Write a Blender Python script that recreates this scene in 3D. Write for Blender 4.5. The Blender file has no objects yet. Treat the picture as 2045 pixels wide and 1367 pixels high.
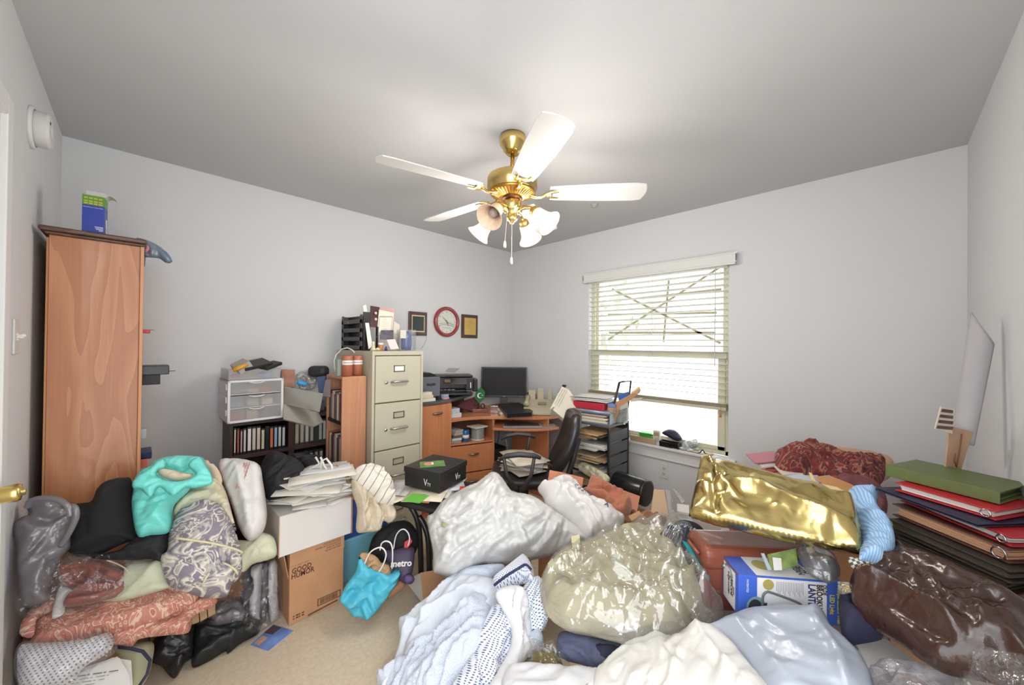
import bpy, math, random
import numpy as np
from mathutils import Vector, Matrix, Euler
from mathutils.geometry import delaunay_2d_cdt
C = bpy.context.scene.collection
SC = bpy.context.scene
# ---------------- camera ----------------
FPX, YAW, PIT, ROL, EYE = 741.52, 0.782866, 0.0068518, -0.010476, 1.39
_F = Vector((math.cos(YAW)*math.cos(PIT), math.sin(YAW)*math.cos(PIT), math.sin(PIT)))
_R = Vector((math.sin(YAW), -math.cos(YAW), 0)); _U = _R.cross(_F)
_R2 = _R*math.cos(ROL)-_U*math.sin(ROL); _U2 = _R*math.sin(ROL)+_U*math.cos(ROL)
EY = Vector((0, 0, EYE))
cd = bpy.data.cameras.new('camera'); cam = bpy.data.objects.new('camera', cd); C.objects.link(cam)
cd.sensor_width = 36; cd.lens = FPX/2045*36; cd.clip_start = .02
m = Matrix((_R2, _U2, -_F)).transposed().to_4x4(); m.translation = EY; cam.matrix_world = m
SC.camera = cam
# ---------------- world, lights, exposure ----------------
w = bpy.data.worlds.new('world'); SC.world = w; w.use_nodes = True
bg = w.node_tree.nodes['Background']; bg.inputs[0].default_value = (.93, .97, 1, 1); bg.inputs[1].default_value = 4.1
def area(name, loc, rot, sx, sy, power, col=(1, 1, 1)):
    l = bpy.data.lights.new(name, 'AREA'); l.shape = 'RECTANGLE'; l.size = sx; l.size_y = sy; l.energy = power; l.color = col
    o = bpy.data.objects.new(name, l); o.location = loc; o.rotation_euler = rot; C.objects.link(o); return o
wp = area('window_portal', (3.13, 1.36, 1.32), (0, math.radians(90), 0), 1.45, 1.2, 1); wp.data.cycles.is_portal = True
area('corner_fill_light', (-.75, -.75, 1.75), (math.radians(70), 0, math.radians(-45)), 1.1, 1.1, 16, (1, .99, .97))  # added fill lamp behind the camera, no real fixture stands here
vs = SC.view_settings; vs.view_transform = 'Standard'; vs.look = 'None'; vs.gamma = 1; vs.use_curve_mapping = False; vs.exposure = 0.03
SC.cycles.max_bounces = 10; SC.cycles.diffuse_bounces = 6; SC.cycles.transparent_max_bounces = 16; SC.cycles.caustics_reflective = False; SC.cycles.caustics_refractive = False
SC.cycles.sample_clamp_indirect = 4
# ---------------- helpers ----------------
def ray(x, y):
    return _F+_R2*((x-1022.5)/FPX)+_U2*((683.5-y)/FPX)
def at(x, y, X=None, Y=None, Z=None, D=None):
    d = ray(x, y)
    t = X/d.x if X is not None else Y/d.y if Y is not None else (Z-EYE)/d.z if Z is not None else D
    return EY+d*t
def lin(c): return c/12.92 if c <= .04045 else ((c+.055)/1.055)**2.4
def hx(h, a=1.):
    h = h.lstrip('#'); return tuple(lin(int(h[i:i+2], 16)/255) for i in (0, 2, 4))+(a,)
MATS = {}
class NT:
    def __init__(s, m): s.t = m.node_tree; s.n = s.t.nodes; s.b = s.n['Principled BSDF']
    def add(s, ty, **k):
        n = s.n.new(ty)
        for a, v in k.items():
            if a.startswith('i_'): n.inputs[a[2:].replace('_', ' ')].default_value = v
            else: setattr(n, a, v)
        return n
    def link(s, a, b): s.t.links.new(a, b)
def mat(name, col, rough=.6, metal=0., var=.0, vs=6., bump=0., bs=60., spec=.5, coat=0., alpha=1., emit=None, es=1., trans=0., sheen=0., sss=0., coord='Object', stretch=(1, 1, 1)):
    if name in MATS: return MATS[name]
    m = bpy.data.materials.new(name); m.use_nodes = True; t = NT(m); b = t.b; c = hx(col)
    b.inputs['Base Color'].default_value = c; b.inputs['Roughness'].default_value = rough; b.inputs['Metallic'].default_value = metal
    b.inputs['Specular IOR Level'].default_value = spec; b.inputs['Coat Weight'].default_value = coat; b.inputs['Alpha'].default_value = alpha
    b.inputs['Transmission Weight'].default_value = trans; b.inputs['Sheen Weight'].default_value = sheen
    if sss: b.inputs['Subsurface Weight'].default_value = sss; b.inputs['Subsurface Radius'].default_value = (.02, .02, .02)
    if emit: b.inputs['Emission Color'].default_value = hx(emit); b.inputs['Emission Strength'].default_value = es
    tc = t.add('ShaderNodeTexCoord'); mp = t.add('ShaderNodeMapping'); mp.inputs['Scale'].default_value = stretch; t.link(tc.outputs[coord], mp.inputs[0])
    if var:
        n = t.add('ShaderNodeTexNoise'); n.inputs['Scale'].default_value = vs; n.inputs['Detail'].default_value = 5; t.link(mp.outputs[0], n.inputs['Vector'])
        r = t.add('ShaderNodeValToRGB'); r.color_ramp.elements[0].position = .3; r.color_ramp.elements[1].position = .7
        r.color_ramp.elements[0].color = tuple(x*(1-var) for x in c[:3])+(1,); r.color_ramp.elements[1].color = tuple(min(1, x*(1+var)) for x in c[:3])+(1,)
        t.link(n.outputs['Fac'], r.inputs[0]); t.link(r.outputs[0], b.inputs['Base Color'])
    if bump:
        n = t.add('ShaderNodeTexNoise'); n.inputs['Scale'].default_value = bs; n.inputs['Detail'].default_value = 4; t.link(mp.outputs[0], n.inputs['Vector'])
        bp = t.add('ShaderNodeBump'); bp.inputs['Strength'].default_value = bump; bp.inputs['Distance'].default_value = .01
        t.link(n.outputs['Fac'], bp.inputs['Height']); t.link(bp.outputs[0], b.inputs['Normal'])
    MATS[name] = m; return m
def ramp(t, src, stops, dst=None, const=False):
    r = t.add('ShaderNodeValToRGB'); cr = r.color_ramp
    if const: cr.interpolation = 'CONSTANT'
    while len(cr.elements) < len(stops): cr.elements.new(.5)
    for e, (p, c) in zip(cr.elements, stops): e.position = p; e.color = hx(c) if isinstance(c, str) else (c, c, c, 1)
    t.link(src, r.inputs[0]); t.link(r.outputs[0], dst if dst is not None else t.b.inputs['Base Color']); return r
def wood(name, c1, c2, scale=(9, 9, 1.1), dist=5., ws=1.2, rough=.38, coat=.15):
    m = mat(name, c1, rough, coat=coat); t = NT(m)
    tc = t.add('ShaderNodeTexCoord'); mp = t.add('ShaderNodeMapping'); mp.inputs['Scale'].default_value = scale; t.link(tc.outputs['Object'], mp.inputs[0])
    n = t.add('ShaderNodeTexNoise'); n.inputs['Scale'].default_value = ws; n.inputs['Detail'].default_value = 2; n.inputs['Distortion'].default_value = .4; t.link(mp.outputs[0], n.inputs['Vector'])
    mu = t.add('ShaderNodeMath', operation='MULTIPLY'); mu.inputs[1].default_value = dist; t.link(n.outputs['Fac'], mu.inputs[0])
    fr = t.add('ShaderNodeMath', operation='FRACT'); t.link(mu.outputs[0], fr.inputs[0])
    n2 = t.add('ShaderNodeTexNoise'); n2.inputs['Scale'].default_value = 40; mp2 = t.add('ShaderNodeMapping'); mp2.inputs['Scale'].default_value = (4, 4, .12); t.link(tc.outputs['Object'], mp2.inputs[0]); t.link(mp2.outputs[0], n2.inputs['Vector'])
    mx = t.add('ShaderNodeMath', operation='MULTIPLY_ADD'); mx.inputs[1].default_value = .55; t.link(fr.outputs[0], mx.inputs[0])
    m3 = t.add('ShaderNodeMath', operation='MULTIPLY'); m3.inputs[1].default_value = .5; t.link(n2.outputs['Fac'], m3.inputs[0]); t.link(m3.outputs[0], mx.inputs[2])
    ramp(t, mx.outputs[0], [(.15, c1), (.72, c2)]); return m
class MB:
    def __init__(s): s.v = []; s.f = []; s.mi = []; s.uv = None; s.M = Matrix.Identity(4); s.k = 0
    def add(s, vs_, fs):
        o = len(s.v); s.v += [s.M@Vector(p) for p in vs_]; s.f += [tuple(i+o for i in f) for f in fs]; s.mi += [s.k]*len(fs); return s
    def box(s, x0, x1, y0, y1, z0, z1, R=None):
        vs_ = [(x, y, z) for z in (z0, z1) for y in (y0, y1) for x in (x0, x1)]
        if R is not None:
            c = Vector(((x0+x1)/2, (y0+y1)/2, (z0+z1)/2)); R = Euler(R).to_matrix() if not isinstance(R, Matrix) else R
            vs_ = [c+R@(Vector(p)-c) for p in vs_]
        return s.add(vs_, [(0, 2, 3, 1), (4, 5, 7, 6), (0, 1, 5, 4), (2, 6, 7, 3), (0, 4, 6, 2), (1, 3, 7, 5)])
    def ring(s, pts, n, closed=True):
        pass
    def tube(s, pts, r, n=8, cap=True, closed=False):
        pts = [Vector(p) for p in pts]; N = len(pts); rs = r if isinstance(r, (list, tuple)) else [r]*N
        vs_ = []; prev = None
        for i, p in enumerate(pts):
            if closed: d = pts[(i+1) % N]-pts[i-1]
            else: d = pts[min(i+1, N-1)]-pts[max(i-1, 0)]
            if d.length < 1e-9: d = Vector((0, 0, 1))
            d.normalize()
            if prev is None:
                a = d.orthogonal().normalized()
            else:
                a = prev-d*prev.dot(d); a = a.normalized() if a.length > 1e-6 else d.orthogonal().normalized()
            prev = a; b = d.cross(a)
            vs_ += [p+(a*math.cos(2*math.pi*j/n)+b*math.sin(2*math.pi*j/n))*rs[i] for j in range(n)]
        fs = []
        for i in range(N if closed else N-1):
            for j in range(n):
                k = (i+1) % N
                fs.append((i*n+j, i*n+(j+1) % n, k*n+(j+1) % n, k*n+j))
        if cap and not closed: fs += [tuple(range(n))[::-1], tuple((N-1)*n+j for j in range(n))]
        return s.add(vs_, fs)
    def lathe(s, prof, n=24, c=(0, 0, 0), M=None, a0=0, sq=1.):
        vs_ = []
        for r, z in prof:
            for j in range(n):
                a = 2*math.pi*j/n+a0; p = Vector((r*math.cos(a), r*math.sin(a)*sq, z)); vs_.append((M@p if M is not None else p)+Vector(c))
        fs = [(i*n+j, i*n+(j+1) % n, (i+1)*n+(j+1) % n, (i+1)*n+j) for i in range(len(prof)-1) for j in range(n)]
        if prof[0][0] > 1e-5 and prof[0] != prof[-1] and abs(prof[0][1]-prof[1][1]) > 1e-7: fs.append(tuple(range(n))[::-1])
        if prof[-1][0] > 1e-5 and prof[0] != prof[-1] and abs(prof[-1][1]-prof[-2][1]) > 1e-7: fs.append(tuple((len(prof)-1)*n+j for j in range(n)))
        return s.add(vs_, fs)
    def cyl(s, c, r, z0, z1, n=24): return s.lathe([(r, z0), (r, z1)], n, c)
    def prism(s, poly, z0, z1, M=None):
        n = len(poly); vs_ = [Vector((x, y, z)) for z in (z0, z1) for x, y in poly]
        if M is not None: vs_ = [M@p for p in vs_]
        return s.add(vs_, [tuple(range(n))[::-1], tuple(range(n, 2*n))]+[(i, (i+1) % n, n+(i+1) % n, n+i) for i in range(n)])
    def grid(s, fn, nu, nv, thick=0.):
        P = [[Vector(fn(i/nu, j/nv)) for i in range(nu+1)] for j in range(nv+1)]
        vs_ = [p for r_ in P for p in r_]; W = nu+1
        fs = [(j*W+i, j*W+i+1, (j+1)*W+i+1, (j+1)*W+i) for j in range(nv) for i in range(nu)]
        return s.add(vs_, fs)
    def build(s, name, mt, parent=None, smooth=False, bevel=0., bseg=2, solid=0., sub=0, M=None):
        me = bpy.data.meshes.new(name); me.from_pydata([tuple(p) for p in s.v], [], s.f)
        ms = mt if isinstance(mt, (list, tuple)) else [mt]
        for x in ms: me.materials.append(x)
        me.polygons.foreach_set('material_index', s.mi)
        if smooth: me.polygons.foreach_set('use_smooth', [True]*len(me.polygons))
        me.update(); o = bpy.data.objects.new(name, me); C.objects.link(o)
        if parent is not None: o.parent = parent
        if M is not None: o.matrix_local = M
        if solid: q = o.modifiers.new('solid', 'SOLIDIFY'); q.thickness = solid; q.offset = 0
        if bevel: q = o.modifiers.new('bevel', 'BEVEL'); q.width = bevel; q.segments = bseg; q.limit_method = 'ANGLE'; q.angle_limit = .6
        if sub: q = o.modifiers.new('sub', 'SUBSURF'); q.levels = sub; q.render_levels = sub
        return o
def tag(o, label=None, cat=None, group=None, kind=None):
    if label: o['label'] = label
    if cat: o['category'] = cat
    if group: o['group'] = group
    if kind: o['kind'] = kind
    return o
def E(name, loc, rz=0, label=None, cat=None, group=None, rot=None):
    o = bpy.data.objects.new(name, None); C.objects.link(o); o.location = loc; o.rotation_euler = rot if rot else (0, 0, rz); o.empty_display_size = .05
    return tag(o, label, cat, group)
def st(o): o['kind'] = 'structure'; return o
def kids(o): return [c for c in C.objects if c.parent == o]
def dup(o, loc=None, rot=None, label=None, ch=None):
    def cp(s, par):
        c = s.copy(); C.objects.link(c)
        if par: c.parent = par
        for k in list(s.children): cp(k, c)
        return c
    r = cp(o, None)
    if loc is not None: r.location = loc
    if rot is not None: r.rotation_euler = rot
    if label: r['label'] = label
    return r
def one(mb, name, mt, label, cat, group=None, loc=None, rot=None, **k):
    o = mb.build(name, mt, **k); 
    if loc is not None: o.location = loc
    if rot is not None: o.rotation_euler = rot
    return tag(o, label, cat, group)
def txt(s, size, mt, parent, M, name='lettering', ext=.0003, ax='CENTER', sx=1., bold=0.):
    cu = bpy.data.curves.new('t', 'FONT'); cu.body = s; cu.size = size; cu.extrude = ext; cu.align_x = ax; cu.align_y = 'CENTER'; cu.resolution_u = 2; cu.offset = bold
    o = bpy.data.objects.new('t', cu); C.objects.link(o); dg = bpy.context.evaluated_depsgraph_get()
    me = bpy.data.meshes.new_from_object(o.evaluated_get(dg)); bpy.data.objects.remove(o); me.materials.clear(); me.materials.append(mt); me.name = name
    n = bpy.data.objects.new(name, me); C.objects.link(n); n.parent = parent; n.matrix_local = M@Matrix.Diagonal((sx, 1, 1, 1)); return n
def fr(o, x, y):   # frame with local X along x, Y along y, origin o
    x = Vector(x).normalized(); y = Vector(y); z = x.cross(y).normalized(); y = z.cross(x)
    m = Matrix((x, y, z)).transposed().to_4x4(); m.translation = Vector(o); return m
# ---- numpy noise
_rg = np.random.RandomState(7); _perm = _rg.permutation(512); _ga = _rg.rand(512)*2*np.pi
def pn(x, y, seed=0):
    xi = np.floor(x).astype(int); yi = np.floor(y).astype(int); fx = x-xi; fy = y-yi
    def g(ix, iy, dx, dy):
        a = _ga[_perm[(_perm[(ix+seed*37) & 511]+iy) & 511]]; return np.cos(a)*dx+np.sin(a)*dy
    u = fx*fx*fx*(fx*(fx*6-15)+10); v = fy*fy*fy*(fy*(fy*6-15)+10)
    a = g(xi, yi, fx, fy)*(1-u)+g(xi+1, yi, fx-1, fy)*u; b = g(xi, yi+1, fx, fy-1)*(1-u)+g(xi+1, yi+1, fx-1, fy-1)*u
    return (a*(1-v)+b*v)*1.4
def fold_h(x, y, amp, ang, wl, stretch, seed):
    a = math.radians(ang); X = (x*math.cos(a)+y*math.sin(a)); Y = (-x*math.sin(a)+y*math.cos(a))
    wx = pn(X/(wl*3), Y/(wl*2), seed+5)*wl*1.1
    n = pn(X/(wl*stretch)+3.1, (Y+wx)/wl, seed); n2 = pn(X/(wl*stretch*.5), (Y+wx)/(wl*.45), seed+9)
    return amp*((1-2.2*np.abs(n))**1)*.7+amp*.3*(1-2*np.abs(n2))
def crink_h(x, y, amp, size, seed):
    r = np.random.RandomState(seed+11); h = 0
    wx = pn(x/size*.6, y/size*.6, seed)*size*.9; wy = pn(x/size*.6+9, y/size*.6, seed+3)*size*.9
    for k in range(6):
        a = r.rand()*math.pi; s = size*(.5+1.1*r.rand()); p = ((x+wx)*math.cos(a)+(y+wy)*math.sin(a))/s+r.rand()*5
        tri = np.abs(p-np.floor(p+.5))*2; m = np.clip(pn(x/size*.45+k*7, y/size*.45, seed+k)*1.5+.5, 0, 1)
        h = h+(tri-.5)*m*s/size
    return amp*h*.5
def catmull(P, closed=True, k=6):
    n = len(P); out = []
    for i in range(n if closed else n-1):
        p0, p1, p2, p3 = [np.array(P[(i+j) % n] if closed else P[min(max(i+j, 0), n-1)], float) for j in (-1, 0, 1, 2)]
        for s_ in range(k):
            t = s_/k; out.append(.5*((2*p1)+(-p0+p2)*t+(2*p0-5*p1+4*p2-p3)*t*t+(-p0+3*p1-3*p2+p3)*t**3))
    if not closed: out.append(np.array(P[-1], float))
    return out
def plane3(pl):
    a, b, c = [at(p[0], p[1], Z=p[2]) if len(p) == 3 else at(p[0], p[1], **{p[2]: p[3]}) for p in pl]; n = (b-a).cross(c-a).normalized()
    if n.dot(EY-a) < 0: n = -n
    e1 = (_R-n*_R.dot(n)).normalized(); e2 = n.cross(e1); return a, n, e1, e2
def hitp(px, a, n):
    d = ray(px[0], px[1]); return EY+d*((a-EY).dot(n)/d.dot(n))
def soft(name, outline, plane, mt, label=None, cat=None, group=None, bulge=.1, thick=.08, edge=.15, res=.012, folds=(), crinkle=(), peaks=(), creases=(), gathers=(), seed=1, parent=None, smooth=True, sharp=False, prof=2., minz=None, backedge=None, wob=0., kind=None, micro=True):
    a, n, e1, e2 = plane3(plane)
    thick *= .65
    to2 = lambda p: np.array([(hitp(p, a, n)-a).dot(e1), (hitp(p, a, n)-a).dot(e2)])
    src = outline if sharp else catmull(outline)
    P = [to2(p) for p in src]
    B = []                                        # resample boundary
    for i in range(len(P)):
        q = P[(i+1) % len(P)]; L = np.linalg.norm(q-P[i]); k = max(1, int(round(L/res))) if L > res*.6 else 1
        for j in range(k): B.append(P[i]+(q-P[i])*j/k)
    B2 = [B[0]]
    for p in B[1:]:
        if np.linalg.norm(p-B2[-1]) > res*.45: B2.append(p)
    B = np.array(B2)
    if wob: B = B+wob*np.stack([pn(B[:, 0]*25, B[:, 1]*25, seed), pn(B[:, 0]*25+7, B[:, 1]*25+3, seed)], 1)
    lo, hi = B.min(0), B.max(0); X, Y = np.meshgrid(np.arange(lo[0], hi[0], res), np.arange(lo[1], hi[1], res*.87)); X = X+(np.arange(X.shape[0]) % 2)[:, None]*res*.5
    Q = np.stack([X.ravel(), Y.ravel()], 1)
    def dist(Q):
        A = B; Bn = np.roll(B, -1, 0); d = np.full(len(Q), 9.); ins = np.zeros(len(Q), bool)
        for p, q in zip(A, Bn):
            v = q-p; w_ = Q-p; t = np.clip((w_@v)/(v@v+1e-12), 0, 1); d = np.minimum(d, np.linalg.norm(w_-t[:, None]*v, axis=1))
            c = ((p[1] > Q[:, 1]) != (q[1] > Q[:, 1])); xx = (q[0]-p[0])*(Q[:, 1]-p[1])/((q[1]-p[1]) if q[1] != p[1] else 1e-12)+p[0]; ins ^= c & (Q[:, 0] < xx)
        return d, ins
    d, ins = dist(Q); Q = Q[ins & (d > res*.55)]; nb = len(B)
    pts = [Vector((float(p[0]), float(p[1]))) for p in B]+[Vector((float(p[0]), float(p[1]))) for p in Q]
    r_ = delaunay_2d_cdt(pts, [], [list(range(nb))], 1, 1e-5)
    V = np.array([(p.x, p.y) for p in r_[0]]); F = [list(f) for f in r_[2]]
    d, _ = dist(V); bd = d < 1e-4; x, y = V[:, 0], V[:, 1]
    f = lambda t: (1-(1-np.clip(t, 0, 1))**prof)**(1/prof)
    h = bulge*f(d/edge); mk = np.clip(d/(.35*edge+.01), 0, 1)**.6
    for (px, py, hh, rr) in peaks:
        c = to2((px, py)); h = h+hh*np.exp(-((x-c[0])**2+(y-c[1])**2)/(rr*rr))*mk
    for fo in folds: h = h+1.5*fold_h(x, y, fo[0], fo[1], fo[2], fo[3], seed+int(fo[1]))*mk
    if folds and micro: h = h+fold_h(x, y, .0035, folds[0][1]+25, folds[0][2]*.4, 2.2, seed+77)*mk
    for cr in crinkle: h = h+1.4*crink_h(x, y, cr[0], cr[1], seed)*mk
    for line, am, wd in creases:
        L = [to2(p) for p in catmull(line, False, 5)]; dd = np.full(len(V), 9.); par = np.zeros(len(V))
        for i in range(len(L)-1):
            v = L[i+1]-L[i]; w_ = V-L[i]; t = np.clip((w_@v)/(v@v+1e-12), 0, 1); q = np.linalg.norm(w_-t[:, None]*v, axis=1)
            par = np.where(q < dd, (i+t)/(len(L)-1), par); dd = np.minimum(dd, q)
        tp = np.clip(np.minimum(par, 1-par)*5+.25, 0, 1); h = h+1.25*am*np.exp(-(dd/wd)**1.25)*tp*mk
    for (gx, gy, am, k, rad) in gathers:
        c = to2((gx, gy)); rr = np.hypot(x-c[0], y-c[1]); th = np.arctan2(y-c[1], x-c[0])
        h = h+am*np.abs(np.sin(k*th/2+3*pn(rr*8, th*2, seed)))*np.exp(-(rr/rad)**2)*np.clip(rr/(rad*.25), 0, 1)*mk
    h = np.where(bd, 0, h)
    hb = -thick*f(d/(backedge or edge*.6)); hb = np.where(bd, 0, hb); hb = np.minimum(hb, h-.002*(~bd))
    W = lambda x, y, h: a[None]+0
    A_, N_, E1, E2 = [np.array(v) for v in (a, n, e1, e2)]
    top = A_+np.outer(x, E1)+np.outer(y, E2)+np.outer(h, N_); bot = A_+np.outer(x, E1)+np.outer(y, E2)+np.outer(hb, N_)
    if minz is not None: top[:, 2] = np.maximum(top[:, 2], minz+.002); bot[:, 2] = np.maximum(bot[:, 2], minz)
    idx = np.where(bd, np.arange(len(V)), 0); nv = len(V); bi = {}; k = nv; ex = []
    for i in range(nv):
        if bd[i]: bi[i] = i
        else: bi[i] = k; ex.append(bot[i]); k += 1
    allv = np.vstack([top, np.array(ex)]) if ex else top
    ctr = allv.mean(0); ctr[2] = allv[:, 2].min(); allv = allv-ctr
    def ccw(f_): 
        p = V[f_]; return np.cross(p[1]-p[0], p[2]-p[0]) > 0 if len(p) == 3 else True
    F = [f_ if (V[f_[1]][0]-V[f_[0]][0])*(V[f_[2]][1]-V[f_[0]][1])-(V[f_[1]][1]-V[f_[0]][1])*(V[f_[2]][0]-V[f_[0]][0]) > 0 else f_[::-1] for f_ in F]
    Fb = [[bi[i] for i in f_[::-1]] for f_ in F]; FF = F+Fb
    me = bpy.data.meshes.new(name); me.from_pydata(allv.tolist(), [], FF); uvl = me.uv_layers.new(name='UVMap')
    UV = []
    for f_ in F: UV += [(V[i][0], V[i][1]) for i in f_]
    for f_ in F: UV += [(V[i][0], V[i][1]) for i in f_[::-1]]
    uvl.data.foreach_set('uv', np.array(UV).ravel())
    if smooth: me.polygons.foreach_set('use_smooth', [True]*len(me.polygons))
    me.materials.append(mt); me.update(); o = bpy.data.objects.new(name, me); C.objects.link(o); o.location = Vector(ctr)
    if parent is not None: o.parent = parent; o.matrix_parent_inverse = parent.matrix_world.inverted() if False else Matrix.Identity(4); o.location = Vector(ctr)-parent.location
    return tag(o, label, cat, group, kind)
R_ = math.radians

def pslab(name, poly, pl, th, mt, label=None, cat=None, group=None, parent=None, bevel=0., back=True, curve=False):   # flat sheet or board on a real plane, th thick
    a, n, e1, e2 = plane3(pl); P = [hitp(p, a, n) for p in (catmull(poly) if curve else poly)]; P = [Vector(p) for p in P]; k = len(P)
    c = sum(P, Vector())/k; off = -n*th; m_ = MB(); base = parent.matrix_world.translation if parent else c
    base = parent.location if parent else c
    m_.add([p-base for p in P]+[p+off-base for p in P], [tuple(range(k)), tuple(range(2*k-1, k-1, -1))]+[(i, k+i, k+(i+1) % k, (i+1) % k) for i in range(k)])
    o = m_.build(name, mt, parent, bevel=bevel)
    if not parent: o.location = c
    return tag(o, label, cat, group)
def ub(name, lo, hi, mt, label=None, cat=None, group=None, parent=None, bevel=.003, rz=0, rot=None):   # box thing standing at its base centre
    c = Vector(((lo[0]+hi[0])/2, (lo[1]+hi[1])/2, lo[2])); h = Vector(hi)-Vector(lo)
    o = MB().box(-h.x/2, h.x/2, -h.y/2, h.y/2, 0, h.z).build(name, mt, parent, bevel=bevel); o.location = c if not parent else c-parent.location; o.rotation_euler = rot or (0, 0, rz); return tag(o, label, cat, group)
# ---------------- room ----------------
XL, XR, YN, YF, H = -.29, 2.98, -.31, 2.983, 2.44
wallm = mat('wall_paint', 'd5d6d7', .85, bump=.05, bs=220, spec=.25); ceilm = mat('ceiling_paint', 'c3c3c4', .9, bump=.06, bs=160, spec=.2)
carpet = mat('carpet_beige', 'dccbb2', .97, var=.08, vs=55, bump=.5, bs=420, spec=.1)
trimw = mat('trim_white', 'dedddb', .5); b = MB().box(XL-.1, XR+.1, YN-.1, YF+.1, -.1, 0); st(b.build('floor', carpet))
st(MB().box(XL-.1, XR+.1, YN-.1, YF+.1, H, H+.1).build('ceiling', ceilm))
st(MB().box(XL-.1, XR+.1, YF, YF+.1, 0, H).build('wall_back', wallm))
WY0, WY1, WZ0, WZ1 = .775, 1.952, .595, 2.03
m_ = MB(); m_.box(XR, XR+.12, YN-.1, WY0, 0, H); m_.box(XR, XR+.12, WY1, YF, 0, H); m_.box(XR, XR+.12, WY0, WY1, 0, WZ0-.02); m_.box(XR, XR+.12, WY0, WY1, WZ1, H)
st(m_.build('wall_right', wallm))
m_ = MB(); m_.box(XL-.1, XL, .55, .97, 0, H); m_.box(XL-.1, XL, 1.79, YF, 0, H); m_.box(XL-.1, XL, .97, 1.79, 2.04, H); st(m_.build('wall_left', wallm))
st(MB().box(.55, XR, YN-.1, YN, 0, H).build('wall_near', wallm))  # unseen near corner left open between the walls to let fill light in
m_ = MB(); m_.box(XL, XR, YF-.013, YF, 0, .085); m_.box(XL, XR, YF-.009, YF-.001, .085, .095); st(m_.build('baseboard_back', trimw))
m_ = MB(); m_.box(XR-.013, XR, YN, YF-.013, 0, .085); m_.box(XR-.009, XR-.001, YN, YF-.013, .085, .095); st(m_.build('baseboard_right', trimw))
st(MB().box(XL, XL+.013, 1.9, YF-.013, 0, .085).build('baseboard_left', trimw)); st(MB().box(.6, XR-.013, YN, YN+.013, 0, .085).build('baseboard_near', trimw))
# left door with brass knob and casing
brass = mat('polished_brass', 'd9bd78', .22, 1., bump=.02, bs=30); brassd = mat('brass_dull', 'c2a463', .35, 1.); chrome = mat('chrome', 'd8d8d8', .15, 1.)
gap = MB(); gap.box(XL-.07, XL-.03, .985, 1.785, .01, 2.03); dr = st(gap.build('door_1', trimw))
k = MB(); X0 = XL-.03; rm = Matrix.Rotation(R_(90), 4, 'Y'); k.lathe([(0, 0), (.033, 0), (.033, .006), (.02, .012), (.012, .016), (.012, .04)], 28, (X0, 1.745, .955), rm); kr = k.build('rosette', chrome, dr, True)
k = MB(); k.lathe([(.012, .03), (.02, .033), (.0225, .045), (.0245, .07), (.025, .082), (.022, .088), (.009, .09), (.009, .096), (.0, .097)], 28, (X0, 1.745, .955), rm); k.build('door_knob', brass, dr, True)
m_ = MB(); m_.box(XL, XL+.017, 1.79, 1.85, 0, 2.1); m_.box(XL, XL+.017, .91, .97, 0, 2.1); m_.box(XL, XL+.017, .97, 1.79, 2.04, 2.1); m_.box(XL-.1, XL, 1.785, 1.792, 0, 2.04); st(m_.build('trim_1', trimw, bevel=.004))
# ---------------- window ----------------
vin = mat('window_vinyl', 'cfccb4', .5); glass = mat('window_glass', 'ffffff', .02, trans=1., spec=.5)
gm = bpy.data.materials.new('clear_pane'); gm.use_nodes = True; t = NT(gm); tr = t.add('ShaderNodeBsdfTransparent'); gl = t.add('ShaderNodeBsdfGlossy'); gl.inputs['Roughness'].default_value = .02; mx = t.add('ShaderNodeMixShader'); mx.inputs[0].default_value = .05
t.link(tr.outputs[0], mx.inputs[1]); t.link(gl.outputs[0], mx.inputs[2]); t.link(mx.outputs[0], t.n['Material Output'].inputs[0])
m_ = MB(); x0, x1 = XR+.06, XR+.115; fw = .035
m_.box(x0, x1, WY0, WY0+fw, WZ0, WZ1); m_.box(x0, x1, WY1-fw, WY1, WZ0, WZ1); m_.box(x0, x1, WY0, WY1, WZ0, WZ0+fw); m_.box(x0, x1, WY0, WY1, WZ1-fw, WZ1)
win = st(m_.build('window_1', vin, bevel=.003))
ZM = 1.335
s_ = MB(); s_.box(x0-.012, x0+.02, WY0+fw-.01, WY1-fw+.01, ZM-.03, ZM+.022); s_.box(x0-.008, x0+.02, WY0+fw, WY0+fw+.05, WZ0+fw, ZM); s_.box(x0-.008, x0+.02, WY1-fw-.05, WY1-fw, WZ0+fw, ZM); s_.box(x0-.008, x0+.02, WY0+fw, WY1-fw, WZ0+fw, WZ0+fw+.03)
s_.build('lower_sash', vin, win, bevel=.003)
s_ = MB(); s_.box(x0+.022, x0+.045, WY1-fw-.025, WY1-fw, ZM, WZ1-fw); s_.box(x0+.022, x0+.045, WY0+fw, WY0+fw+.025, ZM, WZ1-fw); s_.build('upper_sash', vin, win, bevel=.003)
MB().box(x0+.006, x0+.01, WY0+fw+.04, WY1-fw-.04, WZ0+fw+.02, ZM-.02).build('lower_pane', gm, win)
MB().box(x0+.03, x0+.034, WY0+fw+.02, WY1-fw-.02, ZM, WZ1-fw).build('upper_pane', gm, win)
tape = mat('masking_tape', 'a8a282', .8)
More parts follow.
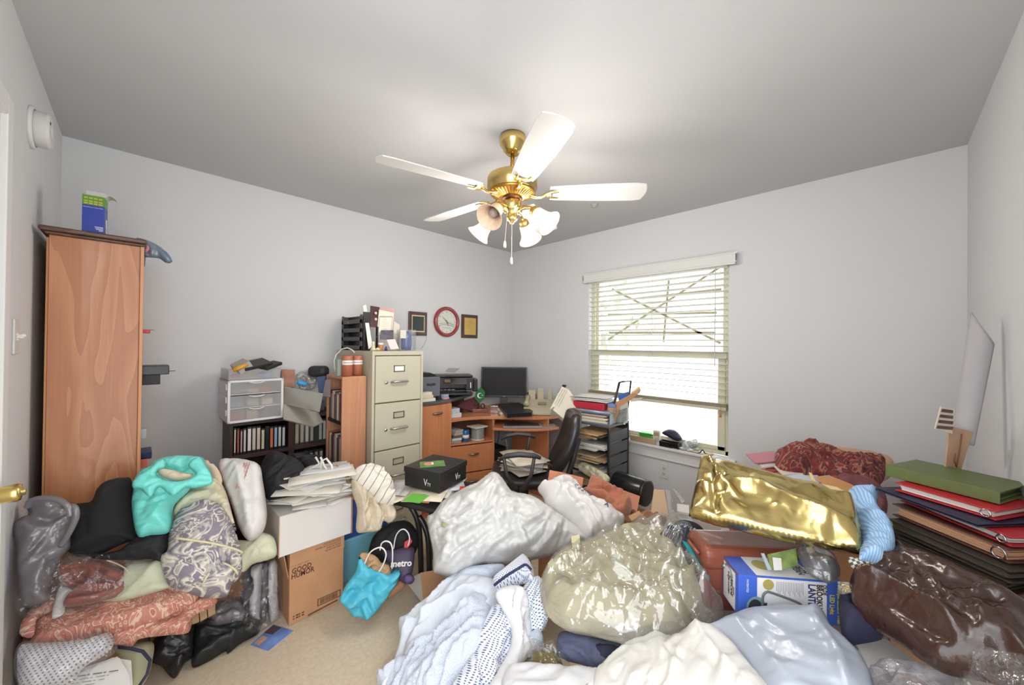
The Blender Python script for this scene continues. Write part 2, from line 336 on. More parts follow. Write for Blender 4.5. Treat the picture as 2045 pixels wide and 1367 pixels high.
for (a_, b_) in [((1222, 577), (1439, 685)), ((1441, 531), (1214, 678)), ((1336, 554), (1325, 683)), ((1214, 628), (1431, 624)), ((1224, 601), (1441, 577)), ((1216, 664), (1429, 664))]:
    p, q = at(*a_, X=x0+.028), at(*b_, X=x0+.028); d = (q-p).normalized()*1; n_ = d.cross(Vector((1, 0, 0)))*.009; e = Vector((.0008, 0, 0))
    m_ = MB(); m_.add([p-n_, q-n_, q+n_, p+n_, p-n_+e, q-n_+e, q+n_+e, p+n_+e], [(0, 3, 2, 1), (4, 5, 6, 7), (0, 1, 5, 4), (1, 2, 6, 5), (2, 3, 7, 6), (3, 0, 4, 7)]); m_.build('tape_strip', tape, win)
m_ = MB(); m_.box(XR-.045, XR+.06, WY0-.055, WY1+.055, WZ0-.022, WZ0); sill = st(m_.build('trim_2', trimw, bevel=.006))
m_ = MB(); m_.box(XR-.02, XR, WY0-.03, WY1+.03, WZ0-.05, WZ0-.022); m_.box(XR-.014, XR, WY0-.03, WY1+.03, WZ0-.1, WZ0-.05); m_.box(XR-.02, XR, WY0-.03, WY1+.03, WZ0-.108, WZ0-.096); m_.build('apron', trimw, sill, bevel=.004)
# blind
vblind = mat('blind_white', 'd8d8d4', .45); bl = E('window_blind', (XR+.02, 1.36, WZ1), 0, 'white two-inch slat blind raised a third above the sill, with wide valance', 'blind')
def loc(mb, o): mb.M = Matrix.Translation(-o.location)@mb.M; return mb
m_ = loc(MB(), bl); X1 = XR-.055; m_.box(X1, X1+.014, .715, 1.985, 1.972, 2.055); m_.box(X1-.004, X1+.014, .712, 1.988, 2.045, 2.058); m_.box(X1-.003, X1+.014, .713, 1.987, 1.985, 1.995)
m_.box(X1, XR, .715, .725, 1.972, 2.055); m_.box(X1, XR, 1.975, 1.985, 1.972, 2.055); m_.build('valance', vblind, bl, bevel=.003)
m_ = loc(MB(), bl); m_.box(XR-.02, XR+.03, WY0+.01, WY1-.01, 1.985, 2.028); m_.build('headrail', vblind, bl)
m_ = loc(MB(), bl)
for i in range(22):
    z = 1.975-i*.0445
    m_.box(XR-.01, XR+.04, WY0+.012, WY1-.012, z-.0022, z+.0022, R=(0, R_(9), 0))
m_.build('slats', vblind, bl, bevel=.001)
m_ = loc(MB(), bl)
for y in (.9, 1.36, 1.36-.028, 1.62, 1.8):
    m_.tube([(XR-.014, y, 2.0), (XR-.014, y, .98)], .0011, 5); m_.tube([(XR+.043, y, 2.0), (XR+.043, y, .98)], .0011, 5)
m_.tube([(XR-.02, 1.72, 2.0), (XR-.022, 1.72, 1.3)], .0012, 5); m_.tube([(XR-.02, .86, 2.0), (XR-.022, .86, 1.25)], .0035, 8); m_.build('ladder_cords', mat('cord_white', 'c9c9c4', .8), bl)
m_ = loc(MB(), bl); m_.box(XR-.014, XR+.042, WY0+.012, WY1-.012, .935, .958)
for i in range(4): m_.box(XR-.01, XR+.04, WY0+.012, WY1-.012, .962+i*.006, .9645+i*.006)
m_.build('bottom_rail', mat('rail_beige', 'c4bca4', .6), bl, bevel=.002)
m_ = loc(MB(), bl); m_.tube([(XR-.02, .82, .96), (XR-.022, .82, .915)], .001, 5); m_.lathe([(0, 0), (.008, .002), (.006, .025), (.003, .032), (0, .033)], 10, (XR-.022, .82, .885)); m_.build('tassel', mat('tassel_orange', 'c07b50', .6), bl, True)
# trees outside
lm = mat('foliage_pale', 'e2e7da', .9, var=.15, vs=5, emit=None)
def tree(x, y, z, r, sd, lab):
    o = E('tree', (x, y, -.4), 0, lab, 'tree', 'trees outside the window'); rs = np.random.RandomState(sd); b_ = MB()
    for i in range(420):
        th, ph = rs.rand()*6.28, math.acos(2*rs.rand()-1); rr = r*(.55+.45*rs.rand()); c = Vector((rr*math.sin(ph)*math.cos(th), rr*math.sin(ph)*math.sin(th), z+.4+rr*math.cos(ph)*.9)); q = Euler((rs.rand()*6, rs.rand()*6, 0)).to_matrix(); s = .1+.12*rs.rand()
        b_.add([c+q@Vector(p)*s for p in ((-1, -.6, 0), (1, -.6, .1), (1.1, .6, 0), (-.9, .6, -.1))], [(0, 1, 2, 3)])
    b_.build('foliage', lm, o); MB().tube([(0, 0, 0), (.05, 0, z*.5), (0, .05, z+.4)], [.12, .09, .05], 8).build('trunk', mat('bark', 'cbc8bd', .9), o, True)
tree(7.2, 4.3, 2.2, 1.25, 1, 'pale leafy tree seen through the left half of the window'); tree(9.5, 1.6, 1.7, 1.2, 2, 'pale leafy tree seen through the right half of the window')
st(MB().box(XR+.2, 14, -6, 12, -.5, -.4).build('trim_3', mat('yard_ground', 'c9c5b6', .95, var=.1)))
# outlet, switch, smoke detector, clock, plaques
plate = mat('switch_white', 'd6d6d3', .35); dark = mat('black_plastic', '1f1e1f', .35); dgrey = mat('charcoal_plastic', '3c3a3a', .45)
o = E('wall_outlet', (XR, 1.232, .395), 0, 'white two-socket wall outlet on the wall below the window', 'outlet'); MB().box(-.006, 0, -.036, .036, -.058, .058).build('cover_plate', plate, o, bevel=.003)
for z in (-.021, .021):
    m_ = MB(); m_.box(-.0075, -.004, -.016, .016, z-.014, z+.014); m_.build('socket', mat('socket_white', 'c9c9c6', .4), o, bevel=.003)
    m_ = MB(); m_.box(-.008, -.0072, -.007, -.005, z-.002, z+.006); m_.box(-.008, -.0072, .005, .007, z-.002, z+.006); m_.box(-.008, -.0072, -.002, .002, z-.01, z-.006); m_.build('slots', dark, o)
o = E('light_switch', (XL, 2.03, 1.4), 0, 'white toggle light switch on the left wall beside the door trim', 'switch'); MB().box(0, .006, -.036, .036, -.058, .058).build('cover_plate', plate, o, bevel=.003)
m_ = MB(); m_.box(.005, .009, -.006, .006, -.012, .012); m_.box(.006, .024, -.004, .004, -.001, .008, R=(0, R_(-14), 0)); m_.box(.006, .02, -.013, -.008, -.004, .001, R=(0, R_(10), 0)); m_.box(.006, .02, .007, .011, -.004, .001, R=(0, R_(10), 0)); m_.build('toggle', mat('toggle_cream', 'e4e1da', .4), o, bevel=.001)
o = E('smoke_detector', (XL, 2.215, 2.17), 0, 'round white smoke detector high on the left wall', 'smoke detector')
rm = Matrix.Rotation(R_(90), 4, 'Y'); m_ = MB(); m_.lathe([(0, 0), (.076, 0), (.076, .008), (.07, .012), (.066, .012)], 40, M=rm); m_.build('base_plate', plate, o, True)
m_ = MB(); m_.lathe([(.064, .01), (.064, .042), (.058, .05), (.03, .052), (.03, .05), (.022, .05), (.02, .053), (0, .053)], 40, M=rm); m_.build('cover', mat('detector_white', 'cfcdc9', .5), o, True, bevel=.001)
MB().box(.049, .0525, -.05, -.044, .01, .02).build('test_light', dgrey, o)
o = E('wall_clock', (2.092, YF, 1.607), 0, 'round wall clock with a red rim, reading ten to five', 'clock'); rx = Matrix.Rotation(R_(90), 4, 'X'); red = mat('clock_red', '96383a', .25, coat=.5)
m_ = MB(); m_.lathe([(.112, .001), (.145, .001), (.147, .012), (.142, .026), (.13, .034), (.117, .032), (.111, .02), (.112, .001)], 56, M=rx); m_.build('rim', red, o, True)
face = mat('clock_face', 'd6d9cd', .6); t = NT(face); m_ = MB(); m_.lathe([(0, .01), (.113, .01)], 56, M=rx); m_.lathe([(0, .004), (.113, .004)], 56, M=rx); m_.build('dial', face, o)
ink = mat('ink_grey', '5e6062', .6); inkl = mat('ink_light', '9da3a3', .6)
for i, s in enumerate(['12', '1', '2', '3', '4', '5', '6', '7', '8', '9', '10', '11']):
    a_ = R_(90-30*i); txt(s, .019, ink, o, Matrix.Translation((.094*math.cos(a_), -.0105, .094*math.sin(a_)))@rx, 'numeral')
def hand(a_, L, w_, nm, off):
    d = Vector((math.sin(R_(a_)), 0, math.cos(R_(a_)))); n_ = Vector((d.z, 0, -d.x))*w_; m_ = MB(); y = Vector((0, -off, 0)); P = [y-d*.018-n_, y+d*L-n_*.3, y+d*L+n_*.3, y-d*.018+n_]
    m_.add(P+[p+Vector((0, .0012, 0)) for p in P], [(0, 1, 2, 3), (7, 6, 5, 4), (0, 4, 5, 1), (1, 5, 6, 2), (2, 6, 7, 3), (3, 7, 4, 0)]); m_.build(nm, ink, o)
hand(-48, .07, .003, 'minute_hand', .016); hand(155, .045, .004, 'hour_hand', .014); hand(100, .08, .001, 'second_hand', .0175)
m_ = MB(); m_.tube([(-.085, -.0112, -.022), (-.02, -.0112, -.014), (.04, -.0112, -.016), (.09, -.0112, -.03)], .0016, 5); m_.tube([(-.09, -.0112, -.04), (-.03, -.0112, -.026), (.03, -.0112, -.03), (.08, -.0112, -.042)], .0014, 5)
m_.tube([(-.05, -.0112, -.058), (.05, -.0112, -.06)], .0012, 5); m_.build('dial_drawing', ink, o); txt('PHARMACY', .012, inkl, o, Matrix.Translation((0, -.011, .06))@rx) if False else None

wd = mat('plaque_walnut', '4a2d26', .35, var=.25, vs=20, coat=.2)
def plaque(px0, px1, lab, innm, bw, gold):
    a_, b_ = at(*px0, Y=YF), at(*px1, Y=YF); W_, H_ = b_.x-a_.x, a_.z-b_.z; o = E('wall_plaque', (a_.x+W_/2, YF, b_.z+H_/2), 0, lab, 'plaque')
    m_ = MB(); m_.box(-W_/2, W_/2, -.016, 0, -H_/2, H_/2); m_.build('backing_board', wd, o, bevel=.004)
    if gold: m_ = MB(); g_ = bw-.008; m_.box(-W_/2+g_, W_/2-g_, -.0175, -.015, -H_/2+g_*1.1, H_/2-g_*1.1); m_.build('inner_border', mat('border_gold', 'd8c08c', .35, .4), o)
    m_ = MB(); m_.box(-W_/2+bw, W_/2-bw, -.019, -.017, -H_/2+bw*1.15, H_/2-bw*1.15); m_.build('plate', innm, o); return o, W_, H_
o, W_, H_ = plaque((815, 621), (851, 670), 'walnut plaque with a dark green plate and gold border, left of the clock', mat('plate_dark', '2f3a3c', .25, .3), .036, True)
gp = mat('plate_gold', 'c9a85c', .4, .35, var=.12, vs=8); o, W_, H_ = plaque((921, 627), (952, 675), 'walnut plaque with a gold engraved plate, right of the clock', gp, .028, False)
m_ = MB()
for i, w_ in enumerate([.04, .06, .03, .07, .07, .05, .035]): m_.box(-w_/2, w_/2, -.0196, -.019, .055-i*.017, .0575-i*.017)
m_.build('engraved_lines', mat('engraving', '8b7a52', .6), o)
m_ = MB(); p = at(851, 668, Y=YF); m_.tube([(p.x, YF-.004, p.z+.02), (p.x+.004, YF-.006, p.z-.04), (p.x-.03, YF-.006, p.z-.1), (p.x-.05, YF-.006, 1.35)], .0022, 6); one(m_, 'cable', mat('cable_grey', 'b9b7b3', .6), 'thin pale grey cable hanging down the wall behind the filing cabinet', 'cable', smooth=True)
# ---------------- ceiling fan ----------------
FX, FY = 1.315, 1.318; fan = E('ceiling_fan', (FX, FY, H), 0, 'brass ceiling fan with five white blades and four bell-shaped glass lamps', 'ceiling fan')
MB().lathe([(0, 0), (.064, 0), (.068, -.02), (.064, -.045), (.05, -.062), (.047, -.075), (.032, -.09), (0, -.09)][::-1], 40).build('canopy', brass, fan, True)
MB().cyl((0, 0, 0), .011, -.2, -.08, 16).build('downrod', mat('brass_warm', 'c79a52', .3, 1.), fan, True)
MB().lathe([(0, -.19), (.05, -.19), (.1, -.198), (.122, -.21), (.126, -.222), (.126, -.262), (.118, -.275), (.118, -.282), (.0, -.282)][::-1], 56).build('motor_housing', brass, fan, True, bevel=.002)
m_ = MB(); m_.lathe([(.118, -.28), (.112, -.292), (.06, -.312), (.0, -.312)][::-1], 56); m_.build('lower_housing', mat('brass_deep', 'b98a45', .3, 1.), fan, True)
m_ = MB()
for i in range(40):
    a_ = i/40*2*math.pi; m_.box(.07, .108, -.0022, .0022, -.309, -.293, R=None) if False else m_.tube([(.066*math.cos(a_), .066*math.sin(a_), -.3115), (.107*math.cos(a_), .107*math.sin(a_), -.295)], .0025, 4)
m_.build('vent_fins', brassd, fan)
MB().lathe([(0, -.3), (.052, -.3), (.052, -.318), (.04, -.326), (0, -.326)][::-1], 36).build('switch_neck', mat('bronze_dark', '5b3b24', .4, .8), fan, True)
MB().lathe([(0, -.322), (.042, -.322), (.047, -.335), (.047, -.362), (.04, -.378), (.026, -.385), (.026, -.405), (.031, -.41), (.026, -.425), (.012, -.432), (.01, -.44), (0, -.445)][::-1], 40).build('light_kit_body', brass, fan, True)
bw = mat('blade_white', 'd2d0cd', .35)
for i in range(5):
    ar = R_(23+72*i); B_ = Matrix.Rotation(ar, 4, 'Z')@Matrix.Translation((0, 0, -.287))
    arm = MB(); arm.M = B_; arm.tube([(.075, 0, -.008), (.12, 0, -.022), (.15, 0, -.022), (.17, 0, -.01)], [.011, .009, .008, .011], 8)
    arm.prism([(.16, -.012), (.185, -.04), (.225, -.043), (.235, -.03), (.205, -.022), (.2, 0), (.205, .022), (.235, .03), (.225, .043), (.185, .04), (.16, .012)], -.016, -.009); ao = arm.build('blade_arm', brass, fan, True, bevel=.002)
    bl_ = MB(); bl_.M = B_@Matrix.Translation((0, 0, -.004))@Matrix.Rotation(R_(-12), 4, 'X')
    out = [(.19, -.052), (.25, -.058), (.45, -.068), (.6, -.07), (.645, -.062), (.655, -.035), (.66, 0), (.655, .035), (.645, .062), (.6, .07), (.45, .068), (.25, .058), (.19, .052), (.18, 0)]
    bl_.prism(out, -.003, .003); bl_.build('blade', bw, fan, bevel=.002)
shade_lit = bpy.data.materials.new('shade_lit'); shade_lit.use_nodes = True; t = NT(shade_lit); t.b.inputs['Base Color'].default_value = hx('f3ddc2'); t.b.inputs['Roughness'].default_value = .35
t.b.inputs['Transmission Weight'].default_value = .0; tl = t.add('ShaderNodeBsdfTranslucent'); tl.inputs[0].default_value = hx('fff0e0'); mx = t.add('ShaderNodeMixShader'); mx.inputs[0].default_value = .55; t.link(t.b.outputs[0], mx.inputs[1]); t.link(tl.outputs[0], mx.inputs[2]); t.link(mx.outputs[0], t.n['Material Output'].inputs[0])
shade_off = mat('shade_off', 'e7c9ad', .4, var=.1, vs=60)
bulbm = mat('bulb_lit', 'ffffff', .5, emit='fff4e6', es=10); bulboff = mat('bulb_off', '9a9087', .2)
for i, ad in enumerate((195, 285, 15, 105)):
    lit = i > 0; A = Matrix.Rotation(R_(ad), 4, 'Z')
    m_ = MB(); m_.M = A; m_.tube([(.035, 0, -.375), (.07, 0, -.368), (.1, 0, -.372), (.118, 0, -.388), (.124, 0, -.4)], [.007, .006, .006, .007, .007], 8); m_.build('lamp_arm', brass, fan, True)
    tilt = Matrix.Translation((.118, 0, -.392))@Matrix.Rotation(R_(180-48), 4, 'Y'); T_ = A@tilt
    m_ = MB(); m_.M = T_; m_.lathe([(0, -.006), (.02, -.004), (.026, .004), (.026, .026), (.022, .03), (0, .03)], 24); m_.build('lamp_socket', brassd if lit else brass, fan, True)
    prof = [(.026, .022), (.031, .03), (.033, .05), (.037, .075), (.046, .098), (.058, .113), (.064, .12)]
    m_ = MB(); m_.M = T_; m_.lathe(prof+[(r-.0025, z) for r, z in prof[::-1]], 40); m_.f = m_.f[:40*(2*len(prof)-1)]; m_.mi = m_.mi[:len(m_.f)]; so = m_.build('lamp_shade', shade_lit if lit else shade_off, fan, True)
    m_ = MB(); m_.M = T_; m_.lathe([(0, .028), (.012, .03), (.014, .04), (.02, .058), (.022, .07), (.018, .084), (.009, .092), (0, .094)], 20); m_.build('bulb', bulbm if lit else bulboff, fan, True)
    if lit:
        l = bpy.data.lights.new('fan_bulb_light', 'POINT'); l.energy = 12; l.color = (1, .93, .86); l.shadow_soft_size = .1; lo = bpy.data.objects.new('fan_bulb_light', l); C.objects.link(lo); lo.location = (Matrix.Translation((FX, FY, H))@T_@Matrix.Translation((0, 0, .13))).translation
wf = mat('chain_fob', 'cfbcae', .5)
for (dx, dy, z1) in ((.035*math.cos(R_(150)), .035*math.sin(R_(150)), -.53), (-.012, -.012, -.615)):
    m_ = MB(); m_.tube([(dx*.7, dy*.7, -.39), (dx, dy, z1)], .0013, 5); m_.build('pull_chain', mat('chain_pale', 'c9b9a6', .5), fan); m_ = MB(); m_.lathe([(0, -.036), (.006, -.033), (.0075, -.024), (.0055, -.006), (.002, .002), (0, .004)], 12, (dx, dy, z1)); m_.build('chain_fob', wf, fan, True)
m_ = MB(); p = at(1187, 408, Z=H); m_.lathe([(0, -.025), (.02, -.02), (.026, -.006), (.03, 0), (0, 0)], 16, (0, 0, 0)); one(m_, 'ceiling_hook', mat('hook_grey', 'a9a49b', .6), 'small grey sprinkler-like knob on the ceiling beyond the fan', 'ceiling fitting', loc=p, smooth=True)
# ---------------- oak bookcase, left ----------------
oak = wood('oak_side', 'c0865e', 'ad6f49', (5.5, 5.5, .75), 7., 1.5, .42); oakl = wood('oak_edge', 'cf9668', 'bf8455', (14, 14, .5), 3.); walnut = wood('walnut_top', '6a4a38', '523628', (3, 3, 9), 4.); dkw = mat('dark_bookcase', '3f2a25', .5, var=.15, vs=20)
bx = E('bookcase', (-.123, 2.6, 0), 0, 'tall oak bookcase with a dark moulded top, its plain side to the room', 'bookcase')
def L(o, x0, x1, y0, y1, z0, z1, nm, mt, bevel=.002, mb=None):
    m_ = MB(); q = o.location; m_.box(x0-q.x, x1-q.x, y0-q.y, y1-q.y, z0-q.z, z1-q.z); return m_.build(nm, mt, o, bevel=bevel)
L(bx, -.25, .0, 2.285, 2.303, 0, 1.8, 'side_panel', oak); L(bx, -.25, .0, 2.937, 2.955, 0, 1.8, 'side_panel', oak); L(bx, -.0, .012, 2.28, 2.325, 0, 1.8, 'face_frame', oakl); L(bx, 0, .012, 2.915, 2.96, 0, 1.8, 'face_frame', oakl)
L(bx, -.257, -.25, 2.29, 2.95, .02, 1.79, 'back_panel', oakl)
for z in (.08, .45, .8, 1.13, 1.46, 1.775): L(bx, -.25, .0, 2.303, 2.937, z-.018, z, 'shelf', oakl)
m_ = MB(); q = bx.location; m_.box(-.275-q.x, .02-q.x, 2.262-q.y, 2.968-q.y, 1.812, 1.83); m_.box(-.262-q.x, .014-q.x, 2.272-q.y, 2.965-q.y, 1.8, 1.813); m_.build('cornice', walnut, bx, bevel=.006)
blu = mat('box_blue', '2a3f9e', .4); grn = mat('box_green', '5b8f35', .4); wht = mat('card_white', 'e6e4e0', .6); inkw = mat('ink_white', 'e8e8f0', .5); inky = mat('ink_yellow', 'b9b13c', .5)
b0 = E('medicine_box', (-.135, 2.33, 1.83), R_(-5), 'small blue and green cardboard box standing open on top of the oak bookcase', 'box')
MB().box(-.031, .031, -.035, .035, 0, .115).build('carton', blu, b0, bevel=.001); MB().box(-.0312, .0312, -.0352, .0352, .115, .155).build('green_band', grn, b0, bevel=.001)
MB().box(-.031, .026, .033, .035, .155, .19).build('open_flap', mat('flap_inside', 'ded8d0', .8), b0); m_ = MB(); m_.grid(lambda u, v: (.031+.03*v, -.03+.06*u, .155+.012*math.sin(v*3)), 4, 6); m_.build('side_flap', mat('flap_inside', 'ded8d0', .8), b0, solid=.001)
Fy = fr((0, -.0354, 0), (1, 0, 0), (0, 0, 1)); txt('Blood Glucose Testing System', .0045, inkw, b0, Fy@Matrix.Translation((0, .106, 0)))
m_ = MB()
for i, w_ in enumerate([.012, .02, .022, .024]): m_.box(.028-w_, .028, -.0358, -.0354, .012+.005*i*1, .014+.005*i)
m_.build('small_print', inkw, b0); m_ = MB()
for i, z in enumerate((.143, .13, .121)):
    for j in range(4): m_.box(-.026+j*.0135, -.0155+j*.0135, -.0358, -.0354, z-.003, z+.003)
m_.build('band_print', inky, b0)
m_ = MB()
for z in (.06, .04, .02): m_.tube([(.0322, .005*math.cos(a)+.0, z+.009*math.sin(a)) for a in np.linspace(0, 6.28, 14)[:-1]], .0018, 4, closed=True)
m_.build('ring_marks', mat('ink_cream', 'd9d4c4', .5), b0)
thin = bpy.data.materials.new('film_clear'); thin.use_nodes = True
def film(name, tint, fac=.12, rough=.12, diff=0., bump=.35, bs=14, dcol='ffffff', pat=None):
    if name in MATS: return MATS[name]
    m = bpy.data.materials.new(name); m.use_nodes = True; t = NT(m); t.n.remove(t.b); tr = t.add('ShaderNodeBsdfTransparent'); tr.inputs[0].default_value = hx(tint); gl = t.add('ShaderNodeBsdfGlossy'); gl.inputs['Roughness'].default_value = rough
    tc = t.add('ShaderNodeTexCoord'); v = t.add('ShaderNodeTexNoise'); v.inputs['Scale'].default_value = bs; v.inputs['Detail'].default_value = 3; v.inputs['Distortion'].default_value = 1.2; t.link(tc.outputs['Object'], v.inputs['Vector'])
    vo = t.add('ShaderNodeTexVoronoi'); vo.feature = 'F2'; vo.inputs['Scale'].default_value = bs*1.1; t.link(v.outputs['Color'], vo.inputs['Vector']) if False else t.link(tc.outputs['Object'], vo.inputs['Vector'])
    ad = t.add('ShaderNodeMath', operation='ADD'); t.link(v.outputs['Fac'], ad.inputs[0]); t.link(vo.outputs['Distance'], ad.inputs[1]); bp = t.add('ShaderNodeBump'); bp.inputs['Strength'].default_value = bump; bp.inputs['Distance'].default_value = .03; t.link(ad.outputs[0], bp.inputs['Height']); t.link(bp.outputs[0], gl.inputs['Normal'])
    df = t.add('ShaderNodeBsdfDiffuse'); df.inputs[0].default_value = hx(dcol); tl = t.add('ShaderNodeBsdfTranslucent'); tl.inputs[0].default_value = hx(dcol); md = t.add('ShaderNodeMixShader'); md.inputs[0].default_value = .4; t.link(df.outputs[0], md.inputs[1]); t.link(tl.outputs[0], md.inputs[2])
    m1 = t.add('ShaderNodeMixShader'); m1.inputs[0].default_value = diff; t.link(tr.outputs[0], m1.inputs[1]); t.link(md.outputs[0], m1.inputs[2])
    lw = t.add('ShaderNodeLayerWeight'); lw.inputs[0].default_value = .5; t.link(bp.outputs[0], lw.inputs['Normal']); mm = t.add('ShaderNodeMath', operation='MULTIPLY_ADD'); mm.inputs[1].default_value = fac*2.; mm.inputs[2].default_value = fac; mm.use_clamp = True; t.link(lw.outputs['Fresnel'], mm.inputs[0])
    m2 = t.add('ShaderNodeMixShader'); t.link(mm.outputs[0], m2.inputs[0]); t.link(m1.outputs[0], m2.inputs[1]); t.link(gl.outputs[0], m2.inputs[2]); t.link(m2.outputs[0], t.n['Material Output'].inputs[0]); MATS[name] = m; return m
bagblue = film('bag_bluegrey', 'dfe9f0', .1, .3, .62, .2, 10, '9fb3c4')
hb = soft('plastic_bag', [(272, 476), (300, 482), (322, 494), (336, 508), (344, 520), (340, 525), (330, 524), (318, 516), (300, 514), (287, 512), (276, 496)], ((272, 480, 'Y', 2.45), (342, 522, 'Y', 2.4), (290, 512, 'Y', 2.42)), bagblue, 'blue-grey plastic bag drooping over the top corner of the oak bookcase', 'bag', bulge=.02, thick=.012, edge=.03, res=.006, folds=[(.006, -35, .03, 3, )], seed=4)
soft('pink_contents', [(282, 488), (300, 490), (309, 497), (298, 508), (287, 506)], ((272, 480, 'Y', 2.447), (342, 522, 'Y', 2.397), (290, 512, 'Y', 2.417)), mat('pink_plastic', 'd98ba0', .5), bulge=.024, thick=.006, edge=.02, res=.006, parent=hb)
m_ = MB(); a_ = [at(x, y, Y=2.4) for x, y in [(322, 500), (331, 503), (339, 513), (343, 522), (335, 523), (326, 516), (320, 508)]]; m_.tube([p-hb.location for p in a_], .004, 6, closed=True); m_.build('bag_handle', mat('handle_blue', '4f7fae', .4), hb, True)
def hang(name, px, Y, th, mt, lab, cat): 
    a_, b_ = at(px[0], px[1], Y=Y), at(px[2], px[3], Y=Y); return ub(name, (a_.x, Y, b_.z), (b_.x, Y+th, a_.z), mt, lab, cat)
o = hang('radio', (262, 731, 338, 747), 2.36, .12, dark, 'black device sticking out of the middle shelf of the oak bookcase', 'device'); m_ = MB(); h_ = o.dimensions.x/2 if False else .0; p = at(350, 740, Y=2.42); m_.tube([Vector((.03, .02, .008)), p-o.location], .0016, 5); m_.build('antenna', dgrey, o)
hang('black_box', (262, 748, 320, 767), 2.37, .1, mat('matt_black', '262427', .6), 'matt black box under the black device on the oak bookcase', 'box')
o = hang('power_adapter', (272, 657, 300, 665), 2.38, .03, mat('red_plastic', 'b7312e', .4), 'red plug adapter poking out of the upper shelf of the oak bookcase', 'adapter'); m_ = MB(); p = at(306, 658, Y=2.39)-o.location; m_.tube([(0, .01, .01), p, p+Vector((.003, 0, -.006))], .001, 5); m_.build('wire', dgrey, o)
for (b_, mt, lab) in [((265, 905, 303, 915), mat('navy_box', '252e5c', .4), 'navy box on the lower shelf of the oak bookcase, upper of the two boxes'), ((265, 916, 295, 932), mat('coral_box', 'cf6a5c', .5), 'coral red box on the lower shelf of the oak bookcase, under the navy box')]: hang('small_box', b_, 2.36, .1, mt, lab, 'box', )
o = hang('bottle', (268, 858, 292, 876), 2.4, .03, mat('bottle_grey', 'b9bcc0', .4), 'pale grey bottle edge on the bookcase shelf above the boxes', 'bottle')
# ---------------- video bookcase ----------------
vx = E('video_bookcase', (.72, 2.86, 0), 0, 'low dark brown bookcase full of video tapes behind the bags', 'bookcase')
VX0, VX1, VY = .382, 1.055, 2.715
L(vx, VX0, VX0+.018, VY, 2.965, 0, .915, 'side_panel', dkw); L(vx, VX1-.018, VX1, VY, 2.965, 0, .915, 'side_panel', dkw); L(vx, .69, .725, VY+.003, 2.95, 0, .89, 'divider', dkw); L(vx, VX0, VX1, 2.955, 2.965, 0, .9, 'back_panel', dkw)
for z in (.915, .715, .51, .3, .09): L(vx, VX0+.018, VX1-.018, VY+.002, 2.955, z-.025, z, 'shelf', dkw)
tb = mat('tape_black', '1c1a1b', .4); clearcase = film('clear_case', 'f2f4f4', .1, .1, .04, .02, 5)
def tape(x, z0, w_, h_, col, lab, grp, case=False, lean=0, y=VY+.012):
    o = E('video_tape', (x, y, z0), 0, lab, 'video tape', grp); MB().box(-w_/2, w_/2, 0, .1, 0, h_).build('cassette', tb, o, bevel=.001)
    if col: m_ = MB(); m_.box(-w_/2+.003, w_/2-.003, -.0012, 0, h_*.1, h_*.93); m_.build('spine_label', mat('spine_'+col, col, .6), o)
    if case:
        m_ = MB(); m_.box(-w_/2-.003, w_/2+.003, -.004, .1, -.0, h_+.006); m_.build('clear_case', clearcase, o)
    o.rotation_euler = (0, lean, 0); return o
names = {'d9d2c3': 'cream', 'b0552e': 'rust', 'c69aa8': 'pink', 'c9ccd2': 'pale grey', 'e0dfdc': 'white', 'c8c4b6': 'stone', 'd7bfb0': 'salmon', 'cfc6ae': 'tan', 'e0764a': 'orange', '9cc1d8': 'sky blue', 'd0d6d2': 'mint grey', 'd3d3d8': 'lilac grey', 'd8cba4': 'straw', None: 'black'}
xs = [(.411, .012, .165, 'd9d2c3'), (.4265, .014, .16, 'b0552e'), (.4425, .013, .15, 'c69aa8'), (.459, .016, .155, 'c9ccd2'), (.482, .022, .16, 'e0dfdc'), (.5055, .022, .158, 'c8c4b6'), (.529, .022, .158, 'd7bfb0'), (.552, .02, .14, 'cfc6ae'), (.575, .022, .15, None), (.5985, .02, .145, 'e0764a'), (.621, .02, .145, '9cc1d8'), (.643, .019, .145, 'd0d6d2'), (.665, .019, .14, 'd3d3d8')]
for x, w_, h_, c in xs: tape(x, .7151, w_, h_, c, '%s spined video tape in the upper left row of the dark bookcase' % names[c], 'tapes in the upper left row')
for i, (x, c, d_) in enumerate([(.742, 'd8cba4', 'first'), (.772, 'cfc6ae', 'second'), (.802, 'e0dfdc', 'third'), (.832, 'd9d2c3', 'fourth'), (.86, None, ''), (.886, 'd0d6d2', ''), (.912, 'e0dfdc', 'last')]):
    tape(x, .7151, .023, .15, c, '%s spined video tape in a clear case, upper right row, %s' % (names[c], ['leftmost', 'second', 'third', 'middle', 'fifth', 'sixth', 'by the tower'][i]), 'cased tapes in the upper right row', True)
for i in range(5):
    o = tape(.7, 0, .024, .16, [None, 'e0dfdc', None, None, 'd9d2c3'][i], 'cased tape lying flat in the second bookcase row, %s' % ['bottom left', 'bottom right', 'top left', 'second from the top on the right', 'topmost on the right'][i], 'flat tapes in the second row', True)
    o.rotation_euler = (0, R_(90), 0); o.location = (.41+.2*(i % 2)*.72, VY+.012, .5285+.0305*(i//2)+(.004 if False else 0)) if i < 4 else (.41+.144, VY+.012, .5285+.061)
for i in range(6): tape(.742+.03*i, .5102, .023, .15, ['c69aa8', 'd9d2c3', None, '9cc1d8', 'd8cba4', 'e0dfdc'][i], '%s spined video tape in the second row, right column, of the dark bookcase' % ['pink', 'cream', 'black', 'sky blue', 'straw', 'white'][i], 'tapes in the second row on the right', True)
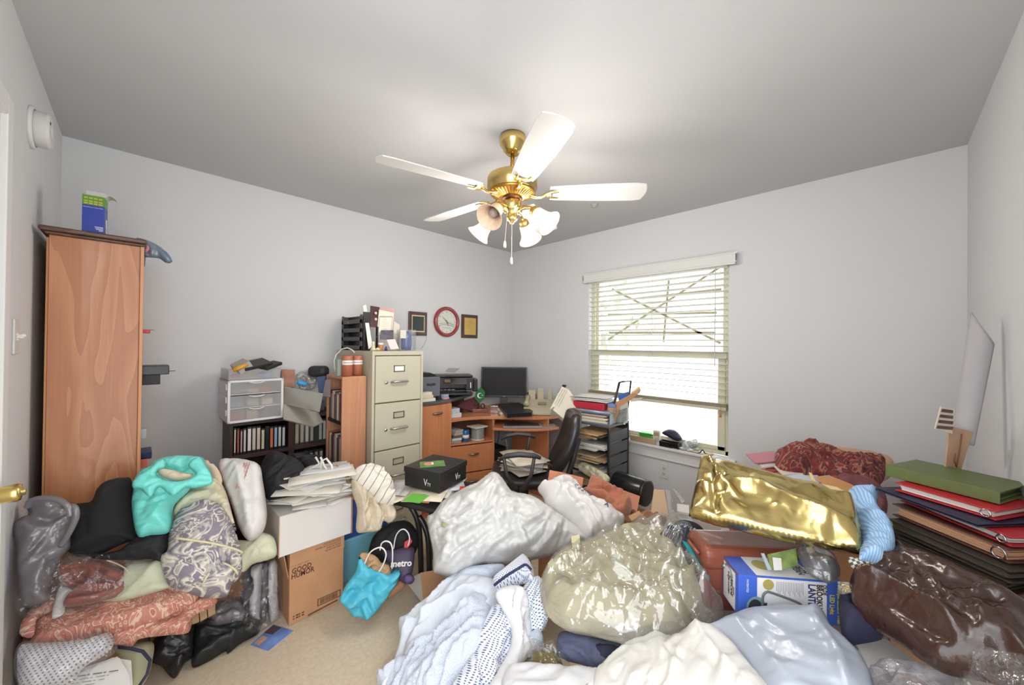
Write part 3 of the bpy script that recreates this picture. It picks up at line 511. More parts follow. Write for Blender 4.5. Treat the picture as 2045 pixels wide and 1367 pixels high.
# ---- drawer unit on top
plw = mat('plastic_white', 'dfdde0', .35); frost = film('frosted', 'ffffff', .06, .35, .27, .02, 4, 'e6e4e2')
du = E('plastic_drawer_unit', (.503, 2.8, .916), R_(2), 'white three-drawer plastic storage unit on top of the dark bookcase', 'storage unit')
W2, D2, H2 = .142, .12, .25
m_ = MB(); m_.box(-W2, -W2+.008, -D2, D2, 0, H2); m_.box(W2-.008, W2, -D2, D2, 0, H2); m_.box(-W2, W2, -D2, D2, 0, .012); m_.box(-W2, W2, -D2, D2, H2-.012, H2); m_.box(-W2, W2, D2-.006, D2, 0, H2)
for z in (.084, .165): m_.box(-W2, W2, -D2+.01, D2, z-.003, z+.003)
for z in (.05, .125, .2): m_.box(-W2-.008, -W2, -D2+.01, D2-.02, z-.006, z+.03)
m_.build('frame', plw, du, bevel=.003); m_ = MB(); m_.box(-W2-.001, W2+.001, -D2-.004, -D2+.004, 0, .014); m_.box(-W2-.001, W2+.001, -D2-.004, -D2+.004, H2-.014, H2); m_.box(-W2-.001, -W2+.013, -D2-.004, -D2+.004, 0, H2); m_.box(W2-.013, W2+.001, -D2-.004, -D2+.004, 0, H2); m_.build('front_rim', plw, du, bevel=.003)
rs = np.random.RandomState(3); cols = ['b7473f', 'c8b48e', '8a7f86', '6f7f96', 'a9b0a2', 'd3c3b0', '7a6f70', 'caa27c']
for i, z in enumerate((.014, .089, .17)):
    d_ = MB().box(-W2+.012, W2-.012, -D2+.002, -D2+.005, z, z+.068).build('drawer', frost, du, bevel=.001); m_ = MB(); m_.tube([(-.04, -D2-.002, z+.066), (-.015, -D2-.008, z+.06), (.015, -D2-.008, z+.06), (.04, -D2-.002, z+.066)], .004, 8); m_.build('drawer_pull', plw, d_, True)
    for j in range(3):
        x = -.1+.075*j; w_ = .03+.02*rs.rand(); MB().box(x-w_*.4, x+w_, -D2+.02+.01*rs.rand(), .05, z+.002, z+.02+.03*rs.rand()).build('drawer_content', mat('cont%d' % ((i*3+j) % 8), cols[(i*3+j) % 8], .7), d_, bevel=.004)
ty = E('plastic_tray', (.497, 2.8, 1.167), R_(2), 'open translucent tray of pens and odds and ends on the white drawer unit', 'tray')
m_ = MB(); m_.box(-.132, .132, -.11, .11, 0, .003); m_.box(-.132, -.129, -.11, .11, 0, .065); m_.box(.129, .132, -.11, .11, 0, .065); m_.box(-.132, .132, -.11, -.107, 0, .065); m_.box(-.132, .132, .107, .11, 0, .065); m_.box(-.138, .138, -.116, -.105, .06, .066); m_.build('tray_body', frost, ty, bevel=.002)
for i, (x, c, w_) in enumerate([(-.09, 'c96f7a', .02), (-.05, 'e0d9c8', .018), (-.015, 'e4dccb', .02), (.04, '4f86c4', .03), (.09, '3f6fae', .022), (.02, 'd9a53a', .015), (.07, 'cfd3d8', .02)]):
    m_ = MB(); m_.lathe([(0, 0), (w_*.8, .003), (w_, .018), (w_*.7, .033), (0, .037)], 12, (x, -.075+.05*(i % 3), .004)); one(m_, 'trinket', mat('tr%d' % i, c, .5), ['pink', 'cream', 'ivory', 'bright blue', 'dark blue', 'yellow', 'pale grey'][i]+' trinket inside the translucent tray on the drawer unit', 'trinket', 'trinkets in the tray', loc=ty.location, smooth=True)
stiff = mat('black_vinyl', '232224', .45)
def leanbox(px, D, sz, rot, mt, name, lab, cat, **k):
    p = at(px[0], px[1], D=D); o = MB().box(-sz[0]/2, sz[0]/2, -sz[1]/2, sz[1]/2, -sz[2]/2, sz[2]/2).build(name, mt, bevel=.003); o.location = p; o.rotation_euler = [R_(a) for a in rot]; return tag(o, lab, cat)
o = leanbox((508, 727), 2.26, (.15, .12, .02), (12, -12, 12), stiff, 'spiral_notebook', 'black spiral-bound notebook on top of the tray, spiral upward', 'notebook')
m_ = MB()
for i in range(16): x = -.07+i*.0093; m_.tube([(x, .062+.007*math.cos(a), .0+.014*math.sin(a)) for a in np.linspace(0, 6.28, 9)[:-1]], .0012, 4, closed=True)
m_.build('spiral_binding', mat('spiral_grey', 'b9b9b9', .3, .6), o)
leanbox((540, 729), 2.3, (.11, .07, .02), (8, -16, 30), mat('black_case', '2d2c2e', .5), 'glasses_case', 'slim black case resting on the spiral notebook', 'case')
leanbox((483, 731), 2.2, (.075, .1, .05), (10, -32, 5), mat('clear_grey_box', 'a9a7a5', .3), 'small_plastic_box', 'tilted grey plastic box at the left end of the tray', 'box')
m_ = MB(); m_.tube([(-.03, 0, 0), (0, 0, .012), (.04, 0, .03)], [.013, .014, .008], 10); one(m_, 'tape_dispenser', mat('dispenser_yellow', 'd59a2c', .4), 'yellow tape dispenser hanging over the tray edge', 'dispenser', loc=at(478, 738, D=2.14), smooth=True)
# ---- behind drawers
pslab('framed_picture', [(563, 737), (589, 738), (588, 772), (562, 776)], ((563, 737, 'Y', 2.95), (589, 738, 'Y', 2.95), (562, 776, 'Y', 2.9)), .012, mat('picture_brown', 'ad7d63', .6, var=.25, vs=18), 'small brown framed picture leaning on the wall behind the drawer unit', 'picture')
pf = ub('document_pile', (.66, 2.76, .916), (.86, 2.93, .93), mat('books_dark', '3a2b2b', .6), 'flat dark folder lying on the dark bookcase top', 'folder', rz=R_(4)); ub('paperback', (.7, 2.755, .9305), (.83, 2.92, .948), mat('paper_block', 'd8d3c8', .7), 'pale paperback lying on the dark folder', 'book', rz=R_(-6)); ub('magazine', (.66, 2.76, .9485), (.84, 2.94, .956), mat('mag_brown', '64483c', .5), 'brown magazine under the clear folder box', 'magazine', rz=R_(8))
fold = film('folder_clear', 'eceadf', .1, .2, .5, .03, 4, 'd6d2c4')
o = E('folder_box', at(612, 830, D=2.36), 0, 'translucent beige plastic folder box lying open beside the drawer unit', 'folder'); pslab('folder_lid', [(568, 771), (645, 785), (638, 822), (566, 806)], ((568, 771, 'D', 2.5), (645, 785, 'D', 2.42), (566, 806, 'D', 2.38)), .004, fold, parent=o); pslab('folder_base', [(566, 806), (636, 823), (646, 842), (626, 851), (566, 836)], ((566, 806, 'D', 2.37), (646, 842, 'D', 2.37), (566, 836, 'D', 2.26)), .008, fold, parent=o)
m_ = MB(); m_.lathe([(0, 0), (.012, .0), (.017, .01), (.017, .055), (.012, .062), (0, .063)], 14); one(m_, 'marker_bottle', mat('sky_blue_plastic', '3f97d2', .35), 'bright blue plastic key tag bottle on the bookcase top, beside the clear folder', 'bottle', loc=at(613, 768, D=2.52), rot=(R_(20), R_(-65), R_(-30)), smooth=True)
m_ = MB(); P_ = [at(x, y, D=2.5) for x, y in [(604, 764), (600, 755), (606, 750), (614, 757)]]; c_ = P_[0]; m_.tube([p-c_ for p in P_], .0022, 6); m_.lathe([(0, -.008), (.008, 0), (0, .008)], 10, at(606, 770, D=2.5)-c_); one(m_, 'key_cord', mat('cord_brown', '8a5a3c', .6), 'brown looped cord hooked to the bright blue bottle', 'cord', loc=c_, smooth=True)
soft('clear_wrapper', [(592, 748), (602, 742), (612, 747), (622, 742), (632, 752), (628, 775), (602, 778), (594, 765)], ((592, 748, 'Y', 2.93), (632, 752, 'Y', 2.93), (594, 778, 'Y', 2.85)), film('wrap', 'ffffff', .16, .1, .25, .5, 25, 'e9e9ec'), 'crumpled clear plastic wrapper behind the folder box', 'wrapper', bulge=.02, thick=.02, edge=.03, res=.007, crinkle=[(.012, .03)])
m_ = MB(); m_.box(-.075, .05, -.05, .05, -.04, .04); o = one(m_, 'headphone_case', mat('case_black', '2c2a2b', .55), 'rounded black case behind the orange tower, above the bookcase clutter', 'case', loc=at(640, 741, D=2.7), bevel=.03, bseg=4, rot=(0, 0, R_(-40)))
pslab('leaning_book', [(633, 752), (650, 750), (646, 782), (636, 784)], ((633, 752, 'D', 2.6), (650, 750, 'D', 2.6), (636, 784, 'D', 2.55)), .02, mat('book_slate', '56658a', .5), 'slate blue book leaning behind the orange tower', 'book'); pslab('picture_frame', [(650, 758), (659, 757), (657, 792), (644, 791)], ((650, 758, 'D', 2.5), (659, 757, 'D', 2.48), (644, 791, 'D', 2.46)), .01, mat('frame_mauve', '9c8a92', .5), 'small mauve framed photo leaning against the orange tower', 'picture frame')
ub('grey_crate', (.86, 2.78, .916), (.93, 2.93, .985), mat('crate_slate', '565b66', .5), 'slate plastic crate on the bookcase top next to the orange tower', 'crate')
# ---------------- media tower ----------------
lam = wood('laminate_cherry', 'c79272', 'be8766', (16, 16, .6), 3.5, 1., .4); tw = E('media_tower', (.992, 2.56, 0), 0, 'narrow cherry laminate tower of discs beside the filing cabinet', 'media tower')
TX0, TX1, TY0, TY1, TZ = .912, 1.068, 2.42, 2.7, 1.176
L(tw, TX0, TX1, TY0, TY0+.016, 0, TZ, 'side_panel', lam); L(tw, TX0, TX1, TY1-.016, TY1, 0, TZ, 'side_panel', lam); L(tw, TX0, TX1, TY0+.016, TY1-.016, TZ-.016, TZ, 'top_panel', lam); L(tw, TX1-.01, TX1, TY0+.016, TY1-.016, 0, TZ-.016, 'back_panel', mat('tower_dark', '241d1c', .6))
for z in (.885, .6, .3, .03): L(tw, TX0+.006, TX1-.01, TY0+.016, TY1-.016, z-.022, z, 'shelf', mat('tower_dark', '241d1c', .6))
dcols = ['3c3a44', 'a86f55', 'cfc9bd', '7a2f2c', 'e0d9c6', '5a4a44', '88837c', 'b4886c', '44506a', 'd0b79a']
for rowi, (z, h_) in enumerate(((.8855, .185), (.6005, .19), (.3005, .19))):
    for j in range(13):
        w_ = .0145; y = TY1-.027-j*.0182; 
        o = ub('disc_case', (TX0+.012, y-w_/2, z), (TX0+.13, y+w_/2, z+h_-.01*(j % 3)), mat('disc_'+dcols[(j*3+rowi) % 10], dcols[(j*3+rowi) % 10], .35), '%s disc case, %s from the back in the %s row of the orange tower' % (['dark slate', 'tan brown', 'off-white', 'dark red', 'cream', 'brown', 'grey', 'terracotta', 'navy', 'beige'][(j*3+rowi) % 10], ['first', 'second', 'third', 'fourth', 'fifth', 'sixth', 'seventh', 'eighth', 'ninth', 'tenth', 'eleventh', 'twelfth', 'thirteenth'][j], ['upper', 'middle', 'lower'][rowi]), 'disc case', 'disc cases in the %s row of the tower' % ['upper', 'middle', 'lower'][rowi], bevel=.001)
ub('storage_box', (.925, 2.45, 1.0725), (1.05, 2.56, 1.14), mat('box_coal', '2e2d33', .5), 'coal grey box on top of the disc cases in the orange tower', 'box') if False else None
# candles
cm = mat('candle_terracotta', 'b0694e', .5); bandm = mat('band_white', 'e8e6e2', .6); bandi = mat('band_ink', '8a5348', .6)
for i, (x, y, r) in enumerate(((.958, 2.462, .034), (1.03, 2.478, .033))):
    o = E('pillar_candle', (x, y, TZ+.0005), 0, ['terracotta pillar candle with a white label on the orange tower, left of the pair', 'terracotta pillar candle with a white label, right of the pair, against the filing cabinet'][i], 'candle', 'pillar candles')
    m_ = MB(); m_.lathe([(0, 0), (r, .001), (r, .13), (r-.003, .134), (r-.006, .131), (0, .128)], 32); m_.build('wax', cm, o, True); m_ = MB(); m_.lathe([(r+.0006, .075), (r+.0006, .103)], 32, a0=.1); m_.f = [f for k, f in enumerate(m_.f[:32]) if 15 < k < 29]; m_.mi = m_.mi[:len(m_.f)]; m_.build('label_band', bandm, o, True)
    m_ = MB(); m_.lathe([(r+.0012, .087), (r+.0012, .0905)], 32, a0=.1); m_.f = [f for k, f in enumerate(m_.f[:32]) if 17 < k < 28]; m_.mi = m_.mi[:len(m_.f)]; m_.build('label_print', bandi, o, True); m_ = MB(); m_.tube([(0, 0, .126), (.001, 0, .137)], .001, 5); m_.build('wick', dark, o)
ub('greeting_card_box', (.862+.05, 2.5, TZ+.0005), (.935, 2.55, TZ+.11), mat('card_sage', 'a9b3a6', .6), 'sage green card box standing behind the candles', 'box')
m_ = MB(); P_ = [at(x, y, D=2.44) for x, y in [(669, 740), (667, 722), (671, 708), (682, 697), (694, 694), (704, 699), (708, 704)]]; c_ = P_[0]; m_.tube([p-c_ for p in P_], .004, 8); one(m_, 'cable_loop', mat('cable_cream', 'd6d2c8', .5), 'pale curved cable arching over the candles', 'cable', loc=c_, smooth=True)
# ---------------- filing cabinet ----------------
put = mat('steel_putty', 'bcb7a2', .45, bump=.03, bs=300); putd = mat('putty_gap', '6e6a5c', .6); fx0, fx1, fy0, FZ = 1.075, 1.455, 2.352, 1.34
fc = E('filing_cabinet', ((fx0+fx1)/2, 2.66, 0), 0, 'tall putty-coloured four-drawer steel filing cabinet', 'filing cabinet')
L(fc, fx0, fx1, fy0+.02, 2.96, 0, FZ, 'carcass', put, .004); L(fc, fx0, fx1, fy0, fy0+.02, FZ-.028, FZ, 'top_rail', put); L(fc, fx0, fx0+.018, fy0, fy0+.02, 0, FZ-.028, 'side_rail', put); L(fc, fx1-.018, fx1, fy0, fy0+.02, 0, FZ-.028, 'side_rail', put)
L(fc, fx0+.018, fx1-.018, fy0+.012, fy0+.02, 0, FZ-.028, 'gap_backing', putd)
for i in range(4):
    z1 = FZ-.034-i*.316; z0 = z1-.308; d_ = L(fc, fx0+.022, fx1-.022, fy0-.004, fy0+.014, z0, z1, 'drawer', put, .004); cx = (fx0+fx1)/2-fc.location.x; yy = fy0-fc.location.y-.004
    m_ = MB(); zl = z1-.085; w_ = .04
    m_.box(cx-w_, cx+w_, yy-.004, yy, zl-.022, zl-.017); m_.box(cx-w_, cx+w_, yy-.004, yy, zl+.017, zl+.022); m_.box(cx-w_, cx-w_+.005, yy-.004, yy, zl-.022, zl+.022); m_.box(cx+w_-.005, cx+w_, yy-.004, yy, zl-.022, zl+.022); m_.build('label_holder', mat('holder_bronze', '7e776a', .35, .7), d_)
    if i == 0: MB().box(cx-w_+.006, cx+w_-.006, yy-.002, yy, zl-.016, zl+.016).build('paper_label', wht, d_)
    else: MB().box(cx-w_+.006, cx+w_-.006, yy-.001, yy, zl-.016, zl+.016).build('blank_label', mat('putty_label', 'aba58f', .6), d_)
    m_ = MB(); zh = z1-.175; m_.tube([(cx-.055, yy, zh), (cx-.053, yy-.022, zh+.002), (cx-.04, yy-.027, zh+.003), (cx+.04, yy-.027, zh+.003), (cx+.053, yy-.022, zh+.002), (cx+.055, yy, zh)], .0075, 8); m_.build('handle', mat('handle_steel', 'b4b3ae', .3, .8), d_, True)
    m_ = MB(); m_.lathe([(0, 0), (.011, 0), (.011, .006), (0, .007)], 16, (cx-.095, yy, zh), Matrix.Rotation(R_(90), 4, 'X')); m_.build('lock', chrome, d_, True)
# items on top of the cabinet
ot = E('desk_organizer', (1.15, 2.745, FZ+.0005), 0, 'black stacked letter tray organizer on the back of the filing cabinet', 'letter tray'); dpl = mat('organizer_black', '3f3a3a', .4)
MB().box(-.004, .0, -.182, .182, 0, .25).build('back_panel', dark, ot); MB().box(-.05, -.0, -.19, -.182, 0, .27).build('side_panel', dark, ot); MB().box(-.05, .0, .182, .19, 0, .25).build('side_panel', dpl, ot)
for i in range(4):
    z = .005+i*.062; MB().box(-.05, -.004, -.182, .182, z, z+.004).build('shelf', dpl, ot); m_ = MB(); m_.box(-.058, -.05, -.182, .182, z, z+.03); m_.box(-.058, -.05, -.182, -.15, z, z+.062); m_.box(-.058, -.05, .15, .182, z, z+.062); m_.build('tray_lip', dpl, ot, bevel=.003)
    if i == 2: one(MB().box(-.04, .0, -.14, .14, 0, .006), 'paper_sheaf', wht, 'white papers in the third tray of the black organizer', 'papers', loc=ot.location+Vector((0, 0, z+.0045)))
one(MB().box(-.045, .0, -.05, .05, 0, .008), 'envelope', mat('manila_tan', 'c08a5e', .7), 'tan envelope lying in the top tray of the black organizer', 'envelope', loc=ot.location+Vector((0, .03, .1925+.0045)), rot=(0, 0, .5))
def card(name, poly, Y, lean, mt, lab, cat, th=.002, **k):
    ys = max(p[1] for p in poly); pl = ((poly[0][0], min(p[1] for p in poly), 'Y', Y+lean), (poly[0][0]+40, min(p[1] for p in poly), 'Y', Y+lean), (poly[0][0], ys, 'Y', Y)); return pslab(name, poly, pl, th, mt, lab, cat, **k)
card('paper_sheet', [(725, 610), (731, 608), (744, 690), (736, 697)], 2.52, .06, wht, 'white sheet leaning against the black organizer', 'sheet')
o = card('brochure', [(740, 610), (758, 613), (755, 653), (738, 652)], 2.56, .05, mat('brochure_maroon', '4a2b30', .4), 'maroon brochure with small portraits leaning behind the certificate', 'brochure', .004)
for (x, y) in ((749, 625), (749, 637)): m_ = MB(); p = at(x, y, Y=2.585)-o.location; m_.lathe([(0, 0), (.0095, 0), (.0095, .002), (0, .002)], 14, p+Vector((0, -.012, 0)), Matrix.Rotation(R_(90), 4, 'X')); m_.build('portrait_print', mat('portrait_tan', 'd9b9ac', .6), o)
ub('spiral_pad', (1.192, 2.535, FZ+.0005), (1.2, 2.56, FZ+.17), mat('binding_black', '2a2a2e', .4), 'narrow black spiral binding edge beside the certificate', 'notebook', bevel=.001)
card('pink_card', [(760, 613), (786, 615), (788, 630), (788, 676), (760, 676)], 2.6, .04, mat('card_rose', 'd3aea0', .7), 'rose pink card behind the certificate', 'card')
cert = card('certificate', [(757, 618), (787, 624), (781, 675), (752, 673)], 2.54, .045, mat('cert_cream', 'e3ddcd', .6), 'cream certificate with a thin border leaning on the filing cabinet papers', 'certificate', .003)
card('certificate_border', [(759, 621), (785, 626), (780, 672), (754, 670)], 2.5385, .045, mat('cert_line', 'a9a08c', .6), None, None, .0005, parent=cert); card('certificate_field', [(760, 622), (784, 627), (779, 671), (755, 669)], 2.538, .045, mat('cert_cream2', 'e6e0d0', .6), None, None, .0004, parent=cert)
m_ = MB()
for i in range(9): p = at(762+(i % 3), 630+i*3.4, Y=2.575-i*.0035)-cert.location; q_ = at(781-(i % 4)*2-i*.4, 632.5+i*3.4, Y=2.575-i*.0035)-cert.location; m_.tube([p, q_], .0006, 4)
m_.build('certificate_text', mat('text_tan', 'a58f80', .7), cert)
card('paper_sheet', [(787, 641), (798, 648), (797, 697), (781, 697)], 2.58, .04, mat('paper_ivory', 'dcd6c6', .7), 'ivory paper standing between the certificate and the clear box', 'sheet')
ph = card('postcard', [(761, 659), (786, 659), (786, 679), (759, 677)], 2.5, .02, mat('photo_slate', '57505f', .4, var=.5, vs=30), 'small dark photo card in front of the certificate', 'postcard', .002)
o = E('pill_bottle', (1.183, 2.46, FZ+.0005), 0, 'amber pill bottle with a white cap on the filing cabinet', 'pill bottle'); m_ = MB(); m_.lathe([(0, 0), (.016, 0), (.016, .04), (0, .041)], 18); m_.build('bottle_body', mat('amber', 'b57a4c', .3), o, True, bevel=.001); m_ = MB(); m_.lathe([(0, .041), (.018, .041), (.018, .055), (0, .056)], 18); m_.build('cap', wht, o, True)
o = E('eye_drop_bottle', (1.222, 2.46, FZ+.0005), 0, 'tiny dark blue bottle beside the amber pill bottle', 'bottle'); m_ = MB(); m_.lathe([(0, 0), (.009, 0), (.009, .018), (.005, .022), (.005, .03), (0, .031)], 14); m_.build('bottle_body', mat('cobalt', '3a3f8f', .3), o, True)
for i in range(4): pslab('index_card', [(769+i, 679-i*.4), (786+i, 678-i*.4), (794+i, 696), (777+i, 697)], ((769, 679, 'Y', 2.48-i*.006), (786, 678, 'Y', 2.48-i*.006), (777, 697, 'Y', 2.44-i*.006)), .0015, mat('card_pinkish%d' % (i % 2), ['dcc0bb', 'e3d6d0'][i % 2], .6), 'pinkish card in the small leaning bundle on the filing cabinet', 'card', 'leaning pink cards')
o = E('figurine', (1.125, 2.45, FZ+.0005), 0, 'small cream ceramic figurine on the filing cabinet corner', 'figurine'); m_ = MB(); m_.lathe([(0, 0), (.018, .002), (.02, .01), (.012, .022), (.01, .034), (.006, .04), (.011, .05), (.008, .062), (0, .066)], 16); m_.build('body', mat('ceramic_cream', 'd8d0b0', .3), o, True); m_ = MB(); m_.lathe([(0, 0), (.016, .003), (.018, .012), (.009, .02), (0, .024)], 14, (.034, .005, 0)); m_.build('base_flower', mat('ceramic_cream', 'd8d0b0', .3), o, True)
o = E('acrylic_box', (1.4, 2.5, FZ+.0005), R_(-12), 'clear acrylic display box on the filing cabinet corner', 'display box'); m_ = MB(); m_.box(-.058, .058, -.045, .045, 0, .155); m_.f = m_.f; m_.build('clear_walls', film('acrylic', 'f4f7f8', .1, .05, .1, .02, 3, 'e8ebee'), o); MB().box(-.058, -.015, -.0465, -.0455, .09, .15).build('price_card', mat('card_sand', 'cfc9b8', .6), o)
m_ = MB(); m_.lathe([(0, 0), (.036, .001), (.038, .03), (.04, .08), (.036, .115), (.022, .138), (0, .143)], 28); one(m_, 'vase', mat('vase_blue', '5462a8', .25, coat=.4), 'glossy blue domed vase inside the clear acrylic box', 'vase', loc=(1.4, 2.5, FZ+.004), smooth=True)
# ---------------- corner desk ----------------
dsk = E('corner_desk', (2.2, 2.6, 0), 0, 'cherry laminate corner desk with a raised dark grey counter and drawers', 'desk'); slate = mat('counter_slate', '4f5254', .35); lam2 = wood('laminate_desk', 'c8875c', 'bd7a52', (14, 14, .7), 3.5, 1., .38); lam3 = wood('laminate_flat', 'c9895f', 'bf7c55', (1.2, 14, 14), 3., 1., .35)
o_ = dsk.location
m_ = MB(); m_.M = Matrix.Translation(-o_); m_.prism([(1.5, 2.56), (1.6, 2.555), (1.74, 2.54), (1.86, 2.565), (1.97, 2.615), (2.1, 2.675), (2.23, 2.745), (2.32, 2.84), (2.34, 2.97), (1.5, 2.97)], .905, .93); m_.build('raised_counter', slate, dsk, bevel=.004)
m_ = MB(); m_.M = Matrix.Translation(-o_); fr_ = catmull([(1.86, 2.60), (1.97, 2.60), (2.08, 2.575), (2.2, 2.51), (2.31, 2.41), (2.4, 2.3), (2.5, 2.2), (2.62, 2.13), (2.76, 2.1)], False, 4); m_.prism([tuple(p) for p in fr_]+[(2.97, 2.1), (2.97, 2.97), (1.86, 2.97)], .722, .75); m_.build('desktop', lam3, dsk, bevel=.003)
dk = L(dsk, 1.5, 1.868, 2.575, 2.96, 0, .905, 'side_cabinet', lam2); d2 = L(dsk, 1.515, 1.862, 2.558, 2.575, .06, .895, 'cabinet_door', lam2, .003)
def pull(par, c, w_=.05, d=(1, 0, 0)):
    d = Vector(d).normalized(); n_ = Vector((d.y, -d.x, 0)); m_ = MB(); c = Vector(c)-o_; m_.tube([c+d*x+n_*(.002+.016*math.cos(x/w_*1.4)) for x in np.linspace(-w_, w_, 9)], [.003, .006, .008, .0095, .01, .0095, .008, .006, .003], 8); m_.build('handle', mat('pewter', '8a7d70', .35, .8), par, True)
pull(d2, (1.72, 2.556, .83)); a0, a1 = Vector((1.868, 2.60, 0)), Vector((2.27, 2.47, 0)); dd = (a1-a0).normalized(); ang = math.atan2(dd.y, dd.x); W_ = (a1-a0).length
def onface(x0, x1, z0, z1, dep0, dep1, nm, mt, par=None, bevel=.003):
    m_ = MB(); m_.M = Matrix.Translation(a0-o_)@Matrix.Rotation(ang, 4, 'Z'); m_.box(x0, x1, dep0, dep1, z0, z1); return m_.build(nm, mt, par or dsk, bevel=bevel)
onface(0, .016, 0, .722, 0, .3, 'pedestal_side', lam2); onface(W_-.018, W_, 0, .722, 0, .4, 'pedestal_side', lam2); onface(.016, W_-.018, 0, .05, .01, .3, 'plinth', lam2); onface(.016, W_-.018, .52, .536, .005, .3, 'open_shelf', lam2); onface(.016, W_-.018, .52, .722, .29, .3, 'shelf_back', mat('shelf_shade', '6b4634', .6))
dz = [(.285, .515), (.055, .275)]
for z0, z1 in dz:
    q_ = onface(.004, W_-.004, z0, z1, -.014, .004, 'drawer', lam2); c = a0+dd*(W_*.52); pull(q_, (c.x+dd.y*.014, c.y-dd.x*.014, (z0+z1)/2+.04), .05, dd)
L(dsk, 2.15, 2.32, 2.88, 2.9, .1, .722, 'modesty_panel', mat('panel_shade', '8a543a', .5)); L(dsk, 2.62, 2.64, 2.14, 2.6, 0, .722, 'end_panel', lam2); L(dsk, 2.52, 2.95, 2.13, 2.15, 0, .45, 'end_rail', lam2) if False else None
kt = fr_; m_ = MB(); m_.M = Matrix.Translation(-o_); m_.prism([(2.2, 2.42), (2.26, 2.33), (2.34, 2.22), (2.44, 2.13), (2.56, 2.06), (2.66, 2.04), (2.8, 2.25), (2.45, 2.65)], .64, .662); m_.build('keyboard_tray', lam3, dsk, bevel=.004)
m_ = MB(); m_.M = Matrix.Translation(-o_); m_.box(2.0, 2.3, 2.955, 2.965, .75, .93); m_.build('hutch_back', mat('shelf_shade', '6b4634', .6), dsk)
onpx = lambda x, y, z: at(x, y, Z=z)
# keyboard & mouse pad on tray
kb = E('keyboard', (2.42, 2.27, .6625), R_(-42), 'grey keyboard on the pull-out tray under the desktop', 'keyboard'); MB().box(-.17, .17, -.06, .06, 0, .018).build('key_body', mat('kb_grey', '8e8f92', .5), kb, bevel=.004)
m_ = MB()
for r in range(4):
    for c in range(14): m_.box(-.16+c*.0225, -.141+c*.0225, -.048+r*.025, -.028+r*.025, .018, .023)
m_.build('keys', mat('key_dark', '3a3b3e', .5), kb)
m_ = MB(); m_.cyl((0, 0, 0), .1, 0, .004, 28); one(m_, 'mouse_pad', mat('pad_grey', '9b958e', .7), 'round grey mouse pad at the right end of the keyboard tray', 'mouse pad', loc=(2.61, 2.17, .6625))
# monitor
mon = E('monitor', (2.66, 2.755, .751), R_(-45), 'wide black flat-screen monitor switched off in the desk corner', 'monitor')
MB().box(-.235, .235, -.012, .03, .1, .41).build('casing', dark, mon, bevel=.004); MB().box(-.222, .222, -.0135, -.0115, .122, .4).build('screen', mat('screen_dark', '2b282b', .5, spec=.2), mon)
m_ = MB(); m_.box(-.04, .04, .01, .04, .0, .15); m_.build('stand_neck', dgrey, mon); m_ = MB(); m_.box(-.13, .13, -.06, .1, 0, .012); m_.build('stand_base', dark, mon, bevel=.004)
txt('DELL', .011, mat('logo_silver', 'c8c8cc', .4), mon, Matrix.Translation((0, -.0128, .111))@Matrix.Rotation(R_(90), 4, 'X'), 'logo'); m_ = MB()
for i in range(5): m_.box(.16+i*.013, .165+i*.013, -.0132, -.012, .109, .113)
m_.build('buttons', mat('logo_silver', 'c8c8cc', .4), mon)
sp = E('speaker', at(1062, 778, D=3.85), R_(-45), 'small black speaker behind the right edge of the monitor', 'speaker'); sp.location.z = .75; MB().box(-.045, .045, -.04, .04, 0, .15).build('cabinet', dark, sp, bevel=.01); m_ = MB(); m_.lathe([(0, 0), (.03, 0), (.03, .004), (0, .002)], 20, (0, -.04, .09), Matrix.Rotation(R_(90), 4, 'X')); m_.build('cone', dgrey, sp, True)
# printers
pk = mat('printer_black', '242325', .28); pg = mat('printer_grey', '6d7178', .35, .2); cz = .9305
pr = E('inkjet_printer', (2.02, 2.79, cz), R_(-30), 'black inkjet printer with its front open on the raised counter', 'printer')
MB().box(-.17, .17, -.1, .13, 0, .05).build('lower_body', pk, pr, bevel=.008); MB().box(-.17, .17, .02, .13, .05, .16).build('rear_body', pk, pr, bevel=.006); MB().box(-.17, -.14, -.1, .03, .05, .15).build('left_cheek', pk, pr, bevel=.006); MB().box(.12, .19, -.1, .05, .05, .16).build('right_cheek', pk, pr, bevel=.006)
MB().box(-.175, .19, -.06, .14, .162, .182).build('scanner_lid', dark, pr, bevel=.006); m_ = MB(); m_.box(-.15, .13, -.13, -.115, .1, .165, R=(R_(-28), 0, 0)); cp = m_.build('control_panel', mat('panel_charcoal', '3b393a', .3), pr, bevel=.004)
m_ = MB(); m_.box(-.07, -.02, -.132, -.128, .125, .152, R=(R_(-28), 0, 0)); m_.build('display', mat('display_tan', '9a8062', .3), cp); m_ = MB(); m_.box(-.15, .13, -.22, -.09, .03, .042, R=(R_(4), 0, 0)); m_.build('output_tray', pk, pr, bevel=.003)
m_ = MB()
for i in range(4): m_.box(-.11+.035*i, -.085+.035*i, -.103, -.1, .056, .06)
m_.build('indicator_marks', mat('logo_silver', 'c8c8cc', .4), pr); MB().box(.16, .168, -.1045, -.1, .07, .12).build('sticker', wht, pr); m_ = MB(); m_.box(.19, .235, -.07, .1, .03, .15); m_.build('side_unit', pk, pr, bevel=.012)
lp = E('laser_printer', (1.67, 2.79, cz), R_(-12), 'tall dark printer with a rounded arch front beside the filing cabinet', 'printer')
m_ = MB(); m_.M = Matrix.Rotation(R_(90), 4, 'X'); m_.prism([(-.14, 0), (.14, 0), (.14, .16), (.12, .2), (.07, .222), (-.05, .23), (-.14, .225)], -.13, .13); m_.build('housing', pk, lp, bevel=.006)
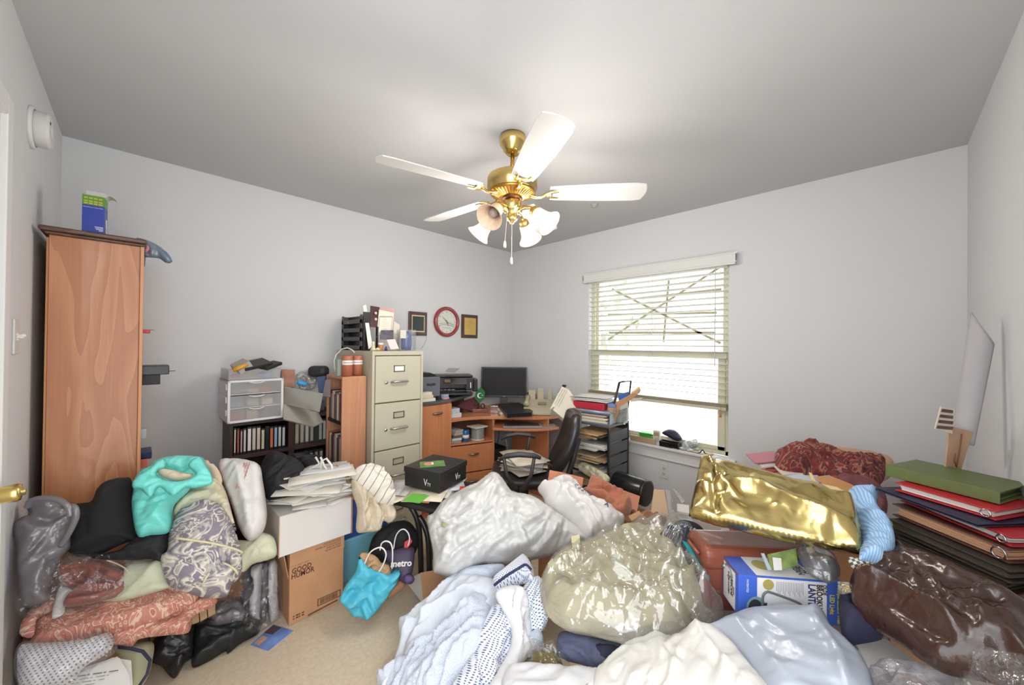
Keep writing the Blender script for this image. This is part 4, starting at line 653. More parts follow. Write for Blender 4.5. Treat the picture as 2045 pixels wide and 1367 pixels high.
m_ = MB(); m_.box(-.02, .145, -.15, -.128, .02, .19); m_.build('front_panel', pg, lp, bevel=.008); m_ = MB(); m_.tube([(.03, -.152, .13), (.06, -.158, .128), (.1, -.152, .13)], .008, 8); m_.build('panel_handle', dgrey, lp, True); MB().box(-.06, .0, -.1, -.02, .229, .231).build('top_label', wht, lp)
pslab('paper_support', [(896, 734), (918, 735), (907, 743), (889, 741)], ((896, 734, 'D', 3.25), (918, 735, 'D', 3.2), (889, 741, 'D', 3.05)), .004, mat('support_grey', 'a8a49c', .5), 'grey paper support flap above the printers', 'tray')
bk = E('file_bin', (1.57, 2.635, cz), R_(-5), 'clear bin with a blue base and papers beside the dark printer', 'bin'); MB().box(-.06, .04, -.02, .06, 0, .055).build('blue_base', mat('bin_blue', '3d79b0', .3), bk, bevel=.004); MB().box(-.05, .035, 0, .05, .055, .17).build('stored_papers', mat('paper_bluish', 'b9c4d6', .6, var=.25, vs=20), bk)
for i, (w_, c, lab) in enumerate([(.17, 'd9d3c2', 'thick cream book at the front of the raised counter, bottom of the pile'), (.15, 'd2c8ae', 'cream book in the middle of the pile on the raised counter'), (.14, 'dcd6c8', 'cream paper pad on top of the pile on the raised counter')]): ub('book', (1.535, 2.565, cz+i*.0255), (1.535+w_, 2.615, cz+i*.0255+.025), mat('book_c%d' % i, c, .7), lab, 'book', rz=R_(i*3-2), bevel=.002)
ub('eraser', (1.79, 2.57, cz), (1.85, 2.595, cz+.016), mat('eraser_pink', 'd79a98', .6), 'pink eraser on the edge of the raised counter', 'eraser', rz=.3, bevel=.004)
ub('mobile_charger', (1.745, 2.6, cz), (1.79, 2.64, cz+.03), dark, 'black charger between the cream books and the pink eraser', 'charger', rz=.5, bevel=.005); ub('note_box', (1.81, 2.61, cz), (1.87, 2.65, cz+.035), mat('note_blue', '9fb1cc', .6), 'pale blue note box beneath the front of the black printer', 'box', rz=.3)
# under the counter on the desktop
ub('white_box', (1.885, 2.63, .7505), (2.03, 2.8, .79), mat('box_pale', 'c9cccf', .5), 'pale grey flat box on the desktop below the counter, bottom one', 'box', rz=R_(-12)); ub('white_box', (1.9, 2.64, .7905), (2.01, 2.8, .83), mat('box_pale2', 'bfc6cc', .5), 'pale blue-grey box stacked on the flat box below the counter', 'box', rz=R_(-2))
pslab('maroon_folder', [(948, 792), (957, 790), (959, 815), (950, 822), (912, 812), (925, 800)], ((948, 792, 'D', 3.58), (957, 790, 'D', 3.62), (950, 822, 'D', 3.5)), .01, mat('folder_maroon', '5c2630', .5), 'maroon folder standing under the raised counter', 'folder')
# flag stand
fs = E('flag_stand', at(958, 822, Z=.75), R_(-35), 'wooden pen stand with a small green crescent flag and dark pen loops', 'desk flag'); MB().box(-.075, .075, -.04, .04, 0, .032).build('wooden_base', wood('stand_wood', '8f4a33', '7a3b29', (8, 8, 8), 3.), fs, bevel=.004)
m_ = MB(); m_.tube([(0, 0, .03), (0, 0, .21)], .003, 8); m_.build('pole', mat('pole_gold', 'b89b5a', .35, .7), fs, True)
fm = MB(); fm.M = Matrix.Translation((0, -.006, .15)); fp = [(-.004, -.05), (.03, -.02), (.036, .03), (.006, .066), (-.03, .03), (-.036, -.015)]; fm.M = fm.M@Matrix.Rotation(R_(90), 4, 'X')@Matrix.Scale(1.35, 4); fm.prism(fp, -.001, .001); fl = fm.build('flag', mat('flag_green', '1f6b3c', .7), fs)
cw = MB(); cw.M = Matrix.Translation((0, -.0085, .157))@Matrix.Rotation(R_(90), 4, 'X')@Matrix.Scale(1.3, 4); A1 = [(.02*math.cos(a), .02*math.sin(a)) for a in np.linspace(R_(45), R_(315), 20)]; A2 = [(.006+.0158*math.cos(a), .0158*math.sin(a)) for a in np.linspace(R_(298), R_(62), 20)]; cw.prism(A1+A2, 0, .0008); cw.prism([(.017+.006*(1 if i % 2 == 0 else .4)*math.cos(i*math.pi/5), .002+.006*(1 if i % 2 == 0 else .4)*math.sin(i*math.pi/5)) for i in range(10)], 0, .0008); cw.build('crescent_and_star', wht, fl)
for x in (-.03, .028): m_ = MB(); m_.tube([(x+.017*math.cos(a), 0, .055+.022*math.sin(a)) for a in np.linspace(0, 6.28, 17)[:-1]], .006, 8, closed=True); m_.build('pen_ring', mat('bronze_ring', '4d3b26', .3, .8), fs, True)
one(MB().lathe([(0, 0), (.018, 0), (.016, .03), (.01, .055), (0, .06)], 12), 'green_ornament', mat('ornament_green', '2f7048', .5), 'small green ornament just left of the flag stand', 'ornament', loc=at(938, 818, Z=.7505), smooth=True)
ub('acrylic_note_holder', (2.33, 2.56, .7505), (2.4, 2.6, .82), film('holder_clear', 'f0e4dc', .1, .1, .35, .02, 3, 'd8c2b8'), 'clear pinkish note holder between the flag stand and the monitor', 'holder', rz=R_(-40))
ub('paper_ream', (2.48, 2.5, .7505), (2.78, 2.7, .775), wht, 'white papers stacked in front of the monitor', 'papers', rz=R_(-45))
def flat(name, px, z, mt, lab, cat, grp=None, th=.001): return pslab(name, px, ((px[0][0], px[0][1], z), (px[1][0], px[1][1], z), (px[2][0], px[2][1], z)), th, mt, lab, cat, grp)
lt = flat('laptop', [(994, 806), (1037, 803), (1064, 820), (1062, 823), (1013, 827)], .803, dark, 'closed black laptop lying at the front of the desk', 'laptop', th=.03); 
ub('desk_papers', (2.36, 2.38, .7505), (2.6, 2.52, .7725), mat('paper_mixed', 'd9cfc0', .7, var=.2, vs=25), 'mixed papers under the closed black laptop', 'papers', rz=R_(-45))
for i, (q, c) in enumerate([([(975, 822), (992, 815), (1003, 822), (985, 828)], 'c99a80'), ([(1000, 827), (1045, 827), (1043, 830), (1000, 830)], 'e0d8b8'), ([(1062, 812), (1090, 805), (1100, 818), (1066, 826)], 'b8b48c'), ([(1048, 800), (1062, 795), (1070, 808), (1055, 812)], 'cfd6c4')]): flat('loose_note', q, .7515+.0015*i, mat('note%d' % i, c, .7), ['tan', 'pale yellow', 'olive printed', 'pale green'][i]+' loose note on the desktop, '+['left of the laptop', 'poking out under the laptop front', 'in front of the fax machine', 'behind the laptop corner'][i], 'note')
# fax machine
fxm = E('fax_machine', (2.7, 2.3, .752), R_(-52), 'beige fax machine with handset and raised paper holder', 'fax machine'); bei = mat('fax_beige', 'b5ac92', .45); bei2 = mat('fax_beige_dark', '8f876f', .5)
m_ = MB(); m_.M = Matrix.Rotation(R_(90), 4, 'Z')@Matrix.Rotation(R_(90), 4, 'X'); m_.prism([(-.15, 0), (.13, 0), (.13, .1), (.08, .115), (-.1, .06), (-.15, .03)], -.15, .15); m_.build('housing', bei, fxm, bevel=.008)
m_ = MB(); m_.tube([(-.125, -.1, .085), (-.125, -.06, .105), (-.125, .04, .13), (-.125, .09, .13)], [.028, .018, .018, .028], 10); m_.build('handset', bei, fxm, True); m_ = MB(); m_.box(-.02, .06, -.05, .0, .09, .094, R=(R_(16), 0, 0)); m_.build('keypad', bei2, fxm)
m_ = MB(); m_.box(-.03, .03, .1, .106, .09, .22, R=(R_(-16), 0, 0)); m_.box(-.12, -.05, .1, .108, .09, .2, R=(R_(-16), 0, 0)); m_.box(.07, .11, .1, .106, .09, .21, R=(R_(-16), 0, 0)); m_.build('paper_holder', mat('fax_clear_beige', 'a9a084', .5), fxm, bevel=.003)
m_ = MB(); m_.M = Matrix.Rotation(R_(45), 4, 'Y'); m_.box(-.004, .004, -.02, .02, 0, .1); one(m_, 'pen_rest', dark, 'black tilted bar behind the leaning manual', 'pen', loc=at(1118, 785, D=3.4))
# leaning manual box
mb_ = E('manual_box', at(1120, 805, D=3.05), 0, 'tall cream printed box leaning over the desk edge onto the rack', 'box'); cbox = mat('box_cream', 'd6d0bf', .6)
pslab('printed_spine', [(1122, 771), (1136, 777), (1118, 819), (1105, 812), (1098, 817)], ((1122, 771, 'D', 3.1), (1136, 777, 'D', 3.06), (1105, 812, 'D', 2.95)), .1, mat('box_text_cream', 'd9d3c3', .6, var=.1, vs=40), parent=mb_); pslab('front_face', [(1136, 777), (1152, 800), (1149, 822), (1136, 844), (1104, 818), (1118, 800)], ((1136, 777, 'D', 3.0), (1152, 800, 'D', 2.95), (1136, 844, 'D', 2.85)), .06, cbox, parent=mb_, bevel=.002)
m_ = MB()
for i in range(3): p = at(1124+i*4, 777+i*2, D=2.94)-mb_.location; q_ = at(1108+i*4, 806+i*3, D=2.9)-mb_.location; m_.tube([p, q_], .0012, 4)
m_.build('printed_lines', mat('print_brown', '8d8170', .6), mb_)
# ---------------- letter tray rack ----------------
rk = E('letter_rack', (2.57, 1.57, 0), 0, 'black metal mobile rack of letter trays stuffed with paper under the window', 'rack'); rx0, rx1, ry0, ry1, rz1 = 2.42, 2.73, 1.405, 1.745, .79
def RB(nm, x0, x1, y0, y1, z0, z1, mt=dark, b=.002): return L(rk, x0, x1, y0, y1, z0, z1, nm, mt, b)
for (x, y) in ((rx0, ry0), (rx1-.022, ry0), (rx0, ry1-.012), (rx1-.022, ry1-.012)): RB('post', x, x+.022, y, y+.012, .03, rz1)
RB('back_panel', rx1-.004, rx1, ry0+.012, ry1-.012, .05, rz1-.02, dgrey); m_ = MB(); m_.M = Matrix.Translation(-rk.location)
for i in range(8): m_.box(rx0+.022, rx1-.022, ry0+.003, ry0+.006, .045+i*.09, .045+i*.09+.078); pass
m_.build('side_slats', mat('rack_slate', '4b4d50', .4), rk); RB('top_frame', rx0, rx1, ry0, ry1, rz1, rz1+.014, mat('rack_top', '55585c', .35))
zs = [.06+.09*i for i in range(8)]
for z in zs: RB('tray', rx0+.002, rx1-.01, ry0+.012, ry1-.012, z, z+.004, dgrey); 
for z in zs[3:]: RB('tray_lip', rx0, rx0+.004, ry0+.014, ry1-.014, z, z+.014, dark, .001)
rs = np.random.RandomState(5); pc = ['d8d2c6', 'c9b28e', 'e4e0d8', 'b08a5e', 'cfd0cc', 'bda27c']
pl_i = 0
for i, z in enumerate(zs[2:], 2):
    for j in range(5):
        w_ = .15+.08*rs.rand(); y0 = ry0+.016+(.30-w_)*rs.rand(); zz = z+.0045+j*.010; c = pc[(i+j*2) % 6]
        ub('paper_bundle', (rx0-.02-.03*rs.rand()*(j % 2), y0, zz), (rx1-.03, y0+w_, zz+.009), mat('pap_'+c, c, .75, var=.08, vs=14), '%s paper bundle in the %s tray of the black rack, %s in it' % ({'d8d2c6': 'stone', 'c9b28e': 'tan', 'e4e0d8': 'white', 'b08a5e': 'brown', 'cfd0cc': 'grey', 'bda27c': 'buff'}[c], ['', '', 'sixth', 'fifth', 'fourth', 'third', 'second', 'top'][i], ['lowest', 'second', 'middle', 'fourth', 'uppermost'][j]), 'papers', 'paper bundles in the letter rack', bevel=.001); pl_i += 1
soft('magazine_bag', [(1156, 928), (1166, 921), (1190, 932), (1215, 950), (1217, 962), (1205, 968), (1185, 957), (1160, 940)], ((1156, 925, 'X', 2.415), (1216, 955, 'X', 2.4), (1160, 942, 'X', 2.40)), mat('bag_print', 'd8d2b0', .4, var=.35, vs=22), 'plastic-wrapped yellow and white magazines sagging out of a lower rack tray', 'magazines', bulge=.03, thick=.02, edge=.03, res=.007, crinkle=[(.01, .04)])
# stack on top of the rack
zt = rz1+.0145
sw = E('wire_letter_tray', (2.56, 1.59, zt), R_(8), 'grey plastic letter tray on top of the black rack', 'letter tray'); gpl = mat('tray_steel', '9aa3ad', .35, .3)
MB().box(-.12, .12, -.15, .15, .0, .004).build('base', gpl, sw); MB().box(-.13, .12, -.16, .16, .075, .08).build('upper_shelf', gpl, sw); m_ = MB(); m_.tube([(-.125, -.155, .088), (-.125, .155, .088)], .011, 10); m_.build('front_bar', gpl, sw, True); MB().box(-.12, .12, .15, .156, 0, .09).build('side_wall', gpl, sw); MB().box(-.12, .12, -.156, -.15, 0, .09).build('side_wall', gpl, sw)
for j in range(5): ub('paper_bundle', (2.45+.01*rs.rand(), 1.46+.03*rs.rand(), zt+.0045+j*.012), (2.66, 1.7-.03*rs.rand(), zt+.0045+j*.012+.011), mat('pap_'+pc[j], pc[j], .75), '%s papers inside the grey letter tray above the rack, %s' % (['stone', 'tan', 'white', 'brown', 'grey'][j], ['at the bottom', 'second up', 'in the middle', 'fourth up', 'on top'][j]), 'papers', 'papers in the grey letter tray', rz=R_(8), bevel=.001)
ub('red_binder', (2.44, 1.48, zt+.1005), (2.68, 1.74, zt+.15), mat('binder_crimson', 'b02a3c', .4), 'crimson binder under the white sheets on the rack', 'binder', rz=R_(6), bevel=.003)
rs = np.random.RandomState(9)
for j in range(7):
    c = at(1182+3*rs.randn(), 798, Z=.97); o = MB(); o.grid(lambda u, v: ((u-.5)*.22, (v-.5)*.29, .012*((u-.5)**2)*(3 if j > 4 else 1)-.01*(v-.5)**2), 5, 5); o2 = o.build('white_sheet', wht, None, True, solid=.0015); o2.location = (2.56+.012*rs.randn(), 1.63+.012*rs.randn(), zt+.1575+j*.004); o2.rotation_euler = (0, 0, R_(10+7*rs.randn())); tag(o2, 'white sheet in the loose stack on the crimson binder', 'sheet', 'white sheets on the crimson binder')
ub('calendar_box', (2.5, 1.42, zt+.081), (2.68, 1.475, zt+.125), mat('books_multi', '9a7f6a', .5, var=.5, vs=30), 'small dark-patterned box beside the crimson binder on the rack', 'box', rz=R_(6)); ub('blue_pad', (2.5, 1.42, zt+.1255), (2.67, 1.475, zt+.15), mat('pad_blue', '6a84b8', .5), 'blue and white pad on the dark-patterned box', 'pad', rz=R_(8))
# upright frame with papers
uf = E('wall_file', at(1238, 848, D=2.86), 0, 'upright black wire file holder at the right end of the rack top', 'file holder')
m_ = MB(); P4 = [at(x, y, D=d) for x, y, d in [(1216, 850, 2.84), (1237, 763, 2.8), (1260, 760, 2.98), (1250, 848, 2.98)]]
m_.tube([P4[0]-uf.location, P4[1]-uf.location], .009, 6); m_.tube([P4[1]-uf.location, P4[2]-uf.location], .006, 6); m_.tube([P4[2]-uf.location, P4[3]-uf.location], .007, 6); m_.tube([P4[3]-uf.location, P4[0]-uf.location], .006, 6); m_.build('wire_frame', dark, uf, True)
def ps(name, poly, D0, D1, th, c, lab, cat, **k):
    ys = max(p[1] for p in poly); yt = min(p[1] for p in poly); xl = min(p[0] for p in poly); return pslab(name, poly, ((xl, yt, 'D', D1), (xl+30, yt, 'D', D1), (xl, ys, 'D', D0)), th, c if not isinstance(c, str) else mat('c_'+c, c, .65), lab, cat, **k)
ps('manila_envelope', [(1219, 815), (1232, 802), (1255, 790), (1276, 776), (1279, 782), (1262, 797), (1238, 812), (1228, 846), (1216, 848)], 2.82, 2.78, .006, 'bd8d68', 'tan manila envelope curling out of the file holder', 'envelope'); ps('paper_roll', [(1262, 786), (1278, 774), (1280, 780), (1264, 792)], 2.8, 2.76, .02, 'd8bd90', 'pale rolled paper end poking right from the file holder', 'paper roll')
ps('white_folder', [(1228, 812), (1254, 798), (1256, 836), (1252, 844), (1230, 850), (1224, 846)], 2.86, 2.84, .012, 'd5d8d0', 'white folder standing behind the manila envelope in the file holder', 'folder'); ps('newspaper', [(1233, 822), (1252, 814), (1251, 840), (1231, 847)], 2.845, 2.825, .004, mat('news_grey', '8d918e', .7, var=.3, vs=50), 'folded grey newspaper clipping on the white folder', 'newspaper')
ps('blue_notebook', [(1236, 789), (1256, 783), (1256, 794), (1237, 800)], 2.93, 2.92, .02, '3f6fc0', 'bright blue notebook inside the black wire file holder', 'notebook'); ps('cream_leaflet', [(1258, 796), (1284, 793), (1278, 800), (1260, 802)], 2.84, 2.84, .004, 'd8d6bd', 'cream leaflet sticking out to the right of the file holder', 'leaflet')
# ---------------- sill items ----------------
SZ = WZ0+.0005
def sl(px, z=SZ, X=None): p = at(px, 700, X=XR+.0 if X is None else X); return p.y
g_ = E('tape_roll_holder', (XR+.01, sl(1288), SZ), R_(10), 'bright green plastic clip box on the window sill', 'clip box'); gr = mat('plastic_green', '3f9e3c', .35); m_ = MB(); m_.box(-.03, .03, -.045, .035, .02, .075); m_.box(-.034, .034, -.05, .04, .068, .08); m_.box(-.034, .034, -.05, .04, .014, .024); m_.build('box_body', gr, g_, bevel=.004)
m_ = MB(); m_.tube([(-.03, -.045, .04), (-.035, -.07, .05), (-.03, -.085, .035)], .006, 8); m_.tube([(.0, -.045, .06), (-.01, -.075, .066), (-.01, -.085, .04)], .006, 8); m_.build('clip_arm', gr, g_, True); m_ = MB(); m_.cyl((0, 0, 0), .028, 0, .014, 20); m_.build('foot', mat('foot_clear', 'a9b8a8', .3), g_)
ub('folded_card', (XR-.035, sl(1290)-.1, SZ), (XR-.022, sl(1290)+.12, SZ+.045), mat('card_kraft', 'b59b7c', .7), 'brown folded card standing along the sill front', 'card', bevel=.001)
o = ub('medicine_carton', (XR-.018, sl(1312)-.028, SZ), (XR+.028, sl(1312)+.022, SZ+.115), mat('carton_beige', 'cdc8b4', .6), 'tall beige medicine carton on the sill beside the green clip box', 'box', rz=R_(12)); MB().box(-.0245, -.023, -.018, .015, .02, .06).build('printed_label', mat('label_lilac', 'b3aab0', .6), o); MB().box(-.0245, -.023, -.02, .02, .07, .1).build('printed_band', mat('label_brown', 'a58d70', .6), o)
m_ = MB(); m_.prism([(-.03, -.085), (.03, -.075), (.03, .07), (-.03, .075)], .0, .004); o = E('black_dish', (XR-.0, sl(1338), SZ+.03), 0, 'shallow black tray on the window sill', 'tray'); m_ = MB(); m_.box(-.035, -.031, -.08, .065, -.03, .014, R=(0, R_(-15), 0)); m_.box(-.03, .035, -.075, .06, -.03, -.026); m_.box(.031, .035, -.08, .065, -.03, .012); m_.box(-.035, .035, .061, .065, -.03, .013); m_.box(-.035, .035, -.08, -.076, -.03, .013); m_.build('tray_body', mat('dish_black', '1d1b1c', .4), o)
soft('folded_pouch', [(1322, 864), (1334, 857), (1348, 859), (1358, 868), (1362, 877), (1352, 880), (1335, 872)], ((1322, 862, 'X', XR+.012), (1362, 877, 'X', XR+.006), (1330, 876, 'X', XR)), mat('pouch_navy', '2b2a3e', .6), 'dark navy pouch lying in the black tray on the sill', 'pouch', bulge=.02, thick=.02, edge=.03, res=.006, folds=[(.004, 20, .03, 2)])
rs = np.random.RandomState(2)
for i in range(7):
    y = sl(1352+i*13)-.0; z = SZ+.002+.003*(i % 3); o = MB().box(-.03, .03, -.02, .02, 0, .0015+.004*(i % 2)).build('receipt', mat('rcp%d' % (i % 3), ['e4e4e0', 'c9cfcf', 'bfae90'][i % 3], .6)); o.location = (XR-.012+.02*rs.rand(), y, SZ+.001+.0065*(i % 2)); o.rotation_euler = (0, 0, rs.rand()*2); tag(o, '%s slip of paper on the window sill, %s' % (['white', 'grey', 'tan'][i % 3], ['touching the black tray', 'first after the black tray', 'left of the clear pouch', 'under the clear pouch', 'right of the clear pouch', 'beside the binder clip', 'furthest right'][i]), 'paper', 'paper slips on the sill')
soft('clear_pouch', [(1362, 892), (1366, 882), (1378, 878), (1392, 876), (1394, 886), (1386, 893), (1372, 896)], ((1362, 890, 'X', XR-.01), (1394, 888, 'X', XR-.0), (1372, 878, 'X', XR+.01)), film('pouch_clear', 'eef2f2', .2, .1, .45, .3, 30, 'e2e6e6'), 'crumpled clear pouch standing on the sill', 'pouch', bulge=.015, thick=.01, edge=.02, res=.005, crinkle=[(.01, .02)])
ub('teal_card', (XR+.0, sl(1384)-.03, SZ+.02), (XR+.004, sl(1384)+.03, SZ+.06), mat('card_teal', '8fa9ae', .6), 'grey-teal card behind the clear pouch', 'card'); ub('khaki_box', (XR-.02, sl(1392)-.02, SZ), (XR+.01, sl(1392)+.02, SZ+.03), mat('box_khaki', 'a9a585', .6), 'small khaki box on the sill right of the clear pouch', 'box')
m_ = MB(); m_.tube([(.0, -.02, .002), (0, 0, .03), (0, .02, .002)], .005, 8); m_.tube([(-.005, -.01, .002), (-.03, -.012, .003), (-.032, .02, .003), (-.005, .012, .002)], .0015, 5, closed=True); one(m_, 'binder_clip', dark, 'black binder clip near the right end of the sill', 'clip', loc=(XR-.005, sl(1405), SZ), smooth=True)
o = ub('eyeglass_lens', (XR-.025, sl(1258)+.0, SZ+.0), (XR+.02, sl(1258)+.035, SZ+.035), mat('lens_indigo', '4a4e74', .4), 'small indigo rounded lump on the sill beside the rack', 'lump', bevel=.015)
# ---------------- office chair ----------------
vin2 = mat('chair_vinyl', '2a2829', .32, bump=.05, bs=40); oc = E('office_chair', (1.985, 1.83, 0), R_(135), 'black vinyl office chair with loop armrests turned toward the desk', 'office chair')  # local +x = facing
m_ = MB(); m_.box(-.22, .24, -.23, .23, .42, .49); m_.build('seat', vin2, oc, bevel=.03, bseg=4)
m_ = MB()
def bk_(u, v): a_ = (u-.5)*2; z = .5+v*.42; w_ = .2*(1-.35*abs(v*2-1)**3); return (-.22-.15*v-.03*math.sin(v*3.1)+.03*a_*a_, a_*w_, z)
m_.grid(bk_, 10, 12); m_.build('backrest', vin2, oc, True, solid=.07, sub=1)
m_ = MB(); m_.tube([(-.12, 0, .4), (-.3, 0, .42), (-.345, 0, .55), (-.39, 0, .72)], [.02, .02, .022, .016], 8); m_.build('back_bar', dgrey, oc, True)
for s in (1, -1):
    m_ = MB(); m_.tube([(-.09, s*.27, .655), (-.05, s*.275, .672), (.05, s*.28, .68), (.13, s*.275, .668), (.18, s*.268, .64)], [.012, .017, .018, .017, .012], 10); ap = m_.build('armrest', dgrey, oc, True); m_ = MB(); m_.tube([(-.05, s*.275, .665), (-.03, s*.29, .55), (.02, s*.27, .45), (.05, s*.2, .42), (.0, s*.1, .41)], [.011, .012, .018, .018, .014], 8); m_.tube([(.15, s*.275, .665), (.13, s*.29, .55), (.08, s*.27, .46), (.05, s*.2, .42)], [.011, .012, .018, .018], 8); m_.build('arm_loop', dgrey, ap, True)
m_ = MB(); m_.tube([(0, 0, .08), (0, 0, .42)], .028, 12); m_.build('gas_column', dgrey, oc, True)
for i in range(5):
    a_ = i*2*math.pi/5+.3; m_ = MB(); m_.tube([(0, 0, .1), (.28*math.cos(a_), .28*math.sin(a_), .07)], [.03, .016], 8); lg = m_.build('leg', dgrey, oc, True); m_ = MB(); m_.M = Matrix.Translation((.28*math.cos(a_), .28*math.sin(a_), .03)); m_.lathe([(0, -.02), (.026, -.018), (.029, 0), (.026, .018), (0, .02)], 14, M=Matrix.Rotation(R_(90), 4, 'X')); m_.build('caster', dark, lg, True)
rs = np.random.RandomState(4)
for j in range(14):
    w_, h_ = .2+.03*rs.rand(), .25+.03*rs.rand(); m_ = MB(); a_, b_ = rs.randn()*.01, rs.rand()*.012; m_.grid(lambda u, v: ((u-.5)*w_, (v-.5)*h_, b_*math.sin(u*5+j)+a_*(v-.5)), 4, 4); o = m_.build('loose_paper', mat('lp%d' % (j % 4), ['ddd8ce', 'd2c7b4', 'e2e0dc', 'cdbfae'][j % 4], .75), None, True, solid=.003); o.location = Vector((1.975+.03*rs.randn(), 1.83+.03*rs.randn(), .5+j*.0075)); o.rotation_euler = (0, 0, rs.rand()*3); tag(o, '%s sheet in the heap on the office chair seat' % ['grey-white', 'buff', 'white', 'pinkish'][j % 4], 'sheet', 'papers heaped on the office chair')
# pc tower, box under desk
pt = E('computer_tower', (2.42, 2.72, 0), R_(-5), 'black computer tower under the desk beside the drawers', 'computer'); MB().box(-.09, .09, -.2, .2, 0, .42).build('case', mat('case_blackish', '1b1a1c', .45), pt, bevel=.006); MB().box(-.08, .08, -.206, -.2, .02, .4).build('front_bezel', dark, pt, bevel=.004)
ub('subwoofer', (2.45, 2.5, 0), (2.6, 2.68, .32), mat('woofer_black', '242326', .5), 'black box speaker on the floor beneath the desk', 'speaker', rz=R_(-20), bevel=.01)
ub('tin_can_blue', (1.0, 1, 1), (1.01, 1.01, 1.01), dark) if False else None
c = a0+dd*.17+Vector((-dd.y, dd.x, 0))*.06; m_ = MB(); m_.lathe([(0, 0), (.032, 0), (.032, .1), (0, .1)], 22); o = one(m_, 'drink_can', mat('can_blue', '3c6fa8', .3, .4), 'blue and white can on the open desk shelf', 'can', loc=(c.x, c.y, .5365), smooth=True, bevel=.002); m_ = MB(); m_.lathe([(.0325, .03), (.0325, .06)], 22); m_.build('white_band', wht, o, True)
c = a0+dd*.29+Vector((-dd.y, dd.x, 0))*.075; o = E('disc_spindle', (c.x, c.y, .5365), 0, 'round spindle of discs with a square notebook on the open desk shelf', 'disc spindle'); m_ = MB(); m_.lathe([(0, 0), (.063, 0), (.063, .015), (.06, .016), (.06, .1), (.05, .108), (0, .11)], 32); m_.build('spindle_cover', mat('spindle_grey', '8a8a85', .25), o, True, bevel=.002); MB().box(-.07, .07, -.06, .07, .1105, .122).build('square_pad', mat('pad_cream', 'd3ccbd', .6), o, bevel=.002); m_ = MB(); m_.lathe([(.0635, 0), (.0635, .012)], 32); m_.build('rim', mat('rim_pale', 'c9c9c2', .4), o, True)
for i in range(5): c = a0+dd*.08+Vector((-dd.y, dd.x, 0))*.11; ub('stacked_booklet', (c.x-.05, c.y-.08, .5365+i*.022), (c.x+.04, c.y+.08, .5365+i*.022+.02), mat('bkl%d' % i, ['8c8f90', 'cfc9c0', '5d5f66', 'b7a48c', 'a3a7a8'][i], .6), '%s booklet in the pile on the open desk shelf, %s' % (['grey', 'white', 'slate', 'tan', 'pale grey'][i], ['bottom', 'second from the bottom', 'middle', 'second from the top', 'top'][i]), 'booklet', 'booklets on the open desk shelf', rz=R_(-20+6*i), bevel=.001)
m_ = MB(); m_.tube([(2.8, 2.97, .7), (2.78, 2.95, .4), (2.7, 2.94, .1), (2.6, 2.9, .01)], .004, 6); one(m_, 'power_cable', dgrey, 'thin dark cable hanging below the desk against the wall', 'cable', smooth=True); m_ = MB(); m_.tube([(2.93, 2.7, .7), (2.94, 2.68, .4), (2.9, 2.62, .05)], .004, 6); one(m_, 'power_cable', dgrey, 'second thin cable hanging right of the first below the desk', 'cable', smooth=True)
# black cylinder bag by the rack
cy = E('cylinder_bag', (2.45, 1.22, .3), 0, 'glossy black cylindrical case lying beside the rack under the outlet', 'case'); A = at(1228, 962, D=2.68)-cy.location; B_ = at(1290, 984, D=2.5)-cy.location; d = (B_-A).normalized(); m_ = MB(); m_.tube([A, A+(B_-A)*.05, A+(B_-A)*.93, B_], [.055, .085, .085, .078], 28); m_.build('barrel', mat('gloss_black', '1c1b1d', .22), cy, True, bevel=.004)
m_ = MB(); m_.tube([B_-d*.008, B_+d*.012, B_+d*.014], [.088, .086, .07], 28); m_.build('end_cap', mat('cap_brownblack', '2b2523', .35), cy, True); cy['label'] = cy['label']
ub('carton_prop', (2.36, 1.12, 0), (2.62, 1.36, .2), mat('cardboard_dark', '8a6348', .8), 'brown carton on the floor under the glossy black cylindrical case', 'box', bevel=.003)
# ---------------- fabric and plastic materials ----------------
plas = mat('bag_white_plastic', 'cdccca', .36, bump=.35, bs=16, stretch=(1, 1, 1.8)); plasw = mat('bag_thin_white', 'd6d3d0', .4, bump=.3, bs=18)
aquam = mat('bag_aqua', '74d9cf', .38, bump=.2, bs=30); turq = mat('bag_turquoise', '4fb6cf', .5, bump=.12, bs=26); greyp = film('bag_grey', 'e8e8ec', .1, .3, .78, .25, 16, '9d989d')
felt = mat('felt_black', '222122', .9, bump=.25, bs=260); black_c = mat('cloth_black', '1d1c1f', .75, bump=.15, bs=120); gloss_b = mat('nylon_black', '1a191c', .35, bump=.4, bs=22)
def uvmat(name, base, fn, rough=.8, **k):
    m = mat(name, base, rough, **k)
    t = NT(m); uv = t.add('ShaderNodeUVMap'); fn(t, uv.outputs[0]); return m
def f_paisley(c1, c2, c3, s):
    def f(t, uv):
        w_ = t.add('ShaderNodeTexNoise'); w_.inputs['Scale'].default_value = s*.9; w_.inputs['Detail'].default_value = 2; w_.inputs['Distortion'].default_value = 1.8; t.link(uv, w_.inputs['Vector'])
        m1 = t.add('ShaderNodeMath', operation='MULTIPLY'); m1.inputs[1].default_value = 5; t.link(w_.outputs['Fac'], m1.inputs[0]); m2 = t.add('ShaderNodeMath', operation='FRACT'); t.link(m1.outputs[0], m2.inputs[0])
        ramp(t, m2.outputs[0], [(0, c1), (.22, c1), (.36, c2), (.5, c2), (.6, c3), (.8, c3), (.9, c1)])
    return f
pais = uvmat('paisley_pink', 'c98f80', f_paisley('cd8c7c', 'e6c6ae', 'bd7a6c', 24), .85)
flor = uvmat('floral_grey', '9a9099', f_paisley('857e8a', 'ddd7ca', 'b4aca8', 14), .85, bump=.2, bs=60); florc = uvmat('floral_cream', 'd8d0b6', f_paisley('dad2b8', 'c3c0a2', 'd3bfa8', 8), .85)
